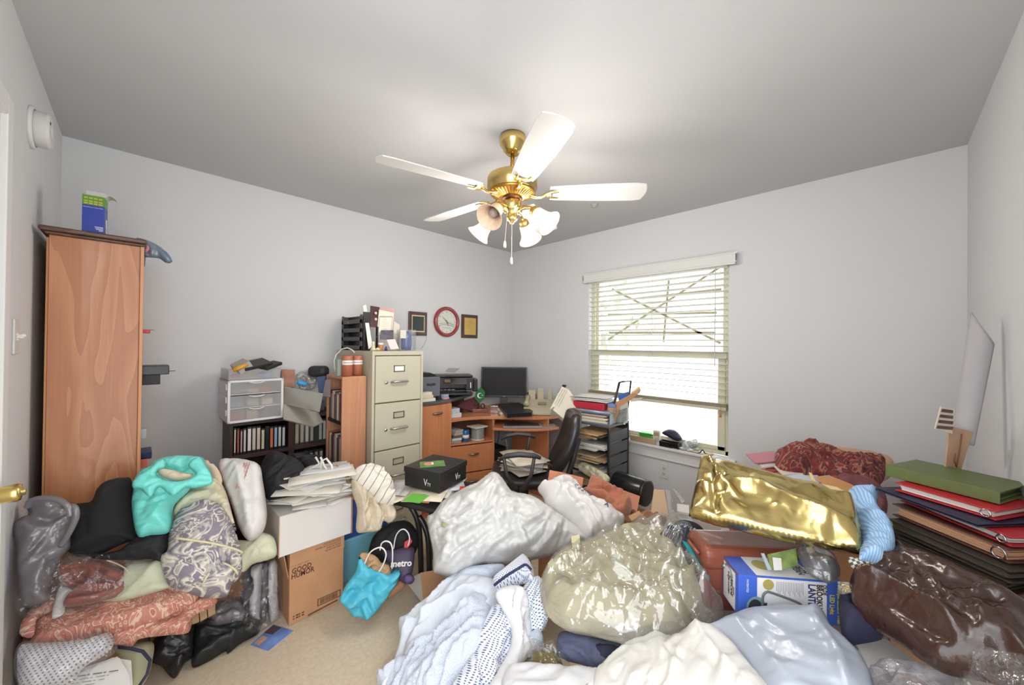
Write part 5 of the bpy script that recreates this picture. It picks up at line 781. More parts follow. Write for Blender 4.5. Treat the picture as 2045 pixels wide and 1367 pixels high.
scarfm = uvmat('scarf_red', '8a3b35', f_paisley('7c2f2d', 'a9705a', '5a3438', 13), .8, bump=.2, bs=50)
def f_dots(t, uv, s=125, c1='e4e8f0', c2='4d5a96'):
    mp = t.add('ShaderNodeMapping'); mp.inputs['Scale'].default_value = (s, s, s); mp.inputs['Rotation'].default_value = (0, 0, .6); t.link(uv, mp.inputs[0]); v = t.add('ShaderNodeTexVoronoi'); v.inputs['Randomness'].default_value = 0; v.inputs['Scale'].default_value = 1; v.voronoi_dimensions = '2D'; t.link(mp.outputs[0], v.inputs['Vector'])
    ramp(t, v.outputs['Distance'], [(.2, c2), (.3, c1)])
dots = uvmat('shirt_dotted', 'e0e4ec', f_dots, .85)
def f_heather(t, uv):
    n = t.add('ShaderNodeTexNoise'); n.inputs['Scale'].default_value = 330; n.inputs['Detail'].default_value = 2; t.link(uv, n.inputs['Vector']); ramp(t, n.outputs['Fac'], [(.35, 'b2bcd0'), (.65, 'd8dde6')])
heather = uvmat('shirt_heather', 'c3cde0', f_heather, .85); shirtw = mat('shirt_white', 'dfe0e3', .85, bump=.1, bs=300); shirtb = mat('shirt_paleblue', 'd0d5de', .85, bump=.1, bs=300)
def f_stripe(t, uv):
    mp = t.add('ShaderNodeMapping'); mp.inputs['Rotation'].default_value = (0, 0, .45); t.link(uv, mp.inputs[0]); wv = t.add('ShaderNodeTexWave'); wv.inputs['Scale'].default_value = 55; t.link(mp.outputs[0], wv.inputs['Vector']); ramp(t, wv.outputs['Fac'], [(.4, '86b6e6'), (.65, 'b8d3ee')])
stripe = uvmat('shirt_striped', '9cc2ea', f_stripe, .8)
def f_check(t, uv):
    mp = t.add('ShaderNodeMapping'); mp.inputs['Scale'].default_value = (140, 140, 140); t.link(uv, mp.inputs[0]); c = t.add('ShaderNodeTexChecker'); c.inputs['Scale'].default_value = 1; c.inputs[1].default_value = hx('dcdad2'); c.inputs[2].default_value = hx('5c5a58'); t.link(mp.outputs[0], c.inputs[0]); t.link(c.outputs[0], t.b.inputs['Base Color'])
plaid = uvmat('cloth_plaid', '9a9892', f_check, .85)
clearb = film('film_crinkle', 'fbfbfa', .1, .1, .08, .8, 6, 'f0f0ee'); clearl = film('film_light', 'fdfdfd', .055, .1, .02, .7, 16, 'e2e2e6')
Dp = lambda *a: tuple((x, y, 'D', d) for x, y, d in a)
# ================= LEFT PILE =================
ub('carton', (-.27, 2.08, 0), (-.02, 2.26, .36), mat('cardboard_dark', '8a6348', .8), 'brown carton buried under the pink paisley cloth in front of the oak bookcase', 'box'); ub('carton', (.05, 2.2, 0), (.38, 2.5, .3), mat('cardboard_dark', '8a6348', .8), 'brown carton buried under the floral bag and aqua bag', 'box')
soft('grey_plastic_bag', [(50, 1003), (62, 994), (90, 992), (114, 994), (132, 1006), (146, 1012), (153, 1028), (150, 1048), (141, 1062), (142, 1092), (118, 1122), (100, 1170), (96, 1200), (44, 1206), (33, 1150), (30, 1090), (22, 1052), (42, 1032), (58, 1026), (52, 1012)], Dp((60, 1000, 1.3), (140, 1010, 1.36), (60, 1190, 1.22)), greyp, 'crumpled grey plastic shopping bag standing below the brass door knob', 'bag', bulge=.05, thick=.025, edge=.06, res=.008, folds=[(.014, 80, .05, 3.5)], creases=[([(30, 1045), (80, 1060), (140, 1030)], .014, .012), ([(60, 1030), (100, 1045), (138, 1020)], -.02, .018)], gathers=[(110, 1035, .01, 14, .08)], seed=3, crinkle=[(.008, .05)])
gbg = [o for o in C.objects if o.name == 'grey_plastic_bag'][0]
for q, d in (([(55, 1012), (64, 998), (90, 994), (118, 998), (136, 1012), (140, 1030)], 1.25), ([(128, 1010), (148, 1012), (152, 1032), (140, 1060), (122, 1090)], 1.26)): m_ = MB(); m_.tube([at(x, y, D=d)-gbg.location for x, y in catmull(q, False, 5)], [.009]*(len(q)*5-4), 6); m_.build('bag_handle', greyp, gbg, True)
soft('dark_garment', [(60, 1090), (100, 1085), (120, 1100), (95, 1160), (80, 1210), (45, 1205), (38, 1140)], Dp((60, 1000, 1.32), (140, 1010, 1.38), (60, 1190, 1.25)), mat('cloth_dgrey', '55535a', .8), 'dark grey clothing inside the grey plastic bag', 'clothing', bulge=.02, thick=.03, edge=.05, folds=[(.006, 80, .04, 3)])
soft('felt_roll', [(262, 957), (250, 953), (236, 955), (215, 963), (199, 980), (190, 1000), (165, 1004), (146, 1012), (141, 1022), (148, 1060), (142, 1090), (147, 1108), (175, 1112), (200, 1107), (235, 1090), (262, 1080), (276, 1078), (273, 1050), (268, 1000)], Dp((150, 1010, 1.42), (260, 960, 1.5), (160, 1105, 1.36)), felt, 'rolled sheet of black felt standing in front of the oak bookcase', 'roll', bulge=.09, thick=.03, edge=.11, res=.008, creases=[([(160, 1100), (200, 1078), (250, 1066), (274, 1068)], .014, .008), ([(165, 1108), (205, 1090), (265, 1078)], -.03, .012), ([(190, 1000), (196, 1040), (200, 1075)], -.01, .02)], seed=5)
soft('black_cloth', [(270, 1072), (300, 1064), (335, 1060), (342, 1075), (336, 1100), (326, 1120), (300, 1116), (262, 1118), (200, 1116), (182, 1110), (240, 1096)], Dp((270, 1070, 1.42), (340, 1065, 1.46), (270, 1116, 1.38)), black_c, 'black cloth bunched under the aqua plastic bag', 'cloth', bulge=.03, thick=.05, edge=.05, res=.01, folds=[(.012, 10, .04, 2.5)], seed=6)
ag = soft('aqua_plastic_bag', [(266, 962), (275, 948), (300, 932), (311, 921), (352, 913), (402, 914), (410, 923), (424, 952), (419, 966), (386, 972), (372, 985), (348, 1010), (344, 1045), (334, 1064), (300, 1068), (274, 1068), (263, 1012), (266, 975)], Dp((280, 950, 1.5), (415, 940, 1.62), (290, 1065, 1.4)), aquam, 'aqua plastic shop bag with looped handles, paper showing in its mouth', 'bag', bulge=.06, thick=.06, edge=.08, res=.0075, folds=[(.01, 15, .05, 2.5)], creases=[([(270, 968), (300, 950), (318, 962), (345, 975), (385, 972), (420, 960)], .018, .01), ([(312, 940), (340, 948), (380, 946)], -.03, .02), ([(318, 968), (300, 1000), (280, 1040)], -.012, .012), ([(350, 985), (330, 1010), (300, 1050)], .01, .012)], gathers=[(315, 962, .012, 12, .1)], crinkle=[(.01, .06)], seed=8)
soft('bag_flap', [(264, 963), (275, 950), (300, 934), (311, 922), (330, 917), (330, 932), (314, 940), (316, 952), (345, 961), (376, 957), (390, 946), (376, 930), (385, 916), (402, 914), (414, 932), (425, 954), (420, 967), (390, 974), (370, 974), (345, 990), (318, 972), (300, 992), (280, 976), (266, 974)], Dp((280, 950, 1.42), (415, 940, 1.53), (290, 1065, 1.32)), aquam, bulge=.012, thick=.006, edge=.02, res=.006, folds=[(.006, 20, .03, 3)], parent=ag, seed=9)
soft('paper_contents', [(313, 940), (325, 935), (345, 938), (370, 944), (386, 946), (378, 955), (350, 959), (325, 952)], Dp((280, 950, 1.44), (415, 940, 1.54), (290, 1065, 1.34)), mat('tissue_beige', 'd3c1a8', .8), 'beige crumpled paper in the mouth of the aqua bag', 'paper', bulge=.02, thick=.03, edge=.03, res=.006, crinkle=[(.014, .03)], seed=2)
m_ = MB(); ok = [(268, 985), (274, 975), (276, 990), (270, 1000), (280, 998), (283, 1006), (279, 1010)], [(284, 1000), (282, 1012), (287, 1008)], [(270, 1022), (276, 1030), (272, 1036), (282, 1034)], [(268, 1040), (276, 1046), (284, 1040)]
a, n, e1, e2 = plane3(Dp((280, 950, 1.5), (415, 940, 1.62), (290, 1065, 1.4)))
soft('peach_cloth', [(402, 918), (418, 925), (432, 940), (440, 962), (436, 985), (424, 975), (424, 950)], Dp((402, 915, 1.66), (440, 950, 1.7), (420, 985, 1.62)), mat('cloth_peach', 'd9bfa8', .85), 'peach cloth edge behind the aqua bag', 'cloth', bulge=.03, thick=.03, edge=.03, res=.01)
soft('cream_quilted_cover', [(346, 1030), (358, 995), (385, 972), (420, 962), (438, 960), (452, 985), (462, 1020), (472, 1060), (455, 1040), (420, 1020)], Dp((350, 990, 1.58), (460, 990, 1.66), (400, 1030, 1.54)), florc, 'cream floral quilted cover rising above the grey floral bag', 'cover', bulge=.05, thick=.05, edge=.07, res=.01, folds=[(.01, 60, .06, 2)], seed=12)
fb = soft('floral_bag', [(392, 1000), (415, 998), (440, 1010), (462, 1045), (476, 1082), (484, 1125), (478, 1152), (462, 1168), (452, 1190), (425, 1194), (395, 1190), (352, 1176), (335, 1165), (324, 1132), (321, 1108), (334, 1098), (338, 1062), (350, 1030), (368, 1010)], Dp((400, 1000, 1.55), (470, 1080, 1.56), (340, 1165, 1.38)), flor, 'grey floral quilted bag slumped over the pile, lined with piping', 'bag', bulge=.11, thick=.06, edge=.13, res=.008, folds=[(.01, 70, .07, 2.)], creases=[([(338, 1085), (380, 1092), (425, 1098), (470, 1110)], .012, .006), ([(338, 1120), (380, 1125), (440, 1130), (480, 1140)], -.035, .016), ([(335, 1105), (345, 1120), (400, 1122), (450, 1140)], .02, .012), ([(440, 1140), (460, 1150), (478, 1150)], .015, .01)], seed=14)
pcm = mat('piping_cream', 'cfc6a2', .7); a, n, e1, e2 = plane3(Dp((400, 1000, 1.55), (470, 1080, 1.56), (340, 1165, 1.38)))
for q, hh in (([(341, 1084), (370, 1090), (410, 1096), (450, 1105), (474, 1112)], .126), ([(395, 1174), (402, 1160), (412, 1146)], .1), ([(430, 1128), (452, 1140), (466, 1152)], .1)):
    m_ = MB(); m_.tube([hitp(p, a, n)+n*(hh-.03*abs(2*i/(len(q)*4-4)-1)**3)-fb.location for i, p in enumerate(catmull(q, False, 4))], .004, 6); m_.build('piping', pcm, fb, True)
soft('shopping_bag_white', [(441, 920), (470, 917), (500, 921), (519, 930), (525, 960), (531, 1000), (533, 1032), (526, 1060), (508, 1077), (492, 1076), (476, 1050), (463, 1010), (449, 975), (436, 940)], Dp((440, 925, 1.76), (525, 930, 1.82), (490, 1075, 1.62)), plasw, 'tall white plastic shopping bag with faint red print, leaning on the quilt', 'bag', bulge=.08, thick=.05, edge=.1, res=.009, folds=[(.008, 75, .05, 4)], crinkle=[(.01, .06)], creases=[([(470, 925), (485, 980), (500, 1060)], .014, .01), ([(445, 935), (470, 990), (488, 1060)], -.012, .01), ([(505, 935), (512, 990), (510, 1060)], -.012, .01)], seed=15)
a, n, e1, e2 = plane3(Dp((440, 925, 1.76), (525, 930, 1.82), (490, 1075, 1.62))); rb = [o for o in C.objects if o.name == 'shopping_bag_white'][0]
redi = mat('ink_faded_red', 'c98f88', .7)
for i, x in enumerate((484, 489, 494)): 
    p = hitp((x, 962), a, n)+n*.083; 
    m_ = MB(); m_.M = Matrix.Translation(-rb.location)@fr(p, e2*-1+e1*.15, e1+e2*.15)
    for k in range(22): m_.box(-.06+k*.0055, -.0565+k*.0055, -.002, .0015+.001*(k % 3), -.002, .003)
    m_.build('faded_print', redi, rb)
soft('pale_green_quilt', [(452, 1080), (478, 1078), (505, 1078), (525, 1064), (546, 1072), (552, 1103), (530, 1116), (500, 1124), (478, 1140)], Dp((460, 1075, 1.72), (545, 1070, 1.76), (490, 1130, 1.66)), mat('quilt_green', 'd3d3b8', .85, bump=.3, bs=60), 'pale green quilted cushion under the tall white shopping bag', 'cushion', bulge=.05, thick=.1, edge=.05, res=.01, crinkle=[(.008, .05)], seed=16)
soft('pale_green_blanket', [(262, 1122), (300, 1118), (325, 1116), (335, 1150), (340, 1170), (300, 1185), (240, 1200), (200, 1195), (240, 1160)], Dp((262, 1122, 1.4), (330, 1120, 1.42), (240, 1198, 1.36)), mat('quilt_sage', 'c9ccb2', .85, bump=.15, bs=60), 'pale sage blanket between the brown shawl and the floral bag', 'blanket', bulge=.04, thick=.06, edge=.05, res=.01, folds=[(.006, 20, .05, 2.)], seed=17)
# paisley cloth
def pz(*a): return Dp(*a)
soft('paisley_cloth', [(62, 1302), (64, 1268), (66, 1250), (78, 1238), (112, 1224), (200, 1200), (290, 1170), (330, 1160), (371, 1172), (398, 1190), (340, 1226), (280, 1247), (222, 1264), (140, 1286)], pz((65, 1250, 1.28), (370, 1172, 1.5), (140, 1285, 1.27)), pais, 'pink paisley cloth folded long across the left pile, upper fold', 'cloth', bulge=.045, thick=.05, edge=.05, res=.008, folds=[(.006, -20, .05, 4)], creases=[([(66, 1290), (200, 1258), (340, 1215)], .012, .012)], seed=18)
soft('paisley_bolster', [(222, 1264), (290, 1240), (345, 1222), (400, 1192), (432, 1194), (426, 1210), (388, 1230), (376, 1262), (332, 1268), (280, 1275), (262, 1290), (228, 1287)], pz((230, 1262, 1.36), (430, 1195, 1.55), (262, 1288, 1.36)), pais, 'pink paisley cloth, lower fold creased beside the pine crate', 'cloth', bulge=.05, thick=.06, edge=.05, res=.008, creases=[([(226, 1285), (280, 1262), (420, 1200)], -.02, .008), ([(262, 1284), (320, 1262), (380, 1245)], .012, .01)], folds=[(.008, -25, .04, 4)], seed=19)
soft('paisley_tail', [(41, 1264), (45, 1238), (70, 1205), (95, 1190), (114, 1188), (110, 1215), (72, 1238), (64, 1272)], pz((45, 1250, 1.22), (110, 1190, 1.32), (60, 1275, 1.22)), pais, 'short end of pink paisley cloth sticking out at the far left', 'cloth', bulge=.03, thick=.03, edge=.03, res=.008, seed=20)
# brown shawl in clear bag
velr = mat('velour_brown', '8f4d40', .7, sheen=.3, bump=.1, bs=90)
sh = soft('brown_shawl', [(116, 1132), (140, 1126), (175, 1123), (215, 1128), (245, 1140), (262, 1152), (258, 1170), (235, 1190), (190, 1202), (130, 1211), (132, 1190), (150, 1178), (128, 1165), (120, 1150)], pz((120, 1130, 1.31), (255, 1150, 1.38), (150, 1205, 1.27)), velr, 'folded brown-red shawl with beaded edge inside a clear bag', 'shawl', bulge=.05, thick=.05, edge=.05, res=.006, creases=[([(125, 1140), (160, 1165), (220, 1168), (250, 1160)], -.045, .008), ([(150, 1135), (180, 1158), (205, 1150), (190, 1138)], -.04, .007), ([(140, 1180), (200, 1178), (245, 1165)], .025, .008), ([(135, 1195), (190, 1186), (240, 1172)], -.04, .007)], seed=21)
m_ = MB(); a, n, e1, e2 = plane3(pz((120, 1130, 1.31), (255, 1150, 1.38), (150, 1205, 1.27)))
for i in range(26):
    q = catmull([(214, 1130), (232, 1136), (250, 1146), (258, 1158)], False, 10)[i] if i < 26 else None; p = hitp(q, a, n)+n*.05-sh.location; m_.lathe([(0, -.003), (.003, 0), (0, .003)], 6, p)
m_.build('beaded_edge', mat('bead_cream', 'd9cbb0', .5), sh)
soft('white_lining', [(104, 1230), (118, 1175), (134, 1168), (146, 1178), (132, 1195), (128, 1222), (116, 1232)], pz((104, 1230, 1.25), (140, 1172, 1.3), (128, 1222, 1.26)), wht, 'white folded edge of paper under the brown shawl', 'paper', bulge=.015, thick=.02, edge=.02, res=.007)
soft('clear_bag', [(76, 1142), (108, 1112), (160, 1104), (230, 1108), (292, 1118), (302, 1130), (272, 1160), (240, 1190), (190, 1210), (110, 1228), (42, 1232), (30, 1205), (60, 1175)], pz((76, 1142, 1.27), (295, 1122, 1.39), (110, 1225, 1.22)), clearl, 'clear plastic bag wrapped around the brown shawl', 'bag', bulge=.075, thick=.03, edge=.08, res=.008, crinkle=[(.03, .06)], seed=22)
# bottom left
dotf = uvmat('fabric_pinholes', 'd5d3d8', lambda t, uv: f_dots(t, uv, 105, 'd6d4d9', '85838a'), .7)
soft('perforated_fabric', [(42, 1288), (100, 1282), (170, 1275), (218, 1262), (226, 1288), (205, 1310), (170, 1330), (140, 1367), (100, 1385), (44, 1380), (34, 1330)], pz((45, 1290, 1.2), (220, 1268, 1.3), (60, 1370, 1.16)), dotf, 'pale grey fabric with a pinhole pattern at the bottom left corner', 'fabric', bulge=.05, thick=.1, edge=.07, res=.009, folds=[(.01, -20, .06, 2)], seed=23)
soft('clear_bag', [(38, 1286), (110, 1278), (200, 1262), (228, 1275), (232, 1300), (190, 1330), (150, 1372), (60, 1392), (30, 1350)], pz((45, 1290, 1.17), (220, 1268, 1.27), (60, 1370, 1.13)), clearl, 'clear plastic bag over the pinhole fabric at the bottom left', 'bag', bulge=.07, thick=.02, edge=.07, res=.009, crinkle=[(.025, .05)], seed=24)
for i, q in enumerate([[(120, 1372), (170, 1335), (225, 1312), (262, 1318), (266, 1380)], [(105, 1368), (150, 1338), (235, 1310), (240, 1330), (262, 1372)], [(108, 1372), (165, 1340), (238, 1312), (258, 1345), (262, 1378)]]):
    pslab('printed_sheet', q, Dp((120, 1372, 1.2-.006*i), (262, 1318, 1.3-.006*i), (240, 1375, 1.22-.006*i)), .0015, wht, 'printed white sheet fanned at the bottom left edge of the photo, %s' % ['lowest', 'middle', 'topmost'][i], 'sheet', 'printed sheets at the bottom left')
a, n, e1, e2 = plane3(Dp((120, 1372, 1.186), (262, 1318, 1.286), (240, 1375, 1.206))); ps_ = C.objects[-1] if False else [o for o in C.objects if o.name.startswith('printed_sheet')][-1]
m_ = MB(); p = hitp((188, 1346), a, n)+n*.001; m_.M = Matrix.Translation(-ps_.location)@fr(p, e1+e2*.3, e2-e1*.3)
for i in range(5):
    for k in range(9-i): m_.box(-.06+k*.014, -.06+k*.014+.006+.004*((k*5+i) % 3), -i*.011, -i*.011+(.0028 if i == 0 else .0014), 0, .0004)
m_.build('printed_text', ink, ps_)
soft('olive_pouch', [(228, 1292), (262, 1286), (296, 1280), (308, 1288), (304, 1320), (296, 1350), (280, 1372), (262, 1376), (250, 1330)], pz((230, 1292, 1.38), (305, 1285, 1.42), (260, 1372, 1.34)), mat('felt_olive', 'a9a88c', .85), 'olive-beige soft pouch with a navy strap at the bottom left', 'pouch', bulge=.05, thick=.06, edge=.06, res=.009, seed=25)
m_ = MB(); P_ = [at(x, y, D=d) for x, y, d in [(228, 1290, 1.34), (260, 1294, 1.33), (285, 1300, 1.34), (300, 1318, 1.33), (294, 1345, 1.3), (276, 1372, 1.28)]]; c_ = P_[0]; m_.tube([p-c_ for p in P_], .005, 6); one(m_, 'navy_strap', mat('strap_navy', '2c3048', .6), 'thin navy strap curving over the olive pouch', 'strap', loc=c_, smooth=True)
cr = E('pine_crate', at(404, 1225, D=1.62), 0, 'small end of a slatted pine crate poking from under the paisley cloth', 'crate')
for i, q in enumerate([[(381, 1222), (396, 1215), (398, 1240), (383, 1246)], [(398, 1214), (412, 1207), (414, 1232), (400, 1240)], [(414, 1206), (430, 1198), (430, 1224), (416, 1231)]]): pslab('slat', q, Dp((381, 1222, 1.64), (430, 1200, 1.7), (383, 1246, 1.62)), .03, mat('pine', 'c9a27c', .6, var=.12, vs=20), parent=cr)
soft('grey_carrier_bag', [(412, 1225), (430, 1205), (455, 1192), (478, 1200), (488, 1215), (486, 1232), (470, 1240), (445, 1244), (425, 1246)], Dp((415, 1225, 1.72), (488, 1215, 1.76), (430, 1245, 1.68)), greyp, 'small translucent grey bag beside the pine crate', 'bag', bulge=.04, thick=.06, edge=.04, res=.008, crinkle=[(.015, .04)], seed=26)
# clear column of bags under the quilt
for i, (q, c, lab) in enumerate([([(478, 1140), (500, 1125), (505, 1180), (500, 1235), (480, 1230), (472, 1190)], '55525a', 'dark grey garment standing in the clear bag left of the white strips'), ([(500, 1135), (512, 1128), (524, 1130), (522, 1180), (520, 1232), (500, 1236), (498, 1195), (507, 1165)], 'd6d3d6', 'white fabric strip in the clear bag, left one'), ([(526, 1130), (535, 1125), (534, 1180), (532, 1236), (521, 1234), (524, 1180)], '6c6a6e', 'grey fabric fold between the two white strips'), ([(536, 1128), (552, 1124), (553, 1180), (556, 1228), (540, 1234), (536, 1180)], 'cfccd0', 'white fabric strip in the clear bag, right one')]):
    soft('folded_garment', q, Dp((480, 1125, 1.84), (550, 1125, 1.88), (500, 1235, 1.84)), mat('gar_'+c, c, .7), lab, 'garment', bulge=.03, thick=.06, edge=.03, res=.01, folds=[(.01, 90, .03, 4)], seed=30+i)
soft('clear_bag', [(440, 1150), (475, 1130), (520, 1118), (556, 1116), (560, 1180), (563, 1225), (545, 1244), (512, 1262), (470, 1245), (445, 1215)], Dp((450, 1130, 1.8), (556, 1120, 1.84), (512, 1250, 1.76)), clearl, 'tall clear plastic bag of garments standing beside the ice cream carton', 'bag', bulge=.05, thick=.08, edge=.06, res=.009, crinkle=[(.03, .06)], folds=[(.015, 85, .05, 4)], seed=34)
# black garments on the carpet
soft('black_garment', [(306, 1278), (330, 1262), (372, 1240), (388, 1250), (386, 1280), (384, 1310), (368, 1325), (352, 1352), (340, 1350), (322, 1330), (300, 1318)], ((306, 1278, .14), (388, 1250, .12), (345, 1350, .02)), gloss_b, 'shiny black garment with a tag lying on the carpet, left piece', 'garment', bulge=.05, thick=.02, edge=.07, res=.008, folds=[(.022, 60, .05, 2.5)], minz=.002, seed=35)
soft('black_garment', [(386, 1252), (420, 1238), (455, 1242), (480, 1235), (516, 1238), (520, 1250), (514, 1266), (480, 1285), (455, 1305), (450, 1300), (420, 1318), (390, 1332), (382, 1325), (384, 1290)], ((386, 1252, .1), (516, 1240, .05), (390, 1330, .01)), mat('nylon_green_black', '1b1e1f', .5, bump=.4, bs=22), 'black garment trailing right across the carpet, right piece', 'garment', bulge=.045, thick=.01, edge=.06, res=.008, folds=[(.022, 20, .05, 3)], minz=.002, seed=36)
ub('garment_tag', (.18, 1.98, .09), (.19, 2.0, .12), wht, 'tiny white garment tag on the shiny black garment', 'tag') if False else None
# glossy brochure
bro = flat('glossy_leaflet', [(500, 1286), (546, 1246), (586, 1258), (536, 1298)], .004, mat('leaflet_blue', '6f8cc8', .3, var=.45, vs=9), 'glossy blue leaflet with a small portrait lying on the carpet', 'leaflet', th=.003)
flat('portrait_photo', [(508, 1284), (524, 1268), (534, 1272), (518, 1288)], .0055, mat('portrait_skin', 'c49a84', .4, var=.2, vs=60), None, None, th=.0008).parent = None
o = [q for q in C.objects if q.name == 'portrait_photo'][0]; o.parent = bro; o.location = o.location-bro.location
o = flat('leaflet_flap', [(528, 1262), (546, 1247), (562, 1252), (544, 1266)], .0055, mat('leaflet_dark', '4a3d44', .4), None, None, th=.0008); o.parent = bro; o.location = o.location-bro.location
# ================= CENTRE LEFT =================
soft('black_jacket', [(520, 935), (528, 915), (548, 910), (575, 916), (600, 930), (612, 950), (606, 985), (585, 995), (545, 1000), (528, 990), (515, 965)], Dp((520, 930, 1.95), (610, 945, 2.02), (545, 998, 1.85)), black_c, 'black jacket bunched between the white shopping bag and the envelopes', 'jacket', bulge=.09, thick=.08, edge=.1, res=.01, folds=[(.022, 50, .07, 2.2)], seed=40)
soft('black_tote_bag', [(575, 918), (600, 908), (640, 914), (665, 925), (668, 945), (640, 962), (612, 975), (600, 950)], Dp((580, 915, 2.1), (665, 925, 2.15), (610, 972, 2.0)), gloss_b, 'black tote bag behind the envelopes, with white straps', 'bag', bulge=.06, thick=.08, edge=.08, res=.01, folds=[(.015, 20, .07, 2.2)], seed=41)
for i, (q, c) in enumerate([([(605, 950), (620, 935), (638, 925), (630, 912)], 'dad8d4'), ([(640, 945), (642, 920), (652, 915), (662, 928), (666, 945)], 'e6e2da'), ([(640, 912), (648, 930), (655, 940)], 'e6e2da')]):
    m_ = MB(); P_ = [at(x, y, D=1.98) for x, y in q]; c_ = P_[0]; m_.tube([p-c_ for p in P_], .0055, 6); one(m_, 'bag_strap', mat('strap_'+c, c, .6), ['pale flat strap lying left over the black tote bag', 'white looped strap standing up at the right of the black tote bag', 'short white strip crossing behind the looped strap'][i], 'strap', loc=c_, smooth=True)
cwb = mat('corrugated_white', 'dedad6', .7); kraft = mat('corrugated_kraft', 'bd8e68', .75, var=.05, vs=10, bump=.05, bs=50)
wb = E('white_carton', (.653, 2.2, .365), 0, 'large white cardboard box on top of the ice cream carton', 'box')
MB().box(-.17, .17, -.17, .17, 0, .195).build('carton_body', cwb, wb, bevel=.003); m_ = MB(); m_.box(-.1735, -.17, -.174, -.171, 0, .195); m_.box(.17, .1735, -.174, -.171, 0, .195); m_.build('cut_edge', kraft, wb)
gh = E('ice_cream_carton', (.665, 2.19, 0), 0, 'brown ice cream carton printed Good Humor, standing on the carpet', 'box')
MB().box(-.13, .13, -.135, .13, 0, .345).build('carton_body', kraft, gh, bevel=.004); m_ = MB(); m_.grid(lambda u, v: (-.13-.012*math.sin(u*3)*v-.02*v, -.12+.2*u, .345-.12*(1-v)), 6, 4); m_.build('side_flap', kraft, gh, solid=.004); m_ = MB(); m_.box(-.13, .13, -.139, -.135, .29, .36); m_.build('front_flap', kraft, gh, bevel=.002)
cin = mat('carton_ink', '5a3324', .7); G = Matrix.Translation((0, -.1358, 0))@Matrix.Rotation(R_(90), 4, 'X'); G2 = Matrix.Translation((0, -.1394, 0))@Matrix.Rotation(R_(90), 4, 'X')
txt('GOOD', .036, cin, gh, G@Matrix.Translation((-.075, .262, 0)), 'logo', sx=.8, bold=.0006); txt('HUMOR', .036, cin, gh, G@Matrix.Translation((-.07, .236, 0)), 'logo', sx=.8, bold=.0006); m_ = MB()
for r in (.016, .01): m_.tube([(-.072+r*math.cos(a)*1.3, -.1362, .284+r*math.sin(a)) for a in np.linspace(0, math.pi, 10)], .001, 4)
m_.build('logo_arch', cin, gh)
for i, s in enumerate(('GOOD HUMOR', 'VANILLA/CHOCOLATE', 'SNACK POPS', 'SANDWICHES')): txt(s, .0125, cin, gh, (G2 if i < 1 else G2)@Matrix.Translation((.112, .345-.0125*i, 0)), 'product_name', ax='RIGHT')
m_ = MB(); z0 = .035; m_.box(.0, .115, -.1362, -.1352, z0, z0+.003); m_.box(.0, .115, -.1362, -.1352, z0+.033, z0+.036); m_.box(0, .004, -.1362, -.1352, z0, z0+.036); m_.box(.111, .115, -.1362, -.1352, z0, z0+.036); rs = np.random.RandomState(1); x = .012
while x < .1: w_ = .0012+.002*rs.rand(); m_.box(x, x+w_, -.1362, -.1352, z0+.006, z0+.03); x += w_+.0012+.0015*rs.rand()
m_.build('barcode', cin, gh); m_ = MB(); [m_.box(-.112+k*.013, -.112+k*.013+.006+.005*(k % 2), -.1362, -.1355, z_, z_+.006) for z_ in (.036, .024) for k in range(4)]; m_.build('storage_note', cin, gh); m_ = MB(); m_.box(-.045, .1, -.1365, -.135, .012, .02, R=(0, R_(-4), 0)); m_.build('packing_tape', film('tape_clear', 'e8dcc8', .2, .1, .1, .1, 20, 'c9a887'), gh)
# envelopes
rs = np.random.RandomState(12); ew = [mat('env%d' % i, c, .7) for i, c in enumerate(['e6e5e3', 'dddbd8', 'e2ddd2', 'd3d4d6'])]; base = []
for k in range(4):
    w_, h_ = [(.24, .11), (.22, .15), (.3, .22), (.24, .105)][k]; m_ = MB(); m_.grid(lambda u, v: ((u-.5)*w_, (v-.5)*h_, .0022*math.sin((u+k*.3)*3.1)*(1 if k % 2 else -1)), 6, 3); base.append(m_)
lab_e = 'envelope in the loose heap on top of the large white box'
N_ = 44
for j in range(N_):
    k = j % 4; o = bpy.data.objects.get('_e%d' % k)
    r = 1-j/N_; ox = .04+rs.randn()*.045; oy = -.01+rs.randn()*.045
    if j < 4: o = base[k].build('envelope', ew[k], None, True, solid=.0022); base[k] = o
    else: o = base[k].copy(); C.objects.link(o)
    o.location = (.653+ox, 2.14+oy, .5655+j*.0036); o.rotation_euler = (.035*rs.randn(), .03*rs.randn(), (rs.rand()-.5)*(2.6 if k != 2 else 1.1)); tag(o, '%s %s' % (['white', 'grey-white', 'cream large', 'cool grey'][k], lab_e), 'envelope', 'envelopes heaped on the white box')
pslab('magazine', [(672, 926), (692, 946), (714, 966), (704, 974), (684, 952)], Dp((672, 926, 2.02), (714, 966, 1.98), (684, 952, 1.98)), .01, mat('mag_print', '8a7058', .5, var=.6, vs=45), 'colourful magazine corner sticking out behind the envelopes', 'magazine')
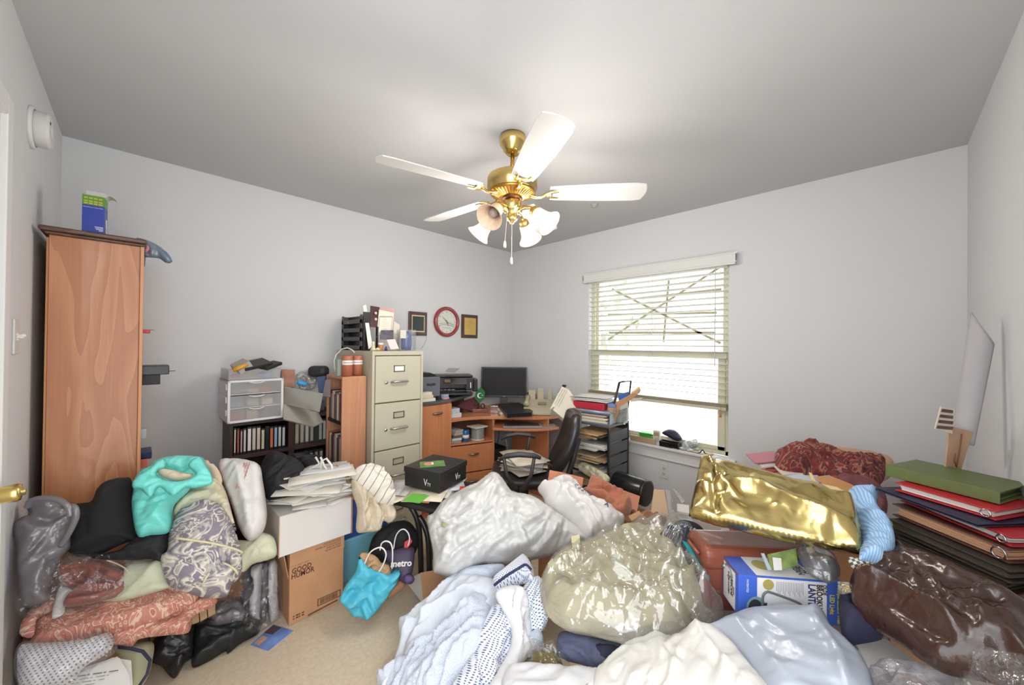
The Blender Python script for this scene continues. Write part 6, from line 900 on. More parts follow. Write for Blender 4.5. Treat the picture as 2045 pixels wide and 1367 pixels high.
# tub and clothes
ub('storage_tub', (.83, 2.2, 0), (1.13, 2.5, .25), mat('tub_cyan', '6fb0c6', .4), 'pale blue plastic tub behind the ice cream carton', 'tub', bevel=.015); ub('blue_case', (.85, 2.2, .2505), (1.12, 2.45, .38), mat('case_blue', '2a4d8f', .45), 'dark blue box on the pale blue tub', 'box', bevel=.008)
soft('striped_shirt', [(702, 946), (714, 936), (735, 934), (758, 943), (772, 960), (784, 985), (787, 1005), (775, 1005), (755, 1000), (745, 985), (730, 975), (712, 965)], Dp((705, 942, 1.98), (785, 985, 2.02), (715, 965, 1.94)), uvmat('cloth_pinstripe', 'd9d3c8', lambda t, uv: (lambda wv: (wv.inputs['Scale'].__setattr__('default_value', 8), t.link(uv, wv.inputs['Vector']), ramp(t, wv.outputs['Fac'], [(.008, '5a5550'), (.025, 'ddd7cc')])))(t.add('ShaderNodeTexWave')), .85), 'cream shirt with thin dark stripes heaped on the beige trousers', 'shirt', bulge=.06, thick=.05, edge=.06, res=.008, folds=[(.02, 40, .04, 1.6)], seed=50)
soft('beige_trousers', [(703, 956), (725, 968), (745, 985), (780, 1000), (792, 1028), (778, 1044), (766, 1040), (758, 1058), (736, 1062), (712, 1060), (713, 1015), (704, 985)], Dp((705, 960, 1.95), (790, 1020, 2.0), (715, 1060, 1.88)), mat('cloth_beige', 'c9bba5', .85, bump=.1, bs=200), 'beige trousers draped over the dark blue box', 'trousers', bulge=.03, thick=.05, edge=.05, res=.007, folds=[(.024, 75, .04, 2.5)], creases=[([(735, 985), (742, 1020), (738, 1060)], -.035, .01), ([(755, 1000), (765, 1020), (768, 1040)], -.03, .008), ([(715, 975), (722, 1010), (724, 1055)], .02, .008)], seed=51)
# turquoise paper bag
tq = soft('turquoise_gift_bag', [(717, 1110), (730, 1126), (752, 1140), (777, 1149), (801, 1141), (792, 1165), (772, 1195), (748, 1225), (731, 1234), (705, 1231), (690, 1212), (676, 1198), (686, 1176), (708, 1145), (714, 1130)], Dp((717, 1110, 1.82), (801, 1141, 1.86), (705, 1229, 1.8)), turq, 'turquoise paper gift bag leaning on the carpet with white cord handles', 'gift bag', bulge=.018, thick=.09, edge=.02, res=.008, crinkle=[(.035, .12), (.01, .05)], creases=[([(712, 1150), (740, 1165), (770, 1160)], -.01, .02), ([(690, 1200), (720, 1205), (740, 1225)], .012, .01)], sharp=True, seed=52)
soft('kraft_tissue', [(718, 1112), (722, 1104), (738, 1106), (752, 1112), (762, 1124), (777, 1130), (778, 1148), (752, 1139), (730, 1125)], Dp((717, 1110, 1.84), (801, 1141, 1.88), (705, 1229, 1.82)), mat('kraft_paper', 'b3906a', .8), 'crumpled brown kraft paper in the mouth of the turquoise bag', 'paper', bulge=.02, thick=.04, edge=.03, res=.007, crinkle=[(.03, .03)], seed=53)
def cord(pts, D, par, r=.0035, mt=None):
    P_ = [Vector(at(*p, D=D))-par.location for p in catmull(pts, False, 5)]; m_ = MB(); m_.tube(P_, r, 6); return m_.build('cord_handle', mt or mat('cord_white2', 'e6e2e0', .6), par, True)
cord([(728, 1125), (738, 1104), (752, 1094), (764, 1094), (771, 1106), (766, 1125), (757, 1141)], 1.79, tq); cord([(759, 1098), (762, 1085), (770, 1080), (780, 1084), (784, 1100), (783, 1135)], 1.85, tq)
# purple bag and backpack
pb = soft('purple_bag', [(764, 1097), (785, 1096), (822, 1090), (828, 1110), (822, 1150), (812, 1166), (795, 1155), (782, 1135), (768, 1112)], Dp((767, 1097, 1.98), (825, 1092, 2.0), (812, 1160, 1.9)), mat('bag_purple', '4a4058', .55, bump=.1, bs=40), 'dark purple paper bag with white lettering behind the turquoise bag', 'bag', bulge=.03, thick=.06, edge=.04, res=.009, seed=54)
a, n, e1, e2 = plane3(Dp((767, 1097, 1.98), (825, 1092, 2.0), (812, 1160, 1.9))); p = hitp((803, 1127), a, n)+n*.032; txt('metro', .042, wht, pb, Matrix.Translation(-pb.location)@fr(p, e1+e2*.08, e2-e1*.08), 'lettering', bold=.0012)
cord([(786, 1095), (790, 1072), (797, 1060), (806, 1056), (814, 1062), (818, 1075), (814, 1092)], 1.97, pb)
soft('purple_tissue', [(806, 1150), (820, 1145), (828, 1155), (822, 1165), (810, 1164)], Dp((806, 1150, 1.88), (828, 1150, 1.9), (810, 1165, 1.86)), mat('tissue_purple', '53406e', .6), 'scrap of violet plastic below the purple bag', 'scrap', bulge=.02, thick=.02, edge=.02, res=.008, crinkle=[(.01, .03)])
ub('red_packet', (1.0, 1.0, 0), (1.01, 1.01, .01), dark) if False else pslab('red_packet', [(808, 1082), (820, 1074), (823, 1080), (814, 1093), (807, 1092)], Dp((808, 1082, 1.98), (823, 1078, 1.99), (810, 1093, 1.96)), .01, mat('packet_red', 'd04a54', .4), 'bright red packet in the top of the purple bag', 'packet')
soft('backpack', [(792, 1040), (765, 1052), (745, 1072), (736, 1100), (740, 1118), (765, 1122), (800, 1118), (828, 1105), (836, 1070), (818, 1042)], Dp((790, 1040, 2.12), (832, 1060, 2.12), (740, 1115, 2.04)), black_c, 'black backpack slumped behind the purple bag', 'backpack', bulge=.06, thick=.08, edge=.08, res=.01, folds=[(.01, 60, .07, 2)], seed=55)
soft('brown_paper_bag', [(775, 1178), (800, 1155), (808, 1158), (807, 1172), (780, 1192), (774, 1190)], Dp((775, 1178, 1.95), (808, 1160, 1.98), (778, 1192, 1.93)), kraft, 'small brown paper bag on the carpet right of the turquoise bag', 'bag', bulge=.03, thick=.05, edge=.03, res=.008, crinkle=[(.01, .03)], minz=.002, seed=56)
# ---- metal chair with papers and shoe box
mc = E('metal_chair', (1.25, 1.85, 0), R_(20), 'chair with thick black tubular frame loaded with papers and a shoe box', 'chair'); tubem = mat('tube_black', '1f1f21', .3)
mcI = (Matrix.Translation(mc.location)@Matrix.Rotation(R_(20), 4, 'Z')).inverted()
for q in ([(783, 985, 2.13), (806, 996, 2.12), (826, 1020, 2.11), (836, 1050, 2.11), (840, 1100, 2.11), (841, 1172, 2.11)], [(836, 1030, 2.11), (848, 1050, 2.1), (856, 1085, 2.09), (858, 1180, 2.07)]): m_ = MB(); m_.tube([mcI@at(x, y, D=d) for x, y, d in catmull(q, False, 4)], .016, 10); m_.build('leg', tubem, mc, True)
for x, y in ((.17, .17), (.17, -.17)): m_ = MB(); m_.tube([(x, y, 0), (x, y, .5)], .014, 8); m_.build('leg', tubem, mc, True)
m_ = MB(); m_.box(-.22, .2, -.2, .2, .5, .535); m_.build('seat', vin2, mc, bevel=.015); m_ = MB(); m_.tube([(-.24, -.2, .62), (-.24, -.1, .63), (-.24, .1, .63), (-.24, .2, .62)], .016, 8); m_.build('front_rail', tubem, mc, True) if False else None
rs = np.random.RandomState(8); mcols = ['d8d6d0', 'c3c6cc', 'd9cdb8', 'b9cbb0', 'dcdcdc']
for j in range(8):
    m_ = MB(); m_.grid(lambda u, v: ((u-.5)*.21, (v-.5)*.28, .004*math.sin(u*4+j)), 4, 4); o = m_.build('magazine', mat('mg%d' % (j % 5), mcols[j % 5], .5, var=.15, vs=30), None, True, solid=.003); o.location = (1.2+.05*rs.randn(), 1.83+.04*rs.randn(), .541+j*.0056); o.rotation_euler = (0, 0, rs.rand()*3); tag(o, '%s magazine under the black shoe box on the metal chair' % ['stone', 'grey-blue', 'buff', 'pale green', 'white'][j % 5], 'magazine', 'magazines under the shoe box')
fl1 = [((1.03, 1.72, .586), .5, 'leaf_green', '6cc04a', 'bright green flyer corner under the front of the shoe box'), ((1.3, 1.62, .586), .9, 'flyer_red', 'c93a32', 'red flyer under the right side of the shoe box'), ((1.06, 1.7, .582), 2.2, 'flyer_tan', 'a8744c', 'tan flyer beneath the bright green flyer')]
for l_, rz_, nm, c, lab in fl1: o = MB().box(-.05, .05, -.05, .05, 0, .0015).build('flyer', mat(nm, c, .5)); o.location = l_; o.rotation_euler = (0, 0, rz_); tag(o, lab, 'flyer')
sb = E('shoe_box', (1.228, 1.837, .589), R_(18), 'black shoe box with white VTY lettering and a postcard on its lid', 'shoe box'); sbm = mat('shoebox_black', '232223', .4); MB().box(-.125, .13, -.125, .12, 0, .098).build('base', sbm, sb, bevel=.002); MB().box(-.129, .134, -.129, .124, .08, .11).build('lid', sbm, sb, bevel=.002)
for M_ in (Matrix.Translation((.03, -.1262, .042))@Matrix.Rotation(R_(90), 4, 'X'), Matrix.Translation((-.1262, -.03, .042))@Matrix.Rotation(R_(-90), 4, 'Z')@Matrix.Rotation(R_(90), 4, 'X')): txt('V', .052, wht, sb, M_, 'logo', sx=.8); txt('TY', .026, wht, sb, M_@Matrix.Translation((.024, -.008, 0)), 'logo', sx=.8)
o = one(MB().box(-.05, .05, -.07, .07, 0, .004), 'postcard', mat('postcard_green', '5f8a4c', .4, var=.4, vs=14), 'green postcard with a portrait lying on the black shoe box', 'postcard', loc=(1.2, 1.83, .6995), rot=(0, 0, R_(60))); m_ = MB(); m_.lathe([(0, .004), (.028, .004), (.028, .005), (0, .0052)], 20, (0, .02, 0)); m_.build('portrait', mat('portrait_skin2', 'd0987a', .5), o); MB().box(-.02, .02, -.006, .006, .0045, .0065).build('white_strip', wht, o)
# ================= bed under the right-hand heap =================
bd = E('bed', (1.85, .235, 0), 0, 'low bed buried under the heap of bags and boxes on the right', 'bed')
MB().box(-.95, .98, -.51, .4, .03, .2).build('bed_base', mat('bed_brown', '6e4a3a', .6), bd, bevel=.01); MB().box(-.95, .98, -.51, .4, .2, .4).build('mattress', mat('mattress_grey', 'b9b6b4', .9), bd, bevel=.04, bseg=4)
for x in (-.9, .9):
    for y in (-.45, .35): MB().box(x-.03, x+.03, y-.03, y+.03, 0, .03).build('leg', dark, bd)
# ================= CENTRE =================
oc2 = E('open_carton', (1.3, 1.6, 0), R_(25), 'open cardboard carton on the carpet with a white outer flap, under the big white bag', 'box'); MB().box(-.14, .3, -.26, .0, 0, .15).build('carton_body', kraft, oc2, bevel=.003)
pslab('white_flap', [(808, 1158), (839, 1144), (846, 1207)], ((808, 1158, .03), (839, 1144, .13), (846, 1207, .03)), .004, cwb, parent=oc2) ; o = C.objects[-1]
for o in list(C.objects):
    if o.name.startswith('white_flap'): o.matrix_parent_inverse = oc2.matrix_basis.inverted() if False else Matrix.Rotation(-R_(25), 4, 'Z')
pslab('kraft_flap', [(839, 1143), (866, 1138), (905, 1150), (900, 1158), (853, 1206), (846, 1206)], ((839, 1144, .14), (905, 1150, .12), (850, 1206, .03)), .004, kraft, 'brown inner flap of the open carton, left of the blue and white shirts', 'flap')
bigl = Dp((870, 1100, 1.86), (985, 950, 2.08), (1160, 1090, 1.92))
bw_ = soft('white_trash_bag', [(853, 1032), (866, 1024), (885, 1000), (925, 975), (950, 965), (968, 952), (982, 944), (998, 950), (1012, 968), (1024, 982), (1060, 990), (1090, 1008), (1120, 1028), (1150, 1050), (1166, 1070), (1170, 1085), (1140, 1100), (1090, 1112), (1010, 1128), (960, 1130), (925, 1150), (903, 1157), (880, 1148), (866, 1140), (864, 1100), (856, 1060)], bigl, plas, 'big stuffed white plastic bag mid-room, with a torn handle hole', 'bag', bulge=.19, thick=.14, edge=.22, res=.009, folds=[(.03, 38, .1, 4), (.012, 25, .04, 4)], creases=[([(868, 1030), (910, 1050), (990, 1010), (1080, 1005)], .016, .012), ([(960, 1128), (1000, 1090), (1090, 1040), (1130, 1035)], -.02, .012), ([(930, 1150), (985, 1090), (1080, 1030)], .014, .01), ([(880, 1145), (900, 1090), (940, 1060), (1000, 1030)], .016, .012), ([(870, 1110), (895, 1070), (960, 1045)], -.014, .01), ([(970, 955), (960, 990), (930, 1010)], .016, .012), ([(985, 948), (1000, 985), (1030, 1000)], .014, .012), ([(1100, 1100), (1110, 1060), (1090, 1020)], .012, .01)], gathers=[(872, 1050, .03, 14, .16), (1150, 1085, .015, 10, .1), (985, 950, .02, 8, .1)], crinkle=[(.018, .1), (.01, .045)], seed=60)
m_ = MB(); a, n, e1, e2 = plane3(bigl); p = hitp((900, 1056), a, n)+n*.175; m_.M = Matrix.Translation(-bw_.location)@fr(p, e1, e2); m_.lathe([(0, .012), (.02, .012), (.034, .004), (.036, -.01)], 24, sq=.5); m_.build('handle_hole', mat('bag_hole_olive', 'a3a37c', .8), bw_, True)
sbg = soft('white_shop_bag', [(1074, 975), (1080, 968), (1092, 972), (1100, 962), (1118, 958), (1140, 964), (1156, 980), (1176, 998), (1200, 1010), (1222, 1028), (1244, 1040), (1240, 1062), (1218, 1075), (1190, 1078), (1170, 1082), (1150, 1052), (1120, 1026), (1092, 1006), (1084, 988)], Dp((1080, 975, 2.06), (1240, 1045, 1.98), (1180, 1078, 1.86)), plasw, 'second white plastic bag with blue print, right behind the big white bag', 'bag', bulge=.1, thick=.08, edge=.1, res=.009, folds=[(.014, -40, .05, 3)], creases=[([(1098, 985), (1130, 980), (1160, 1000), (1190, 1030)], -.03, .02), ([(1085, 975), (1110, 1000), (1140, 1030)], .016, .01)], gathers=[(1095, 975, .02, 10, .1)], crinkle=[(.012, .05)], seed=61)
a, n, e1, e2 = plane3(Dp((1080, 975, 2.06), (1240, 1045, 1.98), (1180, 1078, 1.86))); blk = mat('print_navy', '3d4a66', .6)
p = hitp((1196, 1036), a, n)+n*.125; txt('A', .034, blk, sbg, Matrix.Translation(-sbg.location)@fr(p, e1-e2*.6, e2+e1*.6), 'print', bold=.001); m_ = MB(); p = hitp((1150, 1008), a, n)+n*.13; m_.M = Matrix.Translation(-sbg.location)@fr(p, e1-e2*.6, e2+e1*.6)
for k in range(5): m_.tube([(-.04+k*.02+.008*math.sin(t*2+k), .011*math.sin(t*1.3+k*1.7), 0) for t in np.linspace(0, 3.2, 7)], .0016, 5)
m_.build('smudged_print', blk, sbg)
pslab('cardboard_flap', [(1098, 938), (1120, 942), (1165, 953), (1161, 985), (1120, 985), (1090, 982)], Dp((1098, 938, 2.2), (1165, 953, 2.2), (1095, 980, 2.14)), .005, mat('cardboard_rust', 'c38264', .75), 'rust brown cardboard flap standing behind the second white bag', 'cardboard')
ub('cardboard_carton', (1.65, 1.1, 0), (2.0, 1.42, .3), kraft, 'cardboard box on the floor behind the second white bag', 'box', rz=R_(10))
pslab('cardboard_flap', [(1199, 962), (1278, 990), (1272, 1022), (1255, 1034), (1200, 1020)], Dp((1199, 962, 2.3), (1278, 990, 2.2), (1200, 1020, 2.2)), .005, mat('cardboard_rust', 'c38264', .75), 'rust brown cardboard flap behind the brown velour towel', 'cardboard')
soft('velour_towel', [(1160, 988), (1172, 976), (1178, 958), (1190, 960), (1215, 976), (1245, 990), (1262, 1010), (1256, 1028), (1240, 1040), (1222, 1032), (1200, 1012), (1178, 1002)], Dp((1165, 985, 2.14), (1262, 1010, 2.06), (1225, 1035, 2.0)), mat('velour_rust', 'a8674c', .8, sheen=.4, bump=.2, bs=60), 'rust brown velour towel crumpled in front of the cardboard flap', 'towel', bulge=.06, thick=.06, edge=.06, res=.008, folds=[(.025, -35, .05, 2.2), (.01, 30, .03, 2)], seed=62)
soft('brown_leather_scrap', [(1236, 1044), (1262, 1026), (1285, 1026), (1310, 1030), (1332, 1036), (1318, 1048), (1290, 1052), (1262, 1050)], Dp((1240, 1042, 2.0), (1330, 1034, 2.0), (1270, 1052, 1.95)), mat('leather_tan', '8d6142', .4, coat=.2), 'shiny tan leather piece in front of the rust brown towel', 'leather', bulge=.035, thick=.05, edge=.04, res=.008, crinkle=[(.02, .05)], seed=63)
pslab('leather_strap', [(1255, 1030), (1276, 1019), (1282, 1026), (1262, 1040)], Dp((1255, 1030, 1.9), (1282, 1020, 1.92), (1262, 1040, 1.88)), .01, mat('leather_light', 'b98f69', .5), 'light tan leather strip angled over the shiny leather piece', 'strap')
ub('floor_carton', (1.75, .86, 0), (2.15, 1.22, .3), kraft, 'cardboard box under the scattered papers by the outlet', 'box', rz=R_(-8))
pslab('kraft_envelope', [(1306, 976), (1330, 978), (1344, 1000), (1332, 1030), (1300, 1024)], Dp((1306, 976, 2.3), (1344, 1000, 2.22), (1305, 1025, 2.1)), .01, mat('kraft_light', 'c9ac8c', .75), 'light kraft envelope standing under the wall outlet', 'envelope')
for i, q in enumerate([[(1328, 976), (1338, 978), (1346, 1022), (1336, 1026)], [(1342, 975), (1346, 974), (1368, 1000), (1362, 1004)]]): pslab('plastic_strip', q, Dp((q[0][0], q[0][1], 2.1), (q[1][0], q[1][1]+1, 2.1), (q[3][0], q[3][1], 2.0)), .006, film('strip_clear', 'f2f4f4', .2, .1, .5, .1, 10, 'e6e6e6'), ['clear plastic strip leaning upright in the clutter under the outlet', 'thin clear plastic strip, right of the wider one'][i], 'strip')
sc = [([(1286, 1052), (1335, 1028), (1372, 1040), (1400, 1060), (1345, 1075)], 'e6e3dd', .36, 'white sheet lying below the clear strips'), ([(1330, 1022), (1375, 1024), (1385, 1045), (1345, 1040)], 'dcdcda', .37, 'white padded paper near the gold bag corner'), ([(1215, 1048), (1235, 1044), (1370, 1078), (1385, 1090), (1355, 1082), (1245, 1058)], 'e9e2da', .42, 'long white card edge of the teal-lined box'), ([(1352, 1005), (1376, 1008), (1376, 1024), (1352, 1020)], 'e2e0dc', .42, 'small white box lid left of the gold bag')]
for i, (q, c, z, lab) in enumerate(sc): pslab('white_sheet', q, ((q[0][0], q[0][1], z), (q[2][0], q[2][1], z), (q[1][0], q[1][1], z+.01)), .012, mat('ws%d' % i, c, .65), lab, 'sheet')
tealm = mat('teal_card', '2fa5ab', .5)
pslab('teal_box', [(1219, 1050), (1250, 1053), (1330, 1066), (1300, 1062), (1258, 1066), (1218, 1066)], ((1219, 1050, .42), (1330, 1066, .43), (1218, 1066, .38)), .03, tealm, 'teal inside of a flat white box in front of the white sheets', 'box')
o = pslab('printed_sticker', [(1268, 1046), (1292, 1050), (1290, 1058), (1266, 1054)], ((1268, 1046, .435), (1292, 1050, .435), (1266, 1054, .43)), .002, mat('sticker_blue', '9db4cf', .5, var=.4, vs=60), 'small blue and violet printed sticker card on the long white card', 'card')
m_ = MB(); m_.lathe([(0, -.012), (.06, -.01), (.075, 0), (.06, .012), (0, .014)], 30, sq=.62); one(m_, 'black_oval_pouch', mat('pouch_black', '19171b', .6), 'black oval pouch tucked beside the brown leather case', 'pouch', loc=at(1378, 1058, D=1.6), rot=(R_(35), R_(10), R_(-35)), smooth=True)
pslab('red_booklet', [(1388, 1088), (1396, 1068), (1408, 1092), (1404, 1098)], Dp((1388, 1088, 1.42), (1396, 1068, 1.46), (1404, 1098, 1.4)), .01, mat('booklet_red', 'b5343c', .5), 'red booklet edge under the black oval pouch', 'booklet')
# ---- khaki clothing in clear bag
kh = mat('cloth_khaki', 'b3aa8b', .85, bump=.1, bs=200); kpl = Dp((1090, 1160, 1.42), (1270, 1062, 1.66), (1300, 1280, 1.22))
ko = soft('khaki_clothing', [(1082, 1165), (1092, 1135), (1120, 1110), (1165, 1090), (1215, 1070), (1250, 1060), (1300, 1060), (1350, 1075), (1392, 1110), (1408, 1150), (1410, 1200), (1380, 1240), (1330, 1262), (1260, 1268), (1190, 1258), (1120, 1245), (1086, 1212)], kpl, kh, 'pile of folded khaki clothing inside the large clear bag', 'clothing', bulge=.09, thick=.1, edge=.16, res=.009, folds=[(.024, 20, .1, 2), (.006, -40, .05, 3)], creases=[([(1095, 1150), (1140, 1165), (1200, 1185)], .02, .012), ([(1135, 1130), (1160, 1150), (1172, 1165)], .016, .01), ([(1100, 1185), (1130, 1175), (1140, 1210)], -.02, .01), ([(1140, 1120), (1190, 1110), (1240, 1100)], -.02, .012)], seed=64)
a, n, e1, e2 = plane3(kpl); m_ = MB(); m_.M = Matrix.Translation(-ko.location)
for q in ([(1138, 1104), (1154, 1100), (1156, 1124), (1140, 1128)], [(1092, 1160), (1100, 1150), (1165, 1182), (1158, 1194)], [(1128, 1136), (1136, 1130), (1160, 1158), (1150, 1166)]):
    P_ = [hitp(p, a, n)+n*.088 for p in q]; m_.add(P_+[p-n*.02 for p in P_], [(0, 1, 2, 3), (7, 6, 5, 4), (0, 4, 5, 1), (1, 5, 6, 2), (2, 6, 7, 3), (3, 7, 4, 0)])
m_.build('belt_loops', mat('khaki_light', 'cbc5a0', .8), ko)
soft('patterned_cloth', [(1318, 1066), (1340, 1060), (1372, 1068), (1400, 1090), (1412, 1120), (1416, 1160), (1400, 1160), (1375, 1120), (1345, 1085)], Dp((1318, 1066, 1.5), (1400, 1085, 1.5), (1410, 1160, 1.34)), uvmat('cloth_zebra', '3a3c42', f_paisley('24262c', 'b9bcc2', '3c4456', 30), .8), 'dark cloth with fine white pattern at the right of the khaki clothing', 'cloth', bulge=.07, thick=.08, edge=.06, res=.009, folds=[(.012, -50, .04, 2)], seed=65)
clear_pl = Dp((1090, 1160, 1.37), (1270, 1062, 1.61), (1300, 1280, 1.17))
soft('clear_garment_bag', [(1078, 1180), (1084, 1145), (1110, 1112), (1165, 1088), (1215, 1066), (1250, 1056), (1300, 1054), (1355, 1066), (1400, 1095), (1425, 1140), (1440, 1190), (1446, 1240), (1420, 1268), (1385, 1272), (1330, 1290), (1260, 1288), (1190, 1272), (1130, 1258), (1098, 1225)], clear_pl, clearb, 'large crinkled clear plastic bag full of khaki clothing', 'bag', bulge=.1, thick=.03, edge=.17, res=.009, crinkle=[(.05, .16), (.03, .07)], gathers=[(1330, 1180, .02, 16, .25), (1425, 1215, .02, 12, .12)], folds=[(.012, 30, .08, 3)], seed=66)
# ---- shirts hanging down in front
def sh_(nm, q, pl, mt, lab, cat='shirt', **k): return soft(nm, q, pl, mt, lab, cat, **dict(dict(bulge=.06, thick=.05, edge=.08, res=.008), **k))
sh_('white_shirt', [(800, 1248), (822, 1228), (860, 1196), (900, 1160), (940, 1150), (985, 1160), (1010, 1180), (1030, 1230), (1030, 1290), (1005, 1367), (960, 1420), (860, 1440), (760, 1420), (765, 1380), (790, 1330), (802, 1290)], Dp((805, 1250, 1.66), (985, 1150, 1.78), (850, 1420, 1.4)), shirtb, 'pale blue-white shirt spread down the front of the clothes heap', 'shirt', bulge=.1, thick=.2, edge=.14, folds=[(.03, 48, .09, 4), (.01, 40, .04, 4)], creases=[([(830, 1367), (900, 1290), (985, 1210)], -.03, .015), ([(800, 1290), (870, 1240), (960, 1195)], .02, .014)], seed=70, minz=.003)
sh_('pale_blue_shirt', [(902, 1158), (925, 1138), (960, 1130), (1000, 1128), (1010, 1140), (990, 1152), (975, 1165), (960, 1162), (935, 1168), (880, 1200), (850, 1225), (860, 1200)], Dp((905, 1158, 1.72), (1000, 1130, 1.8), (860, 1220, 1.6)), heather, 'heathered blue shirt shoulder lying under the big white bag', bulge=.04, thick=.06, edge=.05, folds=[(.01, 30, .05, 3)], seed=71)
sh_('heather_shirt', [(815, 1330), (870, 1290), (930, 1240), (960, 1200), (975, 1195), (985, 1215), (985, 1260), (975, 1310), (930, 1367), (880, 1420), (800, 1410), (770, 1400), (760, 1367), (790, 1350)], Dp((820, 1330, 1.5), (970, 1200, 1.62), (850, 1410, 1.32)), heather, 'heathered light blue shirt in the middle of the shirt heap', bulge=.07, thick=.06, edge=.08, folds=[(.024, 50, .06, 4), (.008, 40, .03, 3)], creases=[([(835, 1340), (900, 1280), (960, 1225)], .02, .012), ([(870, 1350), (930, 1290), (975, 1240)], -.025, .012)], seed=72)
sh_('dotted_shirt', [(985, 1210), (998, 1205), (1020, 1212), (1040, 1232), (1044, 1262), (1035, 1290), (1000, 1330), (975, 1367), (950, 1430), (880, 1430), (905, 1367), (935, 1320), (955, 1290), (965, 1250)], Dp((990, 1210, 1.5), (1040, 1240, 1.54), (930, 1420, 1.24)), dots, 'white shirt sleeve with fine navy dots running down the shirt heap', bulge=.06, thick=.06, edge=.07, folds=[(.022, 62, .045, 4), (.008, 30, .03, 2)], creases=[([(960, 1320), (1000, 1310), (1030, 1270)], -.02, .01), ([(1025, 1225), (1030, 1260), (1010, 1310), (970, 1360)], .014, .008)], seed=73)
sh_('dotted_shirt', [(1052, 1160), (1070, 1150), (1080, 1165), (1082, 1200), (1088, 1240), (1082, 1262), (1070, 1275), (1058, 1270), (1050, 1235), (1040, 1205), (1044, 1180)], Dp((1052, 1160, 1.56), (1082, 1180, 1.56), (1065, 1270, 1.42)), dots, 'dotted shirt body bunched beside the clear garment bag', bulge=.05, thick=.08, edge=.05, folds=[(.02, 70, .04, 3)], seed=74)
sh_('white_sleeve', [(992, 1180), (1018, 1168), (1040, 1172), (1052, 1195), (1058, 1232), (1062, 1275), (1050, 1315), (1020, 1367), (1005, 1430), (930, 1440), (952, 1400), (988, 1350), (1012, 1308), (1024, 1275), (1020, 1240), (1004, 1210)], Dp((1010, 1170, 1.48), (1055, 1220, 1.46), (960, 1430, 1.16)), shirtw, 'plain white shirt sleeve falling over the dotted shirt to the photo edge', bulge=.018, thick=.05, edge=.03, folds=[(.018, 75, .035, 5)], seed=75)
col = sh_('shirt_collar', [(986, 1166), (1010, 1146), (1030, 1130), (1050, 1116), (1060, 1124), (1066, 1140), (1064, 1158), (1050, 1155), (1030, 1158), (1010, 1170), (996, 1178), (990, 1175)], Dp((988, 1168, 1.58), (1060, 1125, 1.66), (1055, 1158, 1.54)), dots, 'dotted shirt collar with a navy band on top of the shirt heap', bulge=.045, thick=.05, edge=.04, seed=76, res=.006)
m_ = MB(); P_ = [at(x, y, D=d)-col.location for x, y, d in catmull([(987, 1168, 1.525), (1010, 1150, 1.525), (1036, 1134, 1.53), (1050, 1127, 1.545), (1061, 1137, 1.54)], False, 5)]; m_.tube(P_, .0055, 6); m_.build('navy_collar_band', mat('band_navy', '2c2d55', .7), col, True)
sh_('grey_cuff', [(800, 1250), (818, 1262), (822, 1285), (812, 1300), (802, 1290)], Dp((800, 1250, 1.62), (822, 1270, 1.62), (808, 1298, 1.58)), mat('cloth_greyish', 'b9babb', .85), 'folded grey-white cuff at the far left of the shirt heap', 'cuff', bulge=.02, thick=.04, edge=.03)
sh_('blue_cuff', [(1056, 1270), (1072, 1262), (1084, 1275), (1085, 1290), (1070, 1296), (1056, 1298), (1050, 1285)], Dp((1056, 1270, 1.4), (1084, 1275, 1.4), (1060, 1298, 1.34)), heather, 'light blue cuff poking down beside the brown bed base', 'cuff', bulge=.03, thick=.06, edge=.03, folds=[(.008, 50, .03, 2)])
soft('denim_trousers', [(1118, 1262), (1160, 1262), (1210, 1275), (1290, 1290), (1310, 1300), (1290, 1318), (1240, 1340), (1215, 1360), (1190, 1350), (1170, 1330), (1130, 1318), (1112, 1300)], Dp((1118, 1262, 1.33), (1300, 1300, 1.22), (1190, 1350, 1.24)), mat('denim_greyblue', '5a5f7a', .85, bump=.15, bs=200), 'grey-blue denim trousers folded under the clear garment bag', 'trousers', bulge=.06, thick=.1, edge=.08, res=.009, folds=[(.016, -20, .06, 2.5)], creases=[([(1180, 1270), (1185, 1310), (1210, 1345)], -.02, .01)], seed=77)
soft('navy_cloth', [(1200, 1290), (1260, 1300), (1310, 1305), (1290, 1330), (1230, 1350), (1210, 1352), (1190, 1320)], Dp((1200, 1290, 1.29), (1310, 1300, 1.2), (1220, 1350, 1.2)), mat('cloth_navy', '2d2e42', .85), 'dark navy cloth beneath the denim trousers', 'cloth', bulge=.06, thick=.06, edge=.05, folds=[(.01, 10, .05, 2)], seed=78)
soft('olive_garment', [(1062, 1318), (1080, 1312), (1105, 1312), (1122, 1320), (1122, 1345), (1100, 1352), (1075, 1345), (1060, 1332)], Dp((1062, 1318, 1.34), (1122, 1320, 1.32), (1080, 1350, 1.28)), mat('cloth_olive', '7d6f36', .8), 'olive garment in a small clear bag at the bottom centre', 'garment', bulge=.04, thick=.08, edge=.05, res=.008, folds=[(.014, 40, .04, 2)], seed=79)
soft('small_clear_bag', [(1046, 1298), (1070, 1290), (1100, 1296), (1128, 1306), (1142, 1345), (1120, 1360), (1060, 1356), (1036, 1340)], Dp((1046, 1300, 1.3), (1128, 1306, 1.28), (1080, 1356, 1.2)), clearl, 'small clear plastic bag around the olive garment', 'bag', bulge=.06, thick=.1, edge=.06, res=.009, crinkle=[(.03, .05)], seed=80)
ub('dark_carton', (.95, .86, 0), (1.16, 1.06, .13), mat('carton_umber', '4a342a', .8), 'dark brown carton under the small clear bag at the bottom centre', 'box', rz=R_(12))
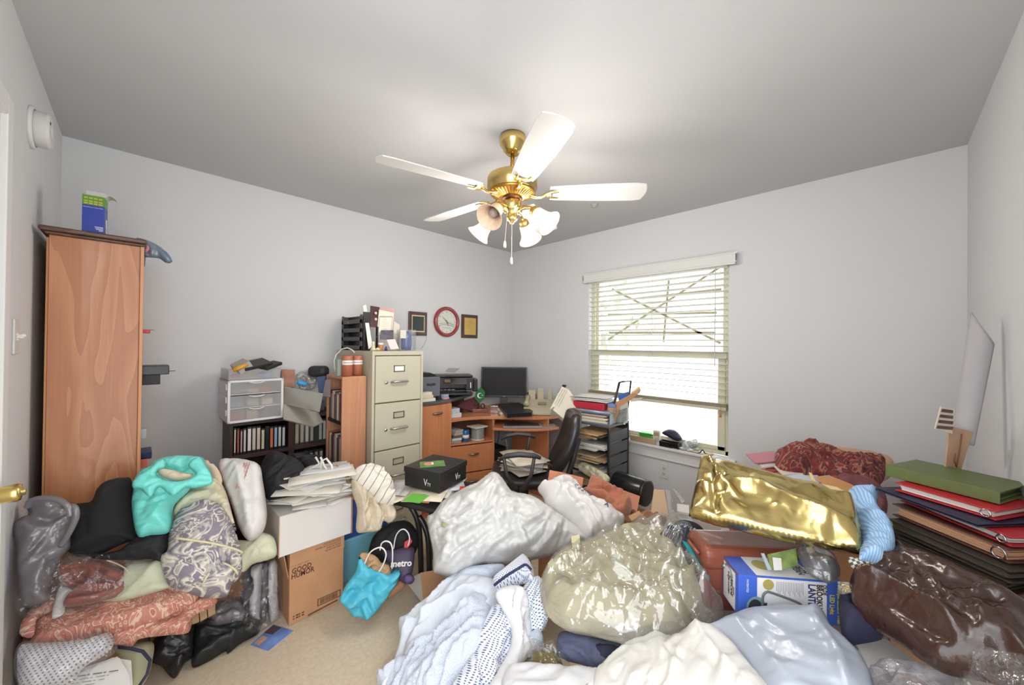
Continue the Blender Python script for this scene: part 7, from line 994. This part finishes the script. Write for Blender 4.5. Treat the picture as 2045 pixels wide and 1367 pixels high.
soft('white_fabric', [(1010, 1350), (1050, 1340), (1120, 1343), (1190, 1350), (1220, 1368), (1200, 1420), (1050, 1430), (1000, 1400)], Dp((1010, 1350, 1.22), (1220, 1365, 1.14), (1100, 1420, 1.06)), shirtw, 'white fabric along the bottom edge under the olive garment', 'fabric', bulge=.04, thick=.08, edge=.06, folds=[(.008, 10, .06, 3)], seed=81)
# bottom right white shirt
soft('white_shirt', [(1188, 1360), (1215, 1330), (1255, 1300), (1300, 1282), (1345, 1275), (1368, 1262), (1392, 1258), (1420, 1262), (1450, 1268), (1478, 1300), (1500, 1330), (1550, 1390), (1560, 1440), (1300, 1460), (1190, 1440)], Dp((1195, 1360, 1.12), (1400, 1260, 1.19), (1380, 1440, .92)), mat('shirt_offwhite', 'e3e1dc', .85, bump=.08, bs=250), 'crumpled plain white shirt at the bottom centre right', 'shirt', bulge=.05, thick=.06, edge=.12, res=.007, folds=[(.009, 40, .1, 2.2)], crinkle=[(.016, .12)], creases=[([(1345, 1280), (1340, 1320), (1375, 1360)], -.014, .008), ([(1210, 1350), (1270, 1310), (1340, 1290)], .01, .01), ([(1400, 1270), (1420, 1310), (1470, 1367)], .012, .01)], seed=82)
soft('pale_blue_bag', [(1378, 1262), (1420, 1250), (1460, 1232), (1490, 1222), (1560, 1210), (1620, 1214), (1642, 1216), (1660, 1250), (1690, 1275), (1722, 1310), (1745, 1367), (1750, 1440), (1560, 1450), (1500, 1340), (1450, 1275)], Dp((1380, 1262, 1.16), (1640, 1218, 1.08), (1640, 1440, .86)), film('bag_paleblue', 'ffffff', .06, .25, .93, .12, 14, 'ccd3df'), 'pale blue translucent plastic bag bulging in front of the lantern box', 'bag', bulge=.05, thick=.1, edge=.14, res=.009, creases=[([(1640, 1218), (1640, 1260), (1690, 1340), (1700, 1400)], .025, .012), ([(1470, 1235), (1500, 1290), (1580, 1380)], .012, .014)], folds=[(.012, -50, .1, 3)], seed=83)
soft('white_contents', [(1440, 1275), (1520, 1235), (1620, 1240), (1680, 1300), (1700, 1400), (1580, 1430)], Dp((1380, 1262, 1.2), (1640, 1218, 1.12), (1640, 1440, .9)), shirtb, 'pale clothing inside the pale blue translucent bag', 'clothing', bulge=.03, thick=.06, edge=.1, res=.012, folds=[(.006, -50, .1, 3)], seed=84)
# ---- lantern box
TL = Vector((1.36, .321, .665)); Xa = Vector((1.542, .092, .66))-TL; Ln = Xa.length+.012; Xa.normalize(); Ya = Vector((-Xa.y, Xa.x, 0)); 
lb = E('lantern_box', (TL.x, TL.y, .53), math.atan2(Xa.y, Xa.x), 'blue and white Olde Brooklyn lantern carton lying on its side among the bags', 'box'); lbm = mat('box_royal', '3f62c4', .4); lbw = mat('box_printwhite', 'e3e2e2', .4); HB, DB = .135, .115
MB().box(0, Ln, 0, DB, 0, HB).build('carton_body', lbm, lb, bevel=.0015)
FM = Matrix.Translation((0, -.0006, 0))@Matrix.Rotation(R_(90), 4, 'X'); TM = Matrix.Translation((0, 0, HB+.0006)); SM = Matrix.Translation((-.0006, 0, 0))@Matrix.Rotation(R_(-90), 4, 'Z')@Matrix.Rotation(R_(90), 4, 'X')   # front (x, z), top (x, y), side (−y, z)
def pan(x0, x1, y0, y1, M, mt, nm, d=.0004): m_ = MB(); m_.M = M; m_.box(x0, x1, y0, y1, -.0002, d); return m_.build(nm, mt, lb)
pan(.055, .235, .0, HB-.004, FM, lbw, 'front_panel'); pan(.055, Ln-.045, .004, DB-.002, TM, lbw, 'top_panel'); pan(-DB+.012, -.022, .006, HB-.01, SM, lbw, 'side_panel'); pan(-DB+.001, -.0, HB-.006, HB, SM, mat('box_rust', '8a4a34', .5), 'side_edge')
gold = mat('ink_gold', 'b9aa5c', .4, .2); bk2 = mat('ink_brownblack', '3d2d2c', .5); nav = mat('ink_navy', '2b2f6e', .5); yel = mat('ink_lemon', 'd9d06a', .5); gry = mat('ink_textgrey', '9a98a0', .6)
def disc(x, y, r, M, mt, nm): m_ = MB(); m_.M = M; m_.lathe([(0, .0009), (r, .0009), (r, .0004)], 26, (x, y, 0)); m_.build(nm, mt, lb)
disc(.088, HB-.024, .0165, FM, gold, 'gold_seal'); disc(.1, DB*.55, .028, TM, gold, 'gold_seal'); V90 = Matrix.Rotation(R_(-90), 4, 'Z')
for (s, x, y, sz, mt, b_) in (('LANTERN', .216, HB-.012, .03, bk2, .0008), ('BROOKLYN', .238, HB-.012, .024, bk2, .0008), ('OLDE', .2535, HB-.012, .0165, bk2, .0005)):
    txt(s, sz, nav if s == 'LANTERN' else mt, lb, FM@Matrix.Translation((x-.002, y, .0006))@V90, 'title_lettering', ax='LEFT', bold=b_, sx=.75)
pan(.235, .258, .0, HB-.004, FM, lbw, 'front_panel_strip', .00035)
txt('Antique Lantern With', .0165, yel, lb, FM@Matrix.Translation((Ln-.011, HB-.01, .0005))@V90, 'tagline', ax='LEFT', bold=.0006, sx=.8); txt('LED Light', .019, yel, lb, FM@Matrix.Translation((Ln-.032, HB-.04, .0005))@V90, 'tagline', ax='LEFT', bold=.0006, sx=.8); txt('PATENTED', .0085, wht, lb, FM@Matrix.Translation((.026, HB-.012, .0005))@V90, 'patent_note', ax='LEFT')
m_ = MB(); m_.M = FM
for i in range(17): m_.box(.112+i*.0048, .1135+i*.0048, HB-.012-.03-.006*((i*7) % 3), HB-.012, .0004, .0008)
m_.build('small_print', gry, lb); m_ = MB(); m_.M = FM; P_ = [(.07, .045), (.072, .075), (.082, .088), (.1, .086), (.17, .064), (.188, .05), (.192, .035)]; 
m_.tube([(x, y, .0006) for x, y in catmull(P_, False, 5)], .0042, 6); m_.build('printed_handle', mat('ink_steel', '6d7375', .5), lb); m_ = MB(); m_.M = FM; m_.lathe([(0, .0008), (.03, .0008), (.03, .0004)], 26, (.053, .035, 0), sq=1.2); m_.build('printed_lantern_base', mat('ink_teal_steel', '7f9a9c', .4), lb); m_ = MB(); m_.M = FM; m_.lathe([(0, .0011), (.021, .0011)], 20, (.05, .035, 0), sq=1.3); m_.prism([(.066, .0), (.072, .05), (.084, .055), (.086, 0)], .0008, .0012); m_.build('printed_lantern_dark', mat('ink_dark', '33393c', .4), lb); m_ = MB(); m_.M = FM; m_.prism([(.09, .0), (.095, .05), (.13, .055), (.15, .035), (.155, .0)], .0005, .0009); m_.build('printed_globe', mat('ink_glass', 'c3c7d2', .4), lb)
txt('BROOKLYN', .02, bk2, lb, TM@Matrix.Translation((.205, DB*.1+.09, .0006))@V90, 'title_lettering', ax='LEFT', bold=.0006, sx=.8) if False else None
for (s, x, sz) in (('LANTERN', .2, .026), ('BROOKLYN', .218, .019)): txt(s, sz, bk2, lb, TM@Matrix.Translation((x, DB-.01, .0006))@V90, 'title_lettering', ax='LEFT', bold=.0006, sx=.72)
pan(Ln-.075, Ln-.045, DB*.6, DB, TM, lbm, 'top_corner', .0006); txt('HURRICANE', .021, bk2, lb, SM@Matrix.Translation((-.045, .075, .0006))@V90, 'title_lettering', bold=.0007, sx=.62); txt('BATTERY LANTERN', .0135, bk2, lb, SM@Matrix.Translation((-.065, .07, .0006))@V90, 'title_lettering', bold=.0005, sx=.62)
m_ = MB(); m_.M = SM; 
for i in range(9): m_.box(-.035, -.026, .05+i*.003, .0515+i*.003, .0004, .0008)
m_.build('barcode', bk2, lb); m_ = MB(); m_.M = SM; m_.tube([(x, y, .0006) for x, y in catmull([(-.085, .115), (-.08, .123), (-.05, .12), (-.045, .1), (-.07, .09)], False, 4)], .003, 6); m_.build('printed_handle', mat('ink_steel', '6d7375', .5), lb)
# ---- leather case
lea = mat('leather_case', '7e4230', .38, var=.12, vs=6, bump=.05, bs=120, coat=.25)
lc = E('leather_case', (1.53, .33, .455), R_(-48), 'reddish brown leather case with a snap stud, under the gold gift bag', 'case')
MB().box(-.16, .26, -.02, .12, 0, .2).build('body', lea, lc, bevel=.035, bseg=5); MB().box(-.168, .268, -.03, .13, .15, .235).build('lid', lea, lc, bevel=.03, bseg=5); m_ = MB(); m_.lathe([(0, 0), (.009, 0), (.008, .006), (0, .008)], 16, (-.1, -.031, .18), Matrix.Rotation(R_(90), 4, 'X')); m_.build('snap_stud', mat('stud_green', '8fa08a', .3, .6), lc, True)
m_ = MB(); m_.tube([(-.172, -.0, .2), (-.19, .04, .22), (-.172, .09, .2)], .007, 8); m_.build('end_handle', lea, lc, True)
# teal folder bits
for i, q in enumerate([[(1362, 1078), (1380, 1086), (1410, 1102), (1418, 1112), (1416, 1160), (1400, 1140), (1382, 1110)], [(1455, 1112), (1478, 1112), (1486, 1120), (1482, 1132), (1462, 1128)]]): pslab('teal_paper', q, Dp((q[0][0], q[0][1], 1.42), (q[2][0], q[2][1]-3, 1.38), (q[-1][0], q[-1][1]+4, 1.36)), .004, tealm, ['bright teal paper bag edge left of the lantern box', 'bright teal paper corner behind the lantern box'][i], 'paper')
# ---- herb packet and grey zip bag
pslab('herb_packet', [(1534, 1106), (1590, 1094), (1594, 1128), (1560, 1138), (1538, 1136)], Dp((1534, 1106, 1.2), (1590, 1094, 1.22), (1540, 1136, 1.17)), .006, mat('packet_green', '7d8f52', .4, var=.35, vs=35), 'green herb packet with a white barcode label behind the lantern box', 'packet')
pslab('packet_label', [(1543, 1112), (1560, 1114), (1562, 1138), (1546, 1138)], Dp((1543, 1112, 1.19), (1560, 1113, 1.195), (1546, 1138, 1.165)), .001, wht, 'white barcode sticker on the green herb packet', 'sticker')
for i, q in enumerate([[(1520, 1104), (1526, 1104), (1542, 1138), (1534, 1138)], [(1608, 1088), (1613, 1087), (1636, 1140), (1630, 1142)]]): pslab('zip_edge', q, Dp((q[0][0], q[0][1], 1.18), (q[1][0], q[1][1]-1, 1.18), (q[2][0], q[2][1], 1.15)), .004, mat('zip_greyblue', '9aa4b0', .35), ['grey zip edge of the clear pouch left of the herb packet', 'grey zip edge of the clear pouch right of the herb packet'][i], 'zip strip')
soft('clear_zip_bag', [(1592, 1100), (1625, 1092), (1655, 1105), (1670, 1118), (1678, 1135), (1676, 1152), (1662, 1162), (1640, 1155), (1612, 1140)], Dp((1592, 1100, 1.2), (1660, 1105, 1.18), (1650, 1160, 1.08)), film('zipbag', 'e8e8ec', .1, .2, .3, .4, 18, '9b999c'), 'greyish clear zip bag with a dark lump behind the lantern box', 'bag', bulge=.04, thick=.03, edge=.05, res=.007, crinkle=[(.02, .04)], seed=90)
soft('dark_lump', [(1640, 1125), (1660, 1118), (1672, 1130), (1672, 1150), (1655, 1158), (1640, 1148)], Dp((1592, 1100, 1.22), (1660, 1105, 1.2), (1650, 1160, 1.1)), mat('lump_grey', '55504f', .6), 'dark grey lump inside the greyish zip bag', 'contents', bulge=.03, thick=.03, edge=.03, res=.007, crinkle=[(.01, .03)], seed=91)
pslab('clear_sleeve', [(1672, 1160), (1711, 1163), (1708, 1180), (1676, 1184)], Dp((1672, 1160, 1.08), (1711, 1163, 1.06), (1676, 1184, 1.04)), .004, film('sleeve', 'e8e8e8', .2, .12, .4, .3, 25, 'c9c7c4'), 'clear plastic sleeve corner right of the lantern box', 'sleeve')
# ---- gold bag
gf = mat('gold_foil', 'd2bc7c', .2, 1., bump=.12, bs=9); gpl_ = Dp((1400, 912, 1.56), (1378, 1030, 1.36), (1722, 1105, 1.1))
gb = soft('gold_gift_bag', [(1400, 910), (1412, 914), (1425, 918), (1690, 984), (1702, 990), (1712, 1020), (1722, 1060), (1726, 1108), (1640, 1092), (1560, 1078), (1470, 1056), (1425, 1046), (1375, 1030), (1380, 1005), (1390, 960)], gpl_, gf, 'large shiny gold foil gift bag lying on its side on the leather case', 'gift bag', sharp=True, bulge=.05, thick=.05, edge=.08, res=.008, creases=[([(1412, 916), (1430, 950), (1440, 985), (1480, 1010)], .03, .012), ([(1385, 975), (1420, 990), (1500, 985), (1600, 1030), (1710, 1065)], .035, .018), ([(1376, 1028), (1450, 1045), (1560, 1072), (1700, 1102)], .02, .01), ([(1430, 925), (1425, 970), (1430, 1040)], -.015, .01), ([(1440, 950), (1460, 990), (1440, 1020)], .012, .01)], crinkle=[(.016, .17), (.003, .05)], seed=92)
a, n, e1, e2 = plane3(gpl_); m_ = MB(); m_.M = Matrix.Translation(-gb.location); P_ = [hitp(p, a, n)+n*.058 for p in [(1700, 985), (1724, 1106)]]
tg = mat('tag_goldpink', 'd8bd8c', .4, .3)
for i, (q, nm) in enumerate([([(1614, 968), (1620, 970), (1628, 988), (1618, 982)], 'torn_tag'), ([(1640, 992), (1668, 998), (1682, 1006), (1656, 1002)], 'torn_tag')]): m_ = MB(); P_ = [hitp(p, a, n)+n*.066-gb.location for p in q]; m_.add(P_+[p-n*.002 for p in P_], [(0, 1, 2, 3), (7, 6, 5, 4), (0, 4, 5, 1), (1, 5, 6, 2), (2, 6, 7, 3), (3, 7, 4, 0)]); m_.build(nm, tg, gb)
soft('striped_shirt', [(1692, 984), (1705, 980), (1735, 988), (1752, 998), (1748, 1015), (1752, 1030), (1768, 1048), (1782, 1075), (1786, 1100), (1778, 1125), (1762, 1132), (1735, 1122), (1716, 1112), (1722, 1070), (1710, 1020)], Dp((1695, 985, 1.34), (1750, 1000, 1.32), (1765, 1130, 1.04)), stripe, 'blue finely striped shirt bulging out of the mouth of the gold bag', 'shirt', bulge=.04, thick=.05, edge=.04, res=.007, folds=[(.012, 70, .05, 3)], seed=93)
soft('plaid_cloth', [(1695, 1112), (1720, 1115), (1745, 1122), (1762, 1132), (1740, 1137), (1710, 1137), (1698, 1128)], Dp((1695, 1112, 1.08), (1762, 1130, 1.04), (1705, 1137, 1.06)), plaid, 'black and white plaid cloth edge beneath the gold bag', 'cloth', bulge=.02, thick=.03, edge=.02, res=.006, seed=94)
# ---- heap by the right wall: scarf etc.
ub('heap_carton', (1.95, .05, .4005), (2.6, .5, .68), kraft, 'cardboard carton buried beneath the red patterned scarf', 'box', rz=0)
rs = np.random.RandomState(6)
for i in range(9):
    c = ['c9858f', 'd8d4cc', 'b24a52', '9fc0a4', 'ded9cf', 'c9ced2', '8f3f4a', 'e0d8c2', 'a9b5bd'][i]; x = 1500+i*14; y = 908+i*5+(i % 3)*4
    o = pslab('magazine', [(x-10, y-2), (x+44, y-8), (x+66, y+10), (x+8, y+16)], ((x-10, y-2, .80-.012*(i % 4)), (x+44, y-8, .81-.012*(i % 4)), (x+8, y+16, .79-.012*(i % 4))), .006, mat('mgz'+c, c, .5), '%s magazine in the fan behind the gold bag' % ['rose', 'ivory', 'crimson', 'mint green', 'cream', 'cool grey', 'wine red', 'straw', 'blue-grey'][i], 'magazine', 'magazines fanned behind the gold bag')
soft('peach_cloth', [(1630, 888), (1665, 892), (1700, 898), (1740, 904), (1778, 918), (1785, 935), (1765, 960), (1700, 950), (1650, 920)], Dp((1640, 890, 2.05), (1780, 920, 1.98), (1700, 950, 1.85)), mat('cloth_salmon', 'd0a68c', .85), 'peach cloth bunched behind the red patterned scarf', 'cloth', bulge=.02, thick=.05, edge=.06, res=.01, folds=[(.008, 10, .07, 2)], seed=95)
soft('patterned_scarf', [(1548, 905), (1562, 895), (1590, 888), (1612, 884), (1635, 890), (1660, 900), (1700, 912), (1745, 916), (1768, 922), (1766, 955), (1750, 972), (1720, 975), (1680, 966), (1640, 950), (1600, 948), (1565, 940), (1550, 925)], Dp((1550, 905, 1.92), (1765, 925, 1.82), (1650, 955, 1.74)), scarfm, 'dark red patterned scarf heaped against the window wall', 'scarf', bulge=.035, thick=.08, edge=.07, res=.008, folds=[(.016, 10, .07, 1.8), (.007, 50, .03, 2)], seed=96)
soft('maroon_cloth', [(1670, 952), (1720, 960), (1752, 975), (1772, 1000), (1768, 1030), (1748, 1035), (1742, 1005), (1715, 985), (1680, 972)], Dp((1670, 952, 1.7), (1765, 985, 1.6), (1750, 1035, 1.45)), mat('cloth_maroon', '7d4b50', .85), 'dull maroon cloth between the gold bag and the binders', 'cloth', bulge=.03, thick=.06, edge=.04, res=.009, folds=[(.01, -40, .04, 3)], seed=97)
for i, (q, c, lab) in enumerate([([(1628, 952), (1660, 950), (1700, 966), (1730, 985), (1690, 985), (1655, 972)], 'd99a5c', 'orange envelope lying behind the top edge of the gold bag'), ([(1744, 1005), (1764, 1012), (1766, 1026), (1746, 1022)], 'd8804a', 'orange card corner beside the blue striped shirt'), ([(1565, 950), (1600, 945), (1640, 962), (1610, 972)], 'c9cfd6', 'silver-grey sheet behind the gold bag, under the scarf')]): pslab('envelope', q, Dp((q[0][0], q[0][1], 1.58), (q[1][0], q[1][1], 1.62), (q[3][0], q[3][1]+2, 1.5)), .004, mat('env_'+c, c, .6), lab, 'envelope')
# ---- binder stack
def binder(nm, A, B, z0, th, col, lab, cat='binder', depth=.27, page=None, rings=False, rgh=.5, edge='d8d4cc'):
    A, B = Vector((A[0], A[1], 0)), Vector((B[0], B[1], 0)); d = B-A; L_ = d.length; o = E(nm, (A.x, A.y, z0), math.atan2(d.y, d.x), lab, cat); cm_ = mat('bd_'+col, col, rgh, var=.06, vs=30, bump=.06, bs=160)
    MB().box(0, L_, 0, depth, 0, .004).build('lower_cover', cm_, o, bevel=.0015); MB().box(0, L_, 0, depth, th-.004, th).build('upper_cover', cm_, o, bevel=.0015); MB().box(0, L_, depth-.004, depth, 0, th).build('spine', cm_, o, bevel=.0015)
    m_ = MB(); rs = np.random.RandomState(len(col)+int(z0*1000)); z = .006
    while z < th-.006:
        h_ = .003+.003*rs.rand(); m_.box(.008+.006*rs.rand(), L_-.008-.01*rs.rand(), .006+.006*rs.rand(), depth-.008, z, min(z+h_-.0006, th-.005)); z += h_
    m_.build('pages', mat('pg_'+(page or edge), page or edge, .75), o)
    if rings:
        m_ = MB(); m_.tube([(L_-.012, -.001, th*.5+th*.36*math.cos(a)) if False else (L_-.02+th*.36*math.cos(a), -.002, th*.5+th*.36*math.sin(a)) for a in np.linspace(0, 6.28, 17)[:-1]], .0022, 6, closed=True); m_.build('metal_ring', chrome, o, True)
    return o
# long edges face the camera corner; local y runs away toward the wall corner
BS = [('album', .775, .04, '4a4136', 'olive brown album at the bottom of the visible binder stack', (1771, 1062), (2019, 1162), '5d5344', 0), ('album', .818, .034, '3d3630', 'dark bronze album second from the bottom of the binder stack', (1771, 1034), (2019, 1140), '544a3e', 0), ('ring_binder', .862, .04, '5a3428', 'brown binder of thick tan pages in the middle of the stack', (1782, 1004), (2016, 1096), 'c79a78', 1), ('ring_binder', .893, .027, 'b3242e', 'red ring binder with two metal rings, lower of the two red binders', (1797, 984), (2020, 1072), 'd5cfc9', 1), ('folder', .906, .01, '23263f', 'navy folder between the two red ring binders', (1748, 972), (1953, 1046), 'b9b4ac', 0), ('ring_binder', .937, .028, 'bb222e', 'red ring binder directly under the green binder', (1787, 962), (1990, 1020), 'ddd7cf', 1), ('green_binder', .977, .037, '5f6b3c', 'olive green cloth binder on top of the stack by the right wall', (1768, 928), (1997, 982), '5f6b3c', 0)]
for nm, zt_, th, c, lab, pa, pb_, pg, rg in BS:
    A, B = at(*pa, Z=zt_), at(*pb_, Z=zt_); B = A+(B-A).normalized()*min((B-A).length, (A.y+.275)/max(.01, (A-B).normalized().y)); o = binder(nm, A, B, zt_-th, th, c, lab, 'binder' if 'album' not in nm else 'album', .2, pg, rg)
    if nm == 'green_binder': L_ = (Vector((B.x, B.y, 0))-Vector((A.x, A.y, 0))).length; MB().box(0, L_, -.001, .004, 0, th).build('rounded_spine', MATS['bd_5f6b3c'], o, bevel=.002)
ub('stack_carton', (1.62, -.29, .4005), (1.9, -.02, .734), kraft, 'cardboard box hidden beneath the binder stack', 'box')
pslab('foam_board', [(1802, 1090), (1850, 1112), (1985, 1160), (2030, 1205), (2000, 1212), (1900, 1170), (1830, 1140), (1806, 1120)], ((1802, 1090, .66), (1985, 1160, .62), (1830, 1140, .62)), .006, wht, 'white foam board wedged under the binder stack', 'board')
# ---- brown glossy bag
br = mat('bag_brown_gloss', '3c231b', .27, bump=.6, bs=20, coat=.4, var=.1, vs=5)
soft('brown_plastic_bag', [(1706, 1180), (1712, 1160), (1740, 1146), (1770, 1138), (1790, 1120), (1785, 1080), (1800, 1085), (1812, 1110), (1860, 1135), (1920, 1160), (1980, 1185), (2045, 1225), (2110, 1260), (2110, 1400), (2040, 1360), (1985, 1350), (1930, 1340), (1880, 1330), (1840, 1310), (1790, 1275), (1750, 1250), (1712, 1230), (1702, 1205)], Dp((1712, 1170, 1.1), (1960, 1180, .96), (1950, 1345, .8)), br, 'glossy dark brown plastic bag full of clothing at the lower right', 'bag', bulge=.1, thick=.08, edge=.12, res=.008, creases=[([(1720, 1215), (1800, 1230), (1880, 1275), (1960, 1330)], .025, .012), ([(1750, 1150), (1850, 1180), (1960, 1240)], .014, .014), ([(1890, 1225), (1930, 1270), (1980, 1300), (2030, 1300)], .014, .008), ([(1800, 1260), (1870, 1300), (1930, 1325)], -.02, .01)], folds=[(.014, -30, .09, 3)], crinkle=[(.02, .1), (.008, .04)], gathers=[(1720, 1190, .012, 12, .1)], seed=100)
soft('navy_sweater', [(1676, 1190), (1700, 1180), (1716, 1200), (1725, 1230), (1760, 1255), (1765, 1265), (1720, 1275), (1690, 1278), (1678, 1250)], Dp((1676, 1190, 1.1), (1730, 1225, 1.04), (1700, 1275, 1.0)), mat('knit_navy', '2b2a44', .9, bump=.3, bs=200), 'navy knitted sweater between the lantern box and the brown bag', 'sweater', bulge=.05, thick=.08, edge=.06, res=.008, folds=[(.01, -40, .05, 2)], seed=101)
for i, (q, z, lab) in enumerate([([(1700, 1270), (1770, 1275), (1850, 1335), (1840, 1345), (1740, 1330)], .53, 'white sheet below the brown plastic bag, upper one'), ([(1695, 1295), (1740, 1300), (1790, 1335), (1740, 1350)], .52, 'white sheet next to the pale blue bag, lower one'), ([(1830, 1345), (1900, 1345), (1985, 1365), (1900, 1400)], .5, 'white paper edge at the bottom right of the photo')]): pslab('white_sheet', q, ((q[0][0], q[0][1], z), (q[1][0], q[1][1], z), (q[3][0], q[3][1], z-.004)), .004, wht, lab, 'sheet')
soft('clear_plastic_wrap', [(1738, 1340), (1790, 1330), (1850, 1340), (1910, 1350), (1925, 1370), (1900, 1420), (1760, 1420), (1745, 1380)], Dp((1738, 1340, .93), (1910, 1350, .86), (1820, 1415, .8)), film('wrap2', 'f4f4f6', .12, .14, .3, .5, 16, 'd5d5da'), 'clear plastic wrapping over papers at the bottom right', 'wrapping', bulge=.03, thick=.04, edge=.05, res=.009, crinkle=[(.014, .05)], seed=102)
soft('clear_plastic_wrap', [(1925, 1367), (1950, 1330), (1985, 1308), (2030, 1320), (2090, 1340), (2090, 1420), (1930, 1420)], Dp((1950, 1330, .74), (2060, 1330, .7), (1980, 1415, .66)), clearl, 'crinkled clear plastic in the bottom right corner in front of the brown bag', 'wrapping', bulge=.03, thick=.03, edge=.05, res=.009, crinkle=[(.03, .06)], seed=103)
# ---- leaning cardboard roll in the right corner
rb_ = E('cardboard_roll', at(1930, 800, D=1.35), 0, 'long cardboard sheet rolled into a tapering tube, leaning in the right corner', 'roll'); tA, tB = at(1921, 885, D=1.34)-rb_.location, at(1962, 655, D=1.35)-rb_.location; dA = (tB-tA).normalized(); sd = (ray(1930, 800)).cross(dA).normalized(); fw = dA.cross(sd).normalized(); cg = mat('roll_lilacgrey', 'a8a4a6', .55, var=.06, vs=4); kr = mat('roll_kraft', 'b08f74', .8, var=.15, vs=12)
def rollp(u, v):
    a_ = u*2*math.pi*.97; r = .027+.005*v; c = tA+(tB-tA)*(v*(1-.13*math.cos(a_))); return c+sd*(math.cos(a_)*r)+fw*(math.sin(a_)*r*.6)
m_ = MB(); m_.grid(rollp, 30, 24); m_.build('rolled_sheet', [cg], rb_, True, solid=.003)
P_ = [at(x, y, D=1.31)-rb_.location for x, y in [(1896, 850), (1944, 862), (1930, 905), (1908, 975), (1884, 975), (1892, 905)]]; m_ = MB(); nn = (P_[1]-P_[0]).cross(P_[-1]-P_[0]).normalized()*.005; k = len(P_); m_.add(P_+[p+nn for p in P_], [tuple(range(k)), tuple(range(2*k-1, k-1, -1))]+[(i, k+i, k+(i+1) % k, (i+1) % k) for i in range(k)]); m_.build('torn_lower_sheet', kr, rb_)
pm_ = MB(); P_ = [at(x, y, D=1.3)-rb_.location for x, y in [(1880, 812), (1906, 818), (1902, 866), (1868, 856)]]; nn = (P_[1]-P_[0]).cross(P_[-1]-P_[0]).normalized()*.004; pm_.add(P_+[p+nn for p in P_], [(0, 1, 2, 3), (7, 6, 5, 4), (0, 4, 5, 1), (1, 5, 6, 2), (2, 6, 7, 3), (3, 7, 4, 0)]); tt = pm_.build('torn_printed_tab', mat('tab_cream', 'd3c4b4', .7), rb_)
m_ = MB()
for i in range(4):
    y = 816+i*11; P_ = [at(1882-i*3, y, D=1.296)-rb_.location, at(1904, y+3, D=1.296)-rb_.location, at(1903, y+9, D=1.296)-rb_.location, at(1880-i*3, y+6, D=1.296)-rb_.location]; m_.add(P_+[p+nn*.3 for p in P_], [(0, 1, 2, 3), (7, 6, 5, 4), (0, 4, 5, 1), (1, 5, 6, 2), (2, 6, 7, 3), (3, 7, 4, 0)])
m_.build('tab_print', mat('tab_brown', '5b4640', .6, var=.5, vs=60), tt)
m_ = MB(); P_ = [at(x, y, D=1.295)-rb_.location for x, y in [(1908, 905), (1906, 920), (1910, 932), (1914, 915), (1918, 890), (1921, 866)]]; m_.tube(P_, .0022, 5); m_.build('torn_edge', mat('torn_brown', '7a4f3a', .8), rb_, True)
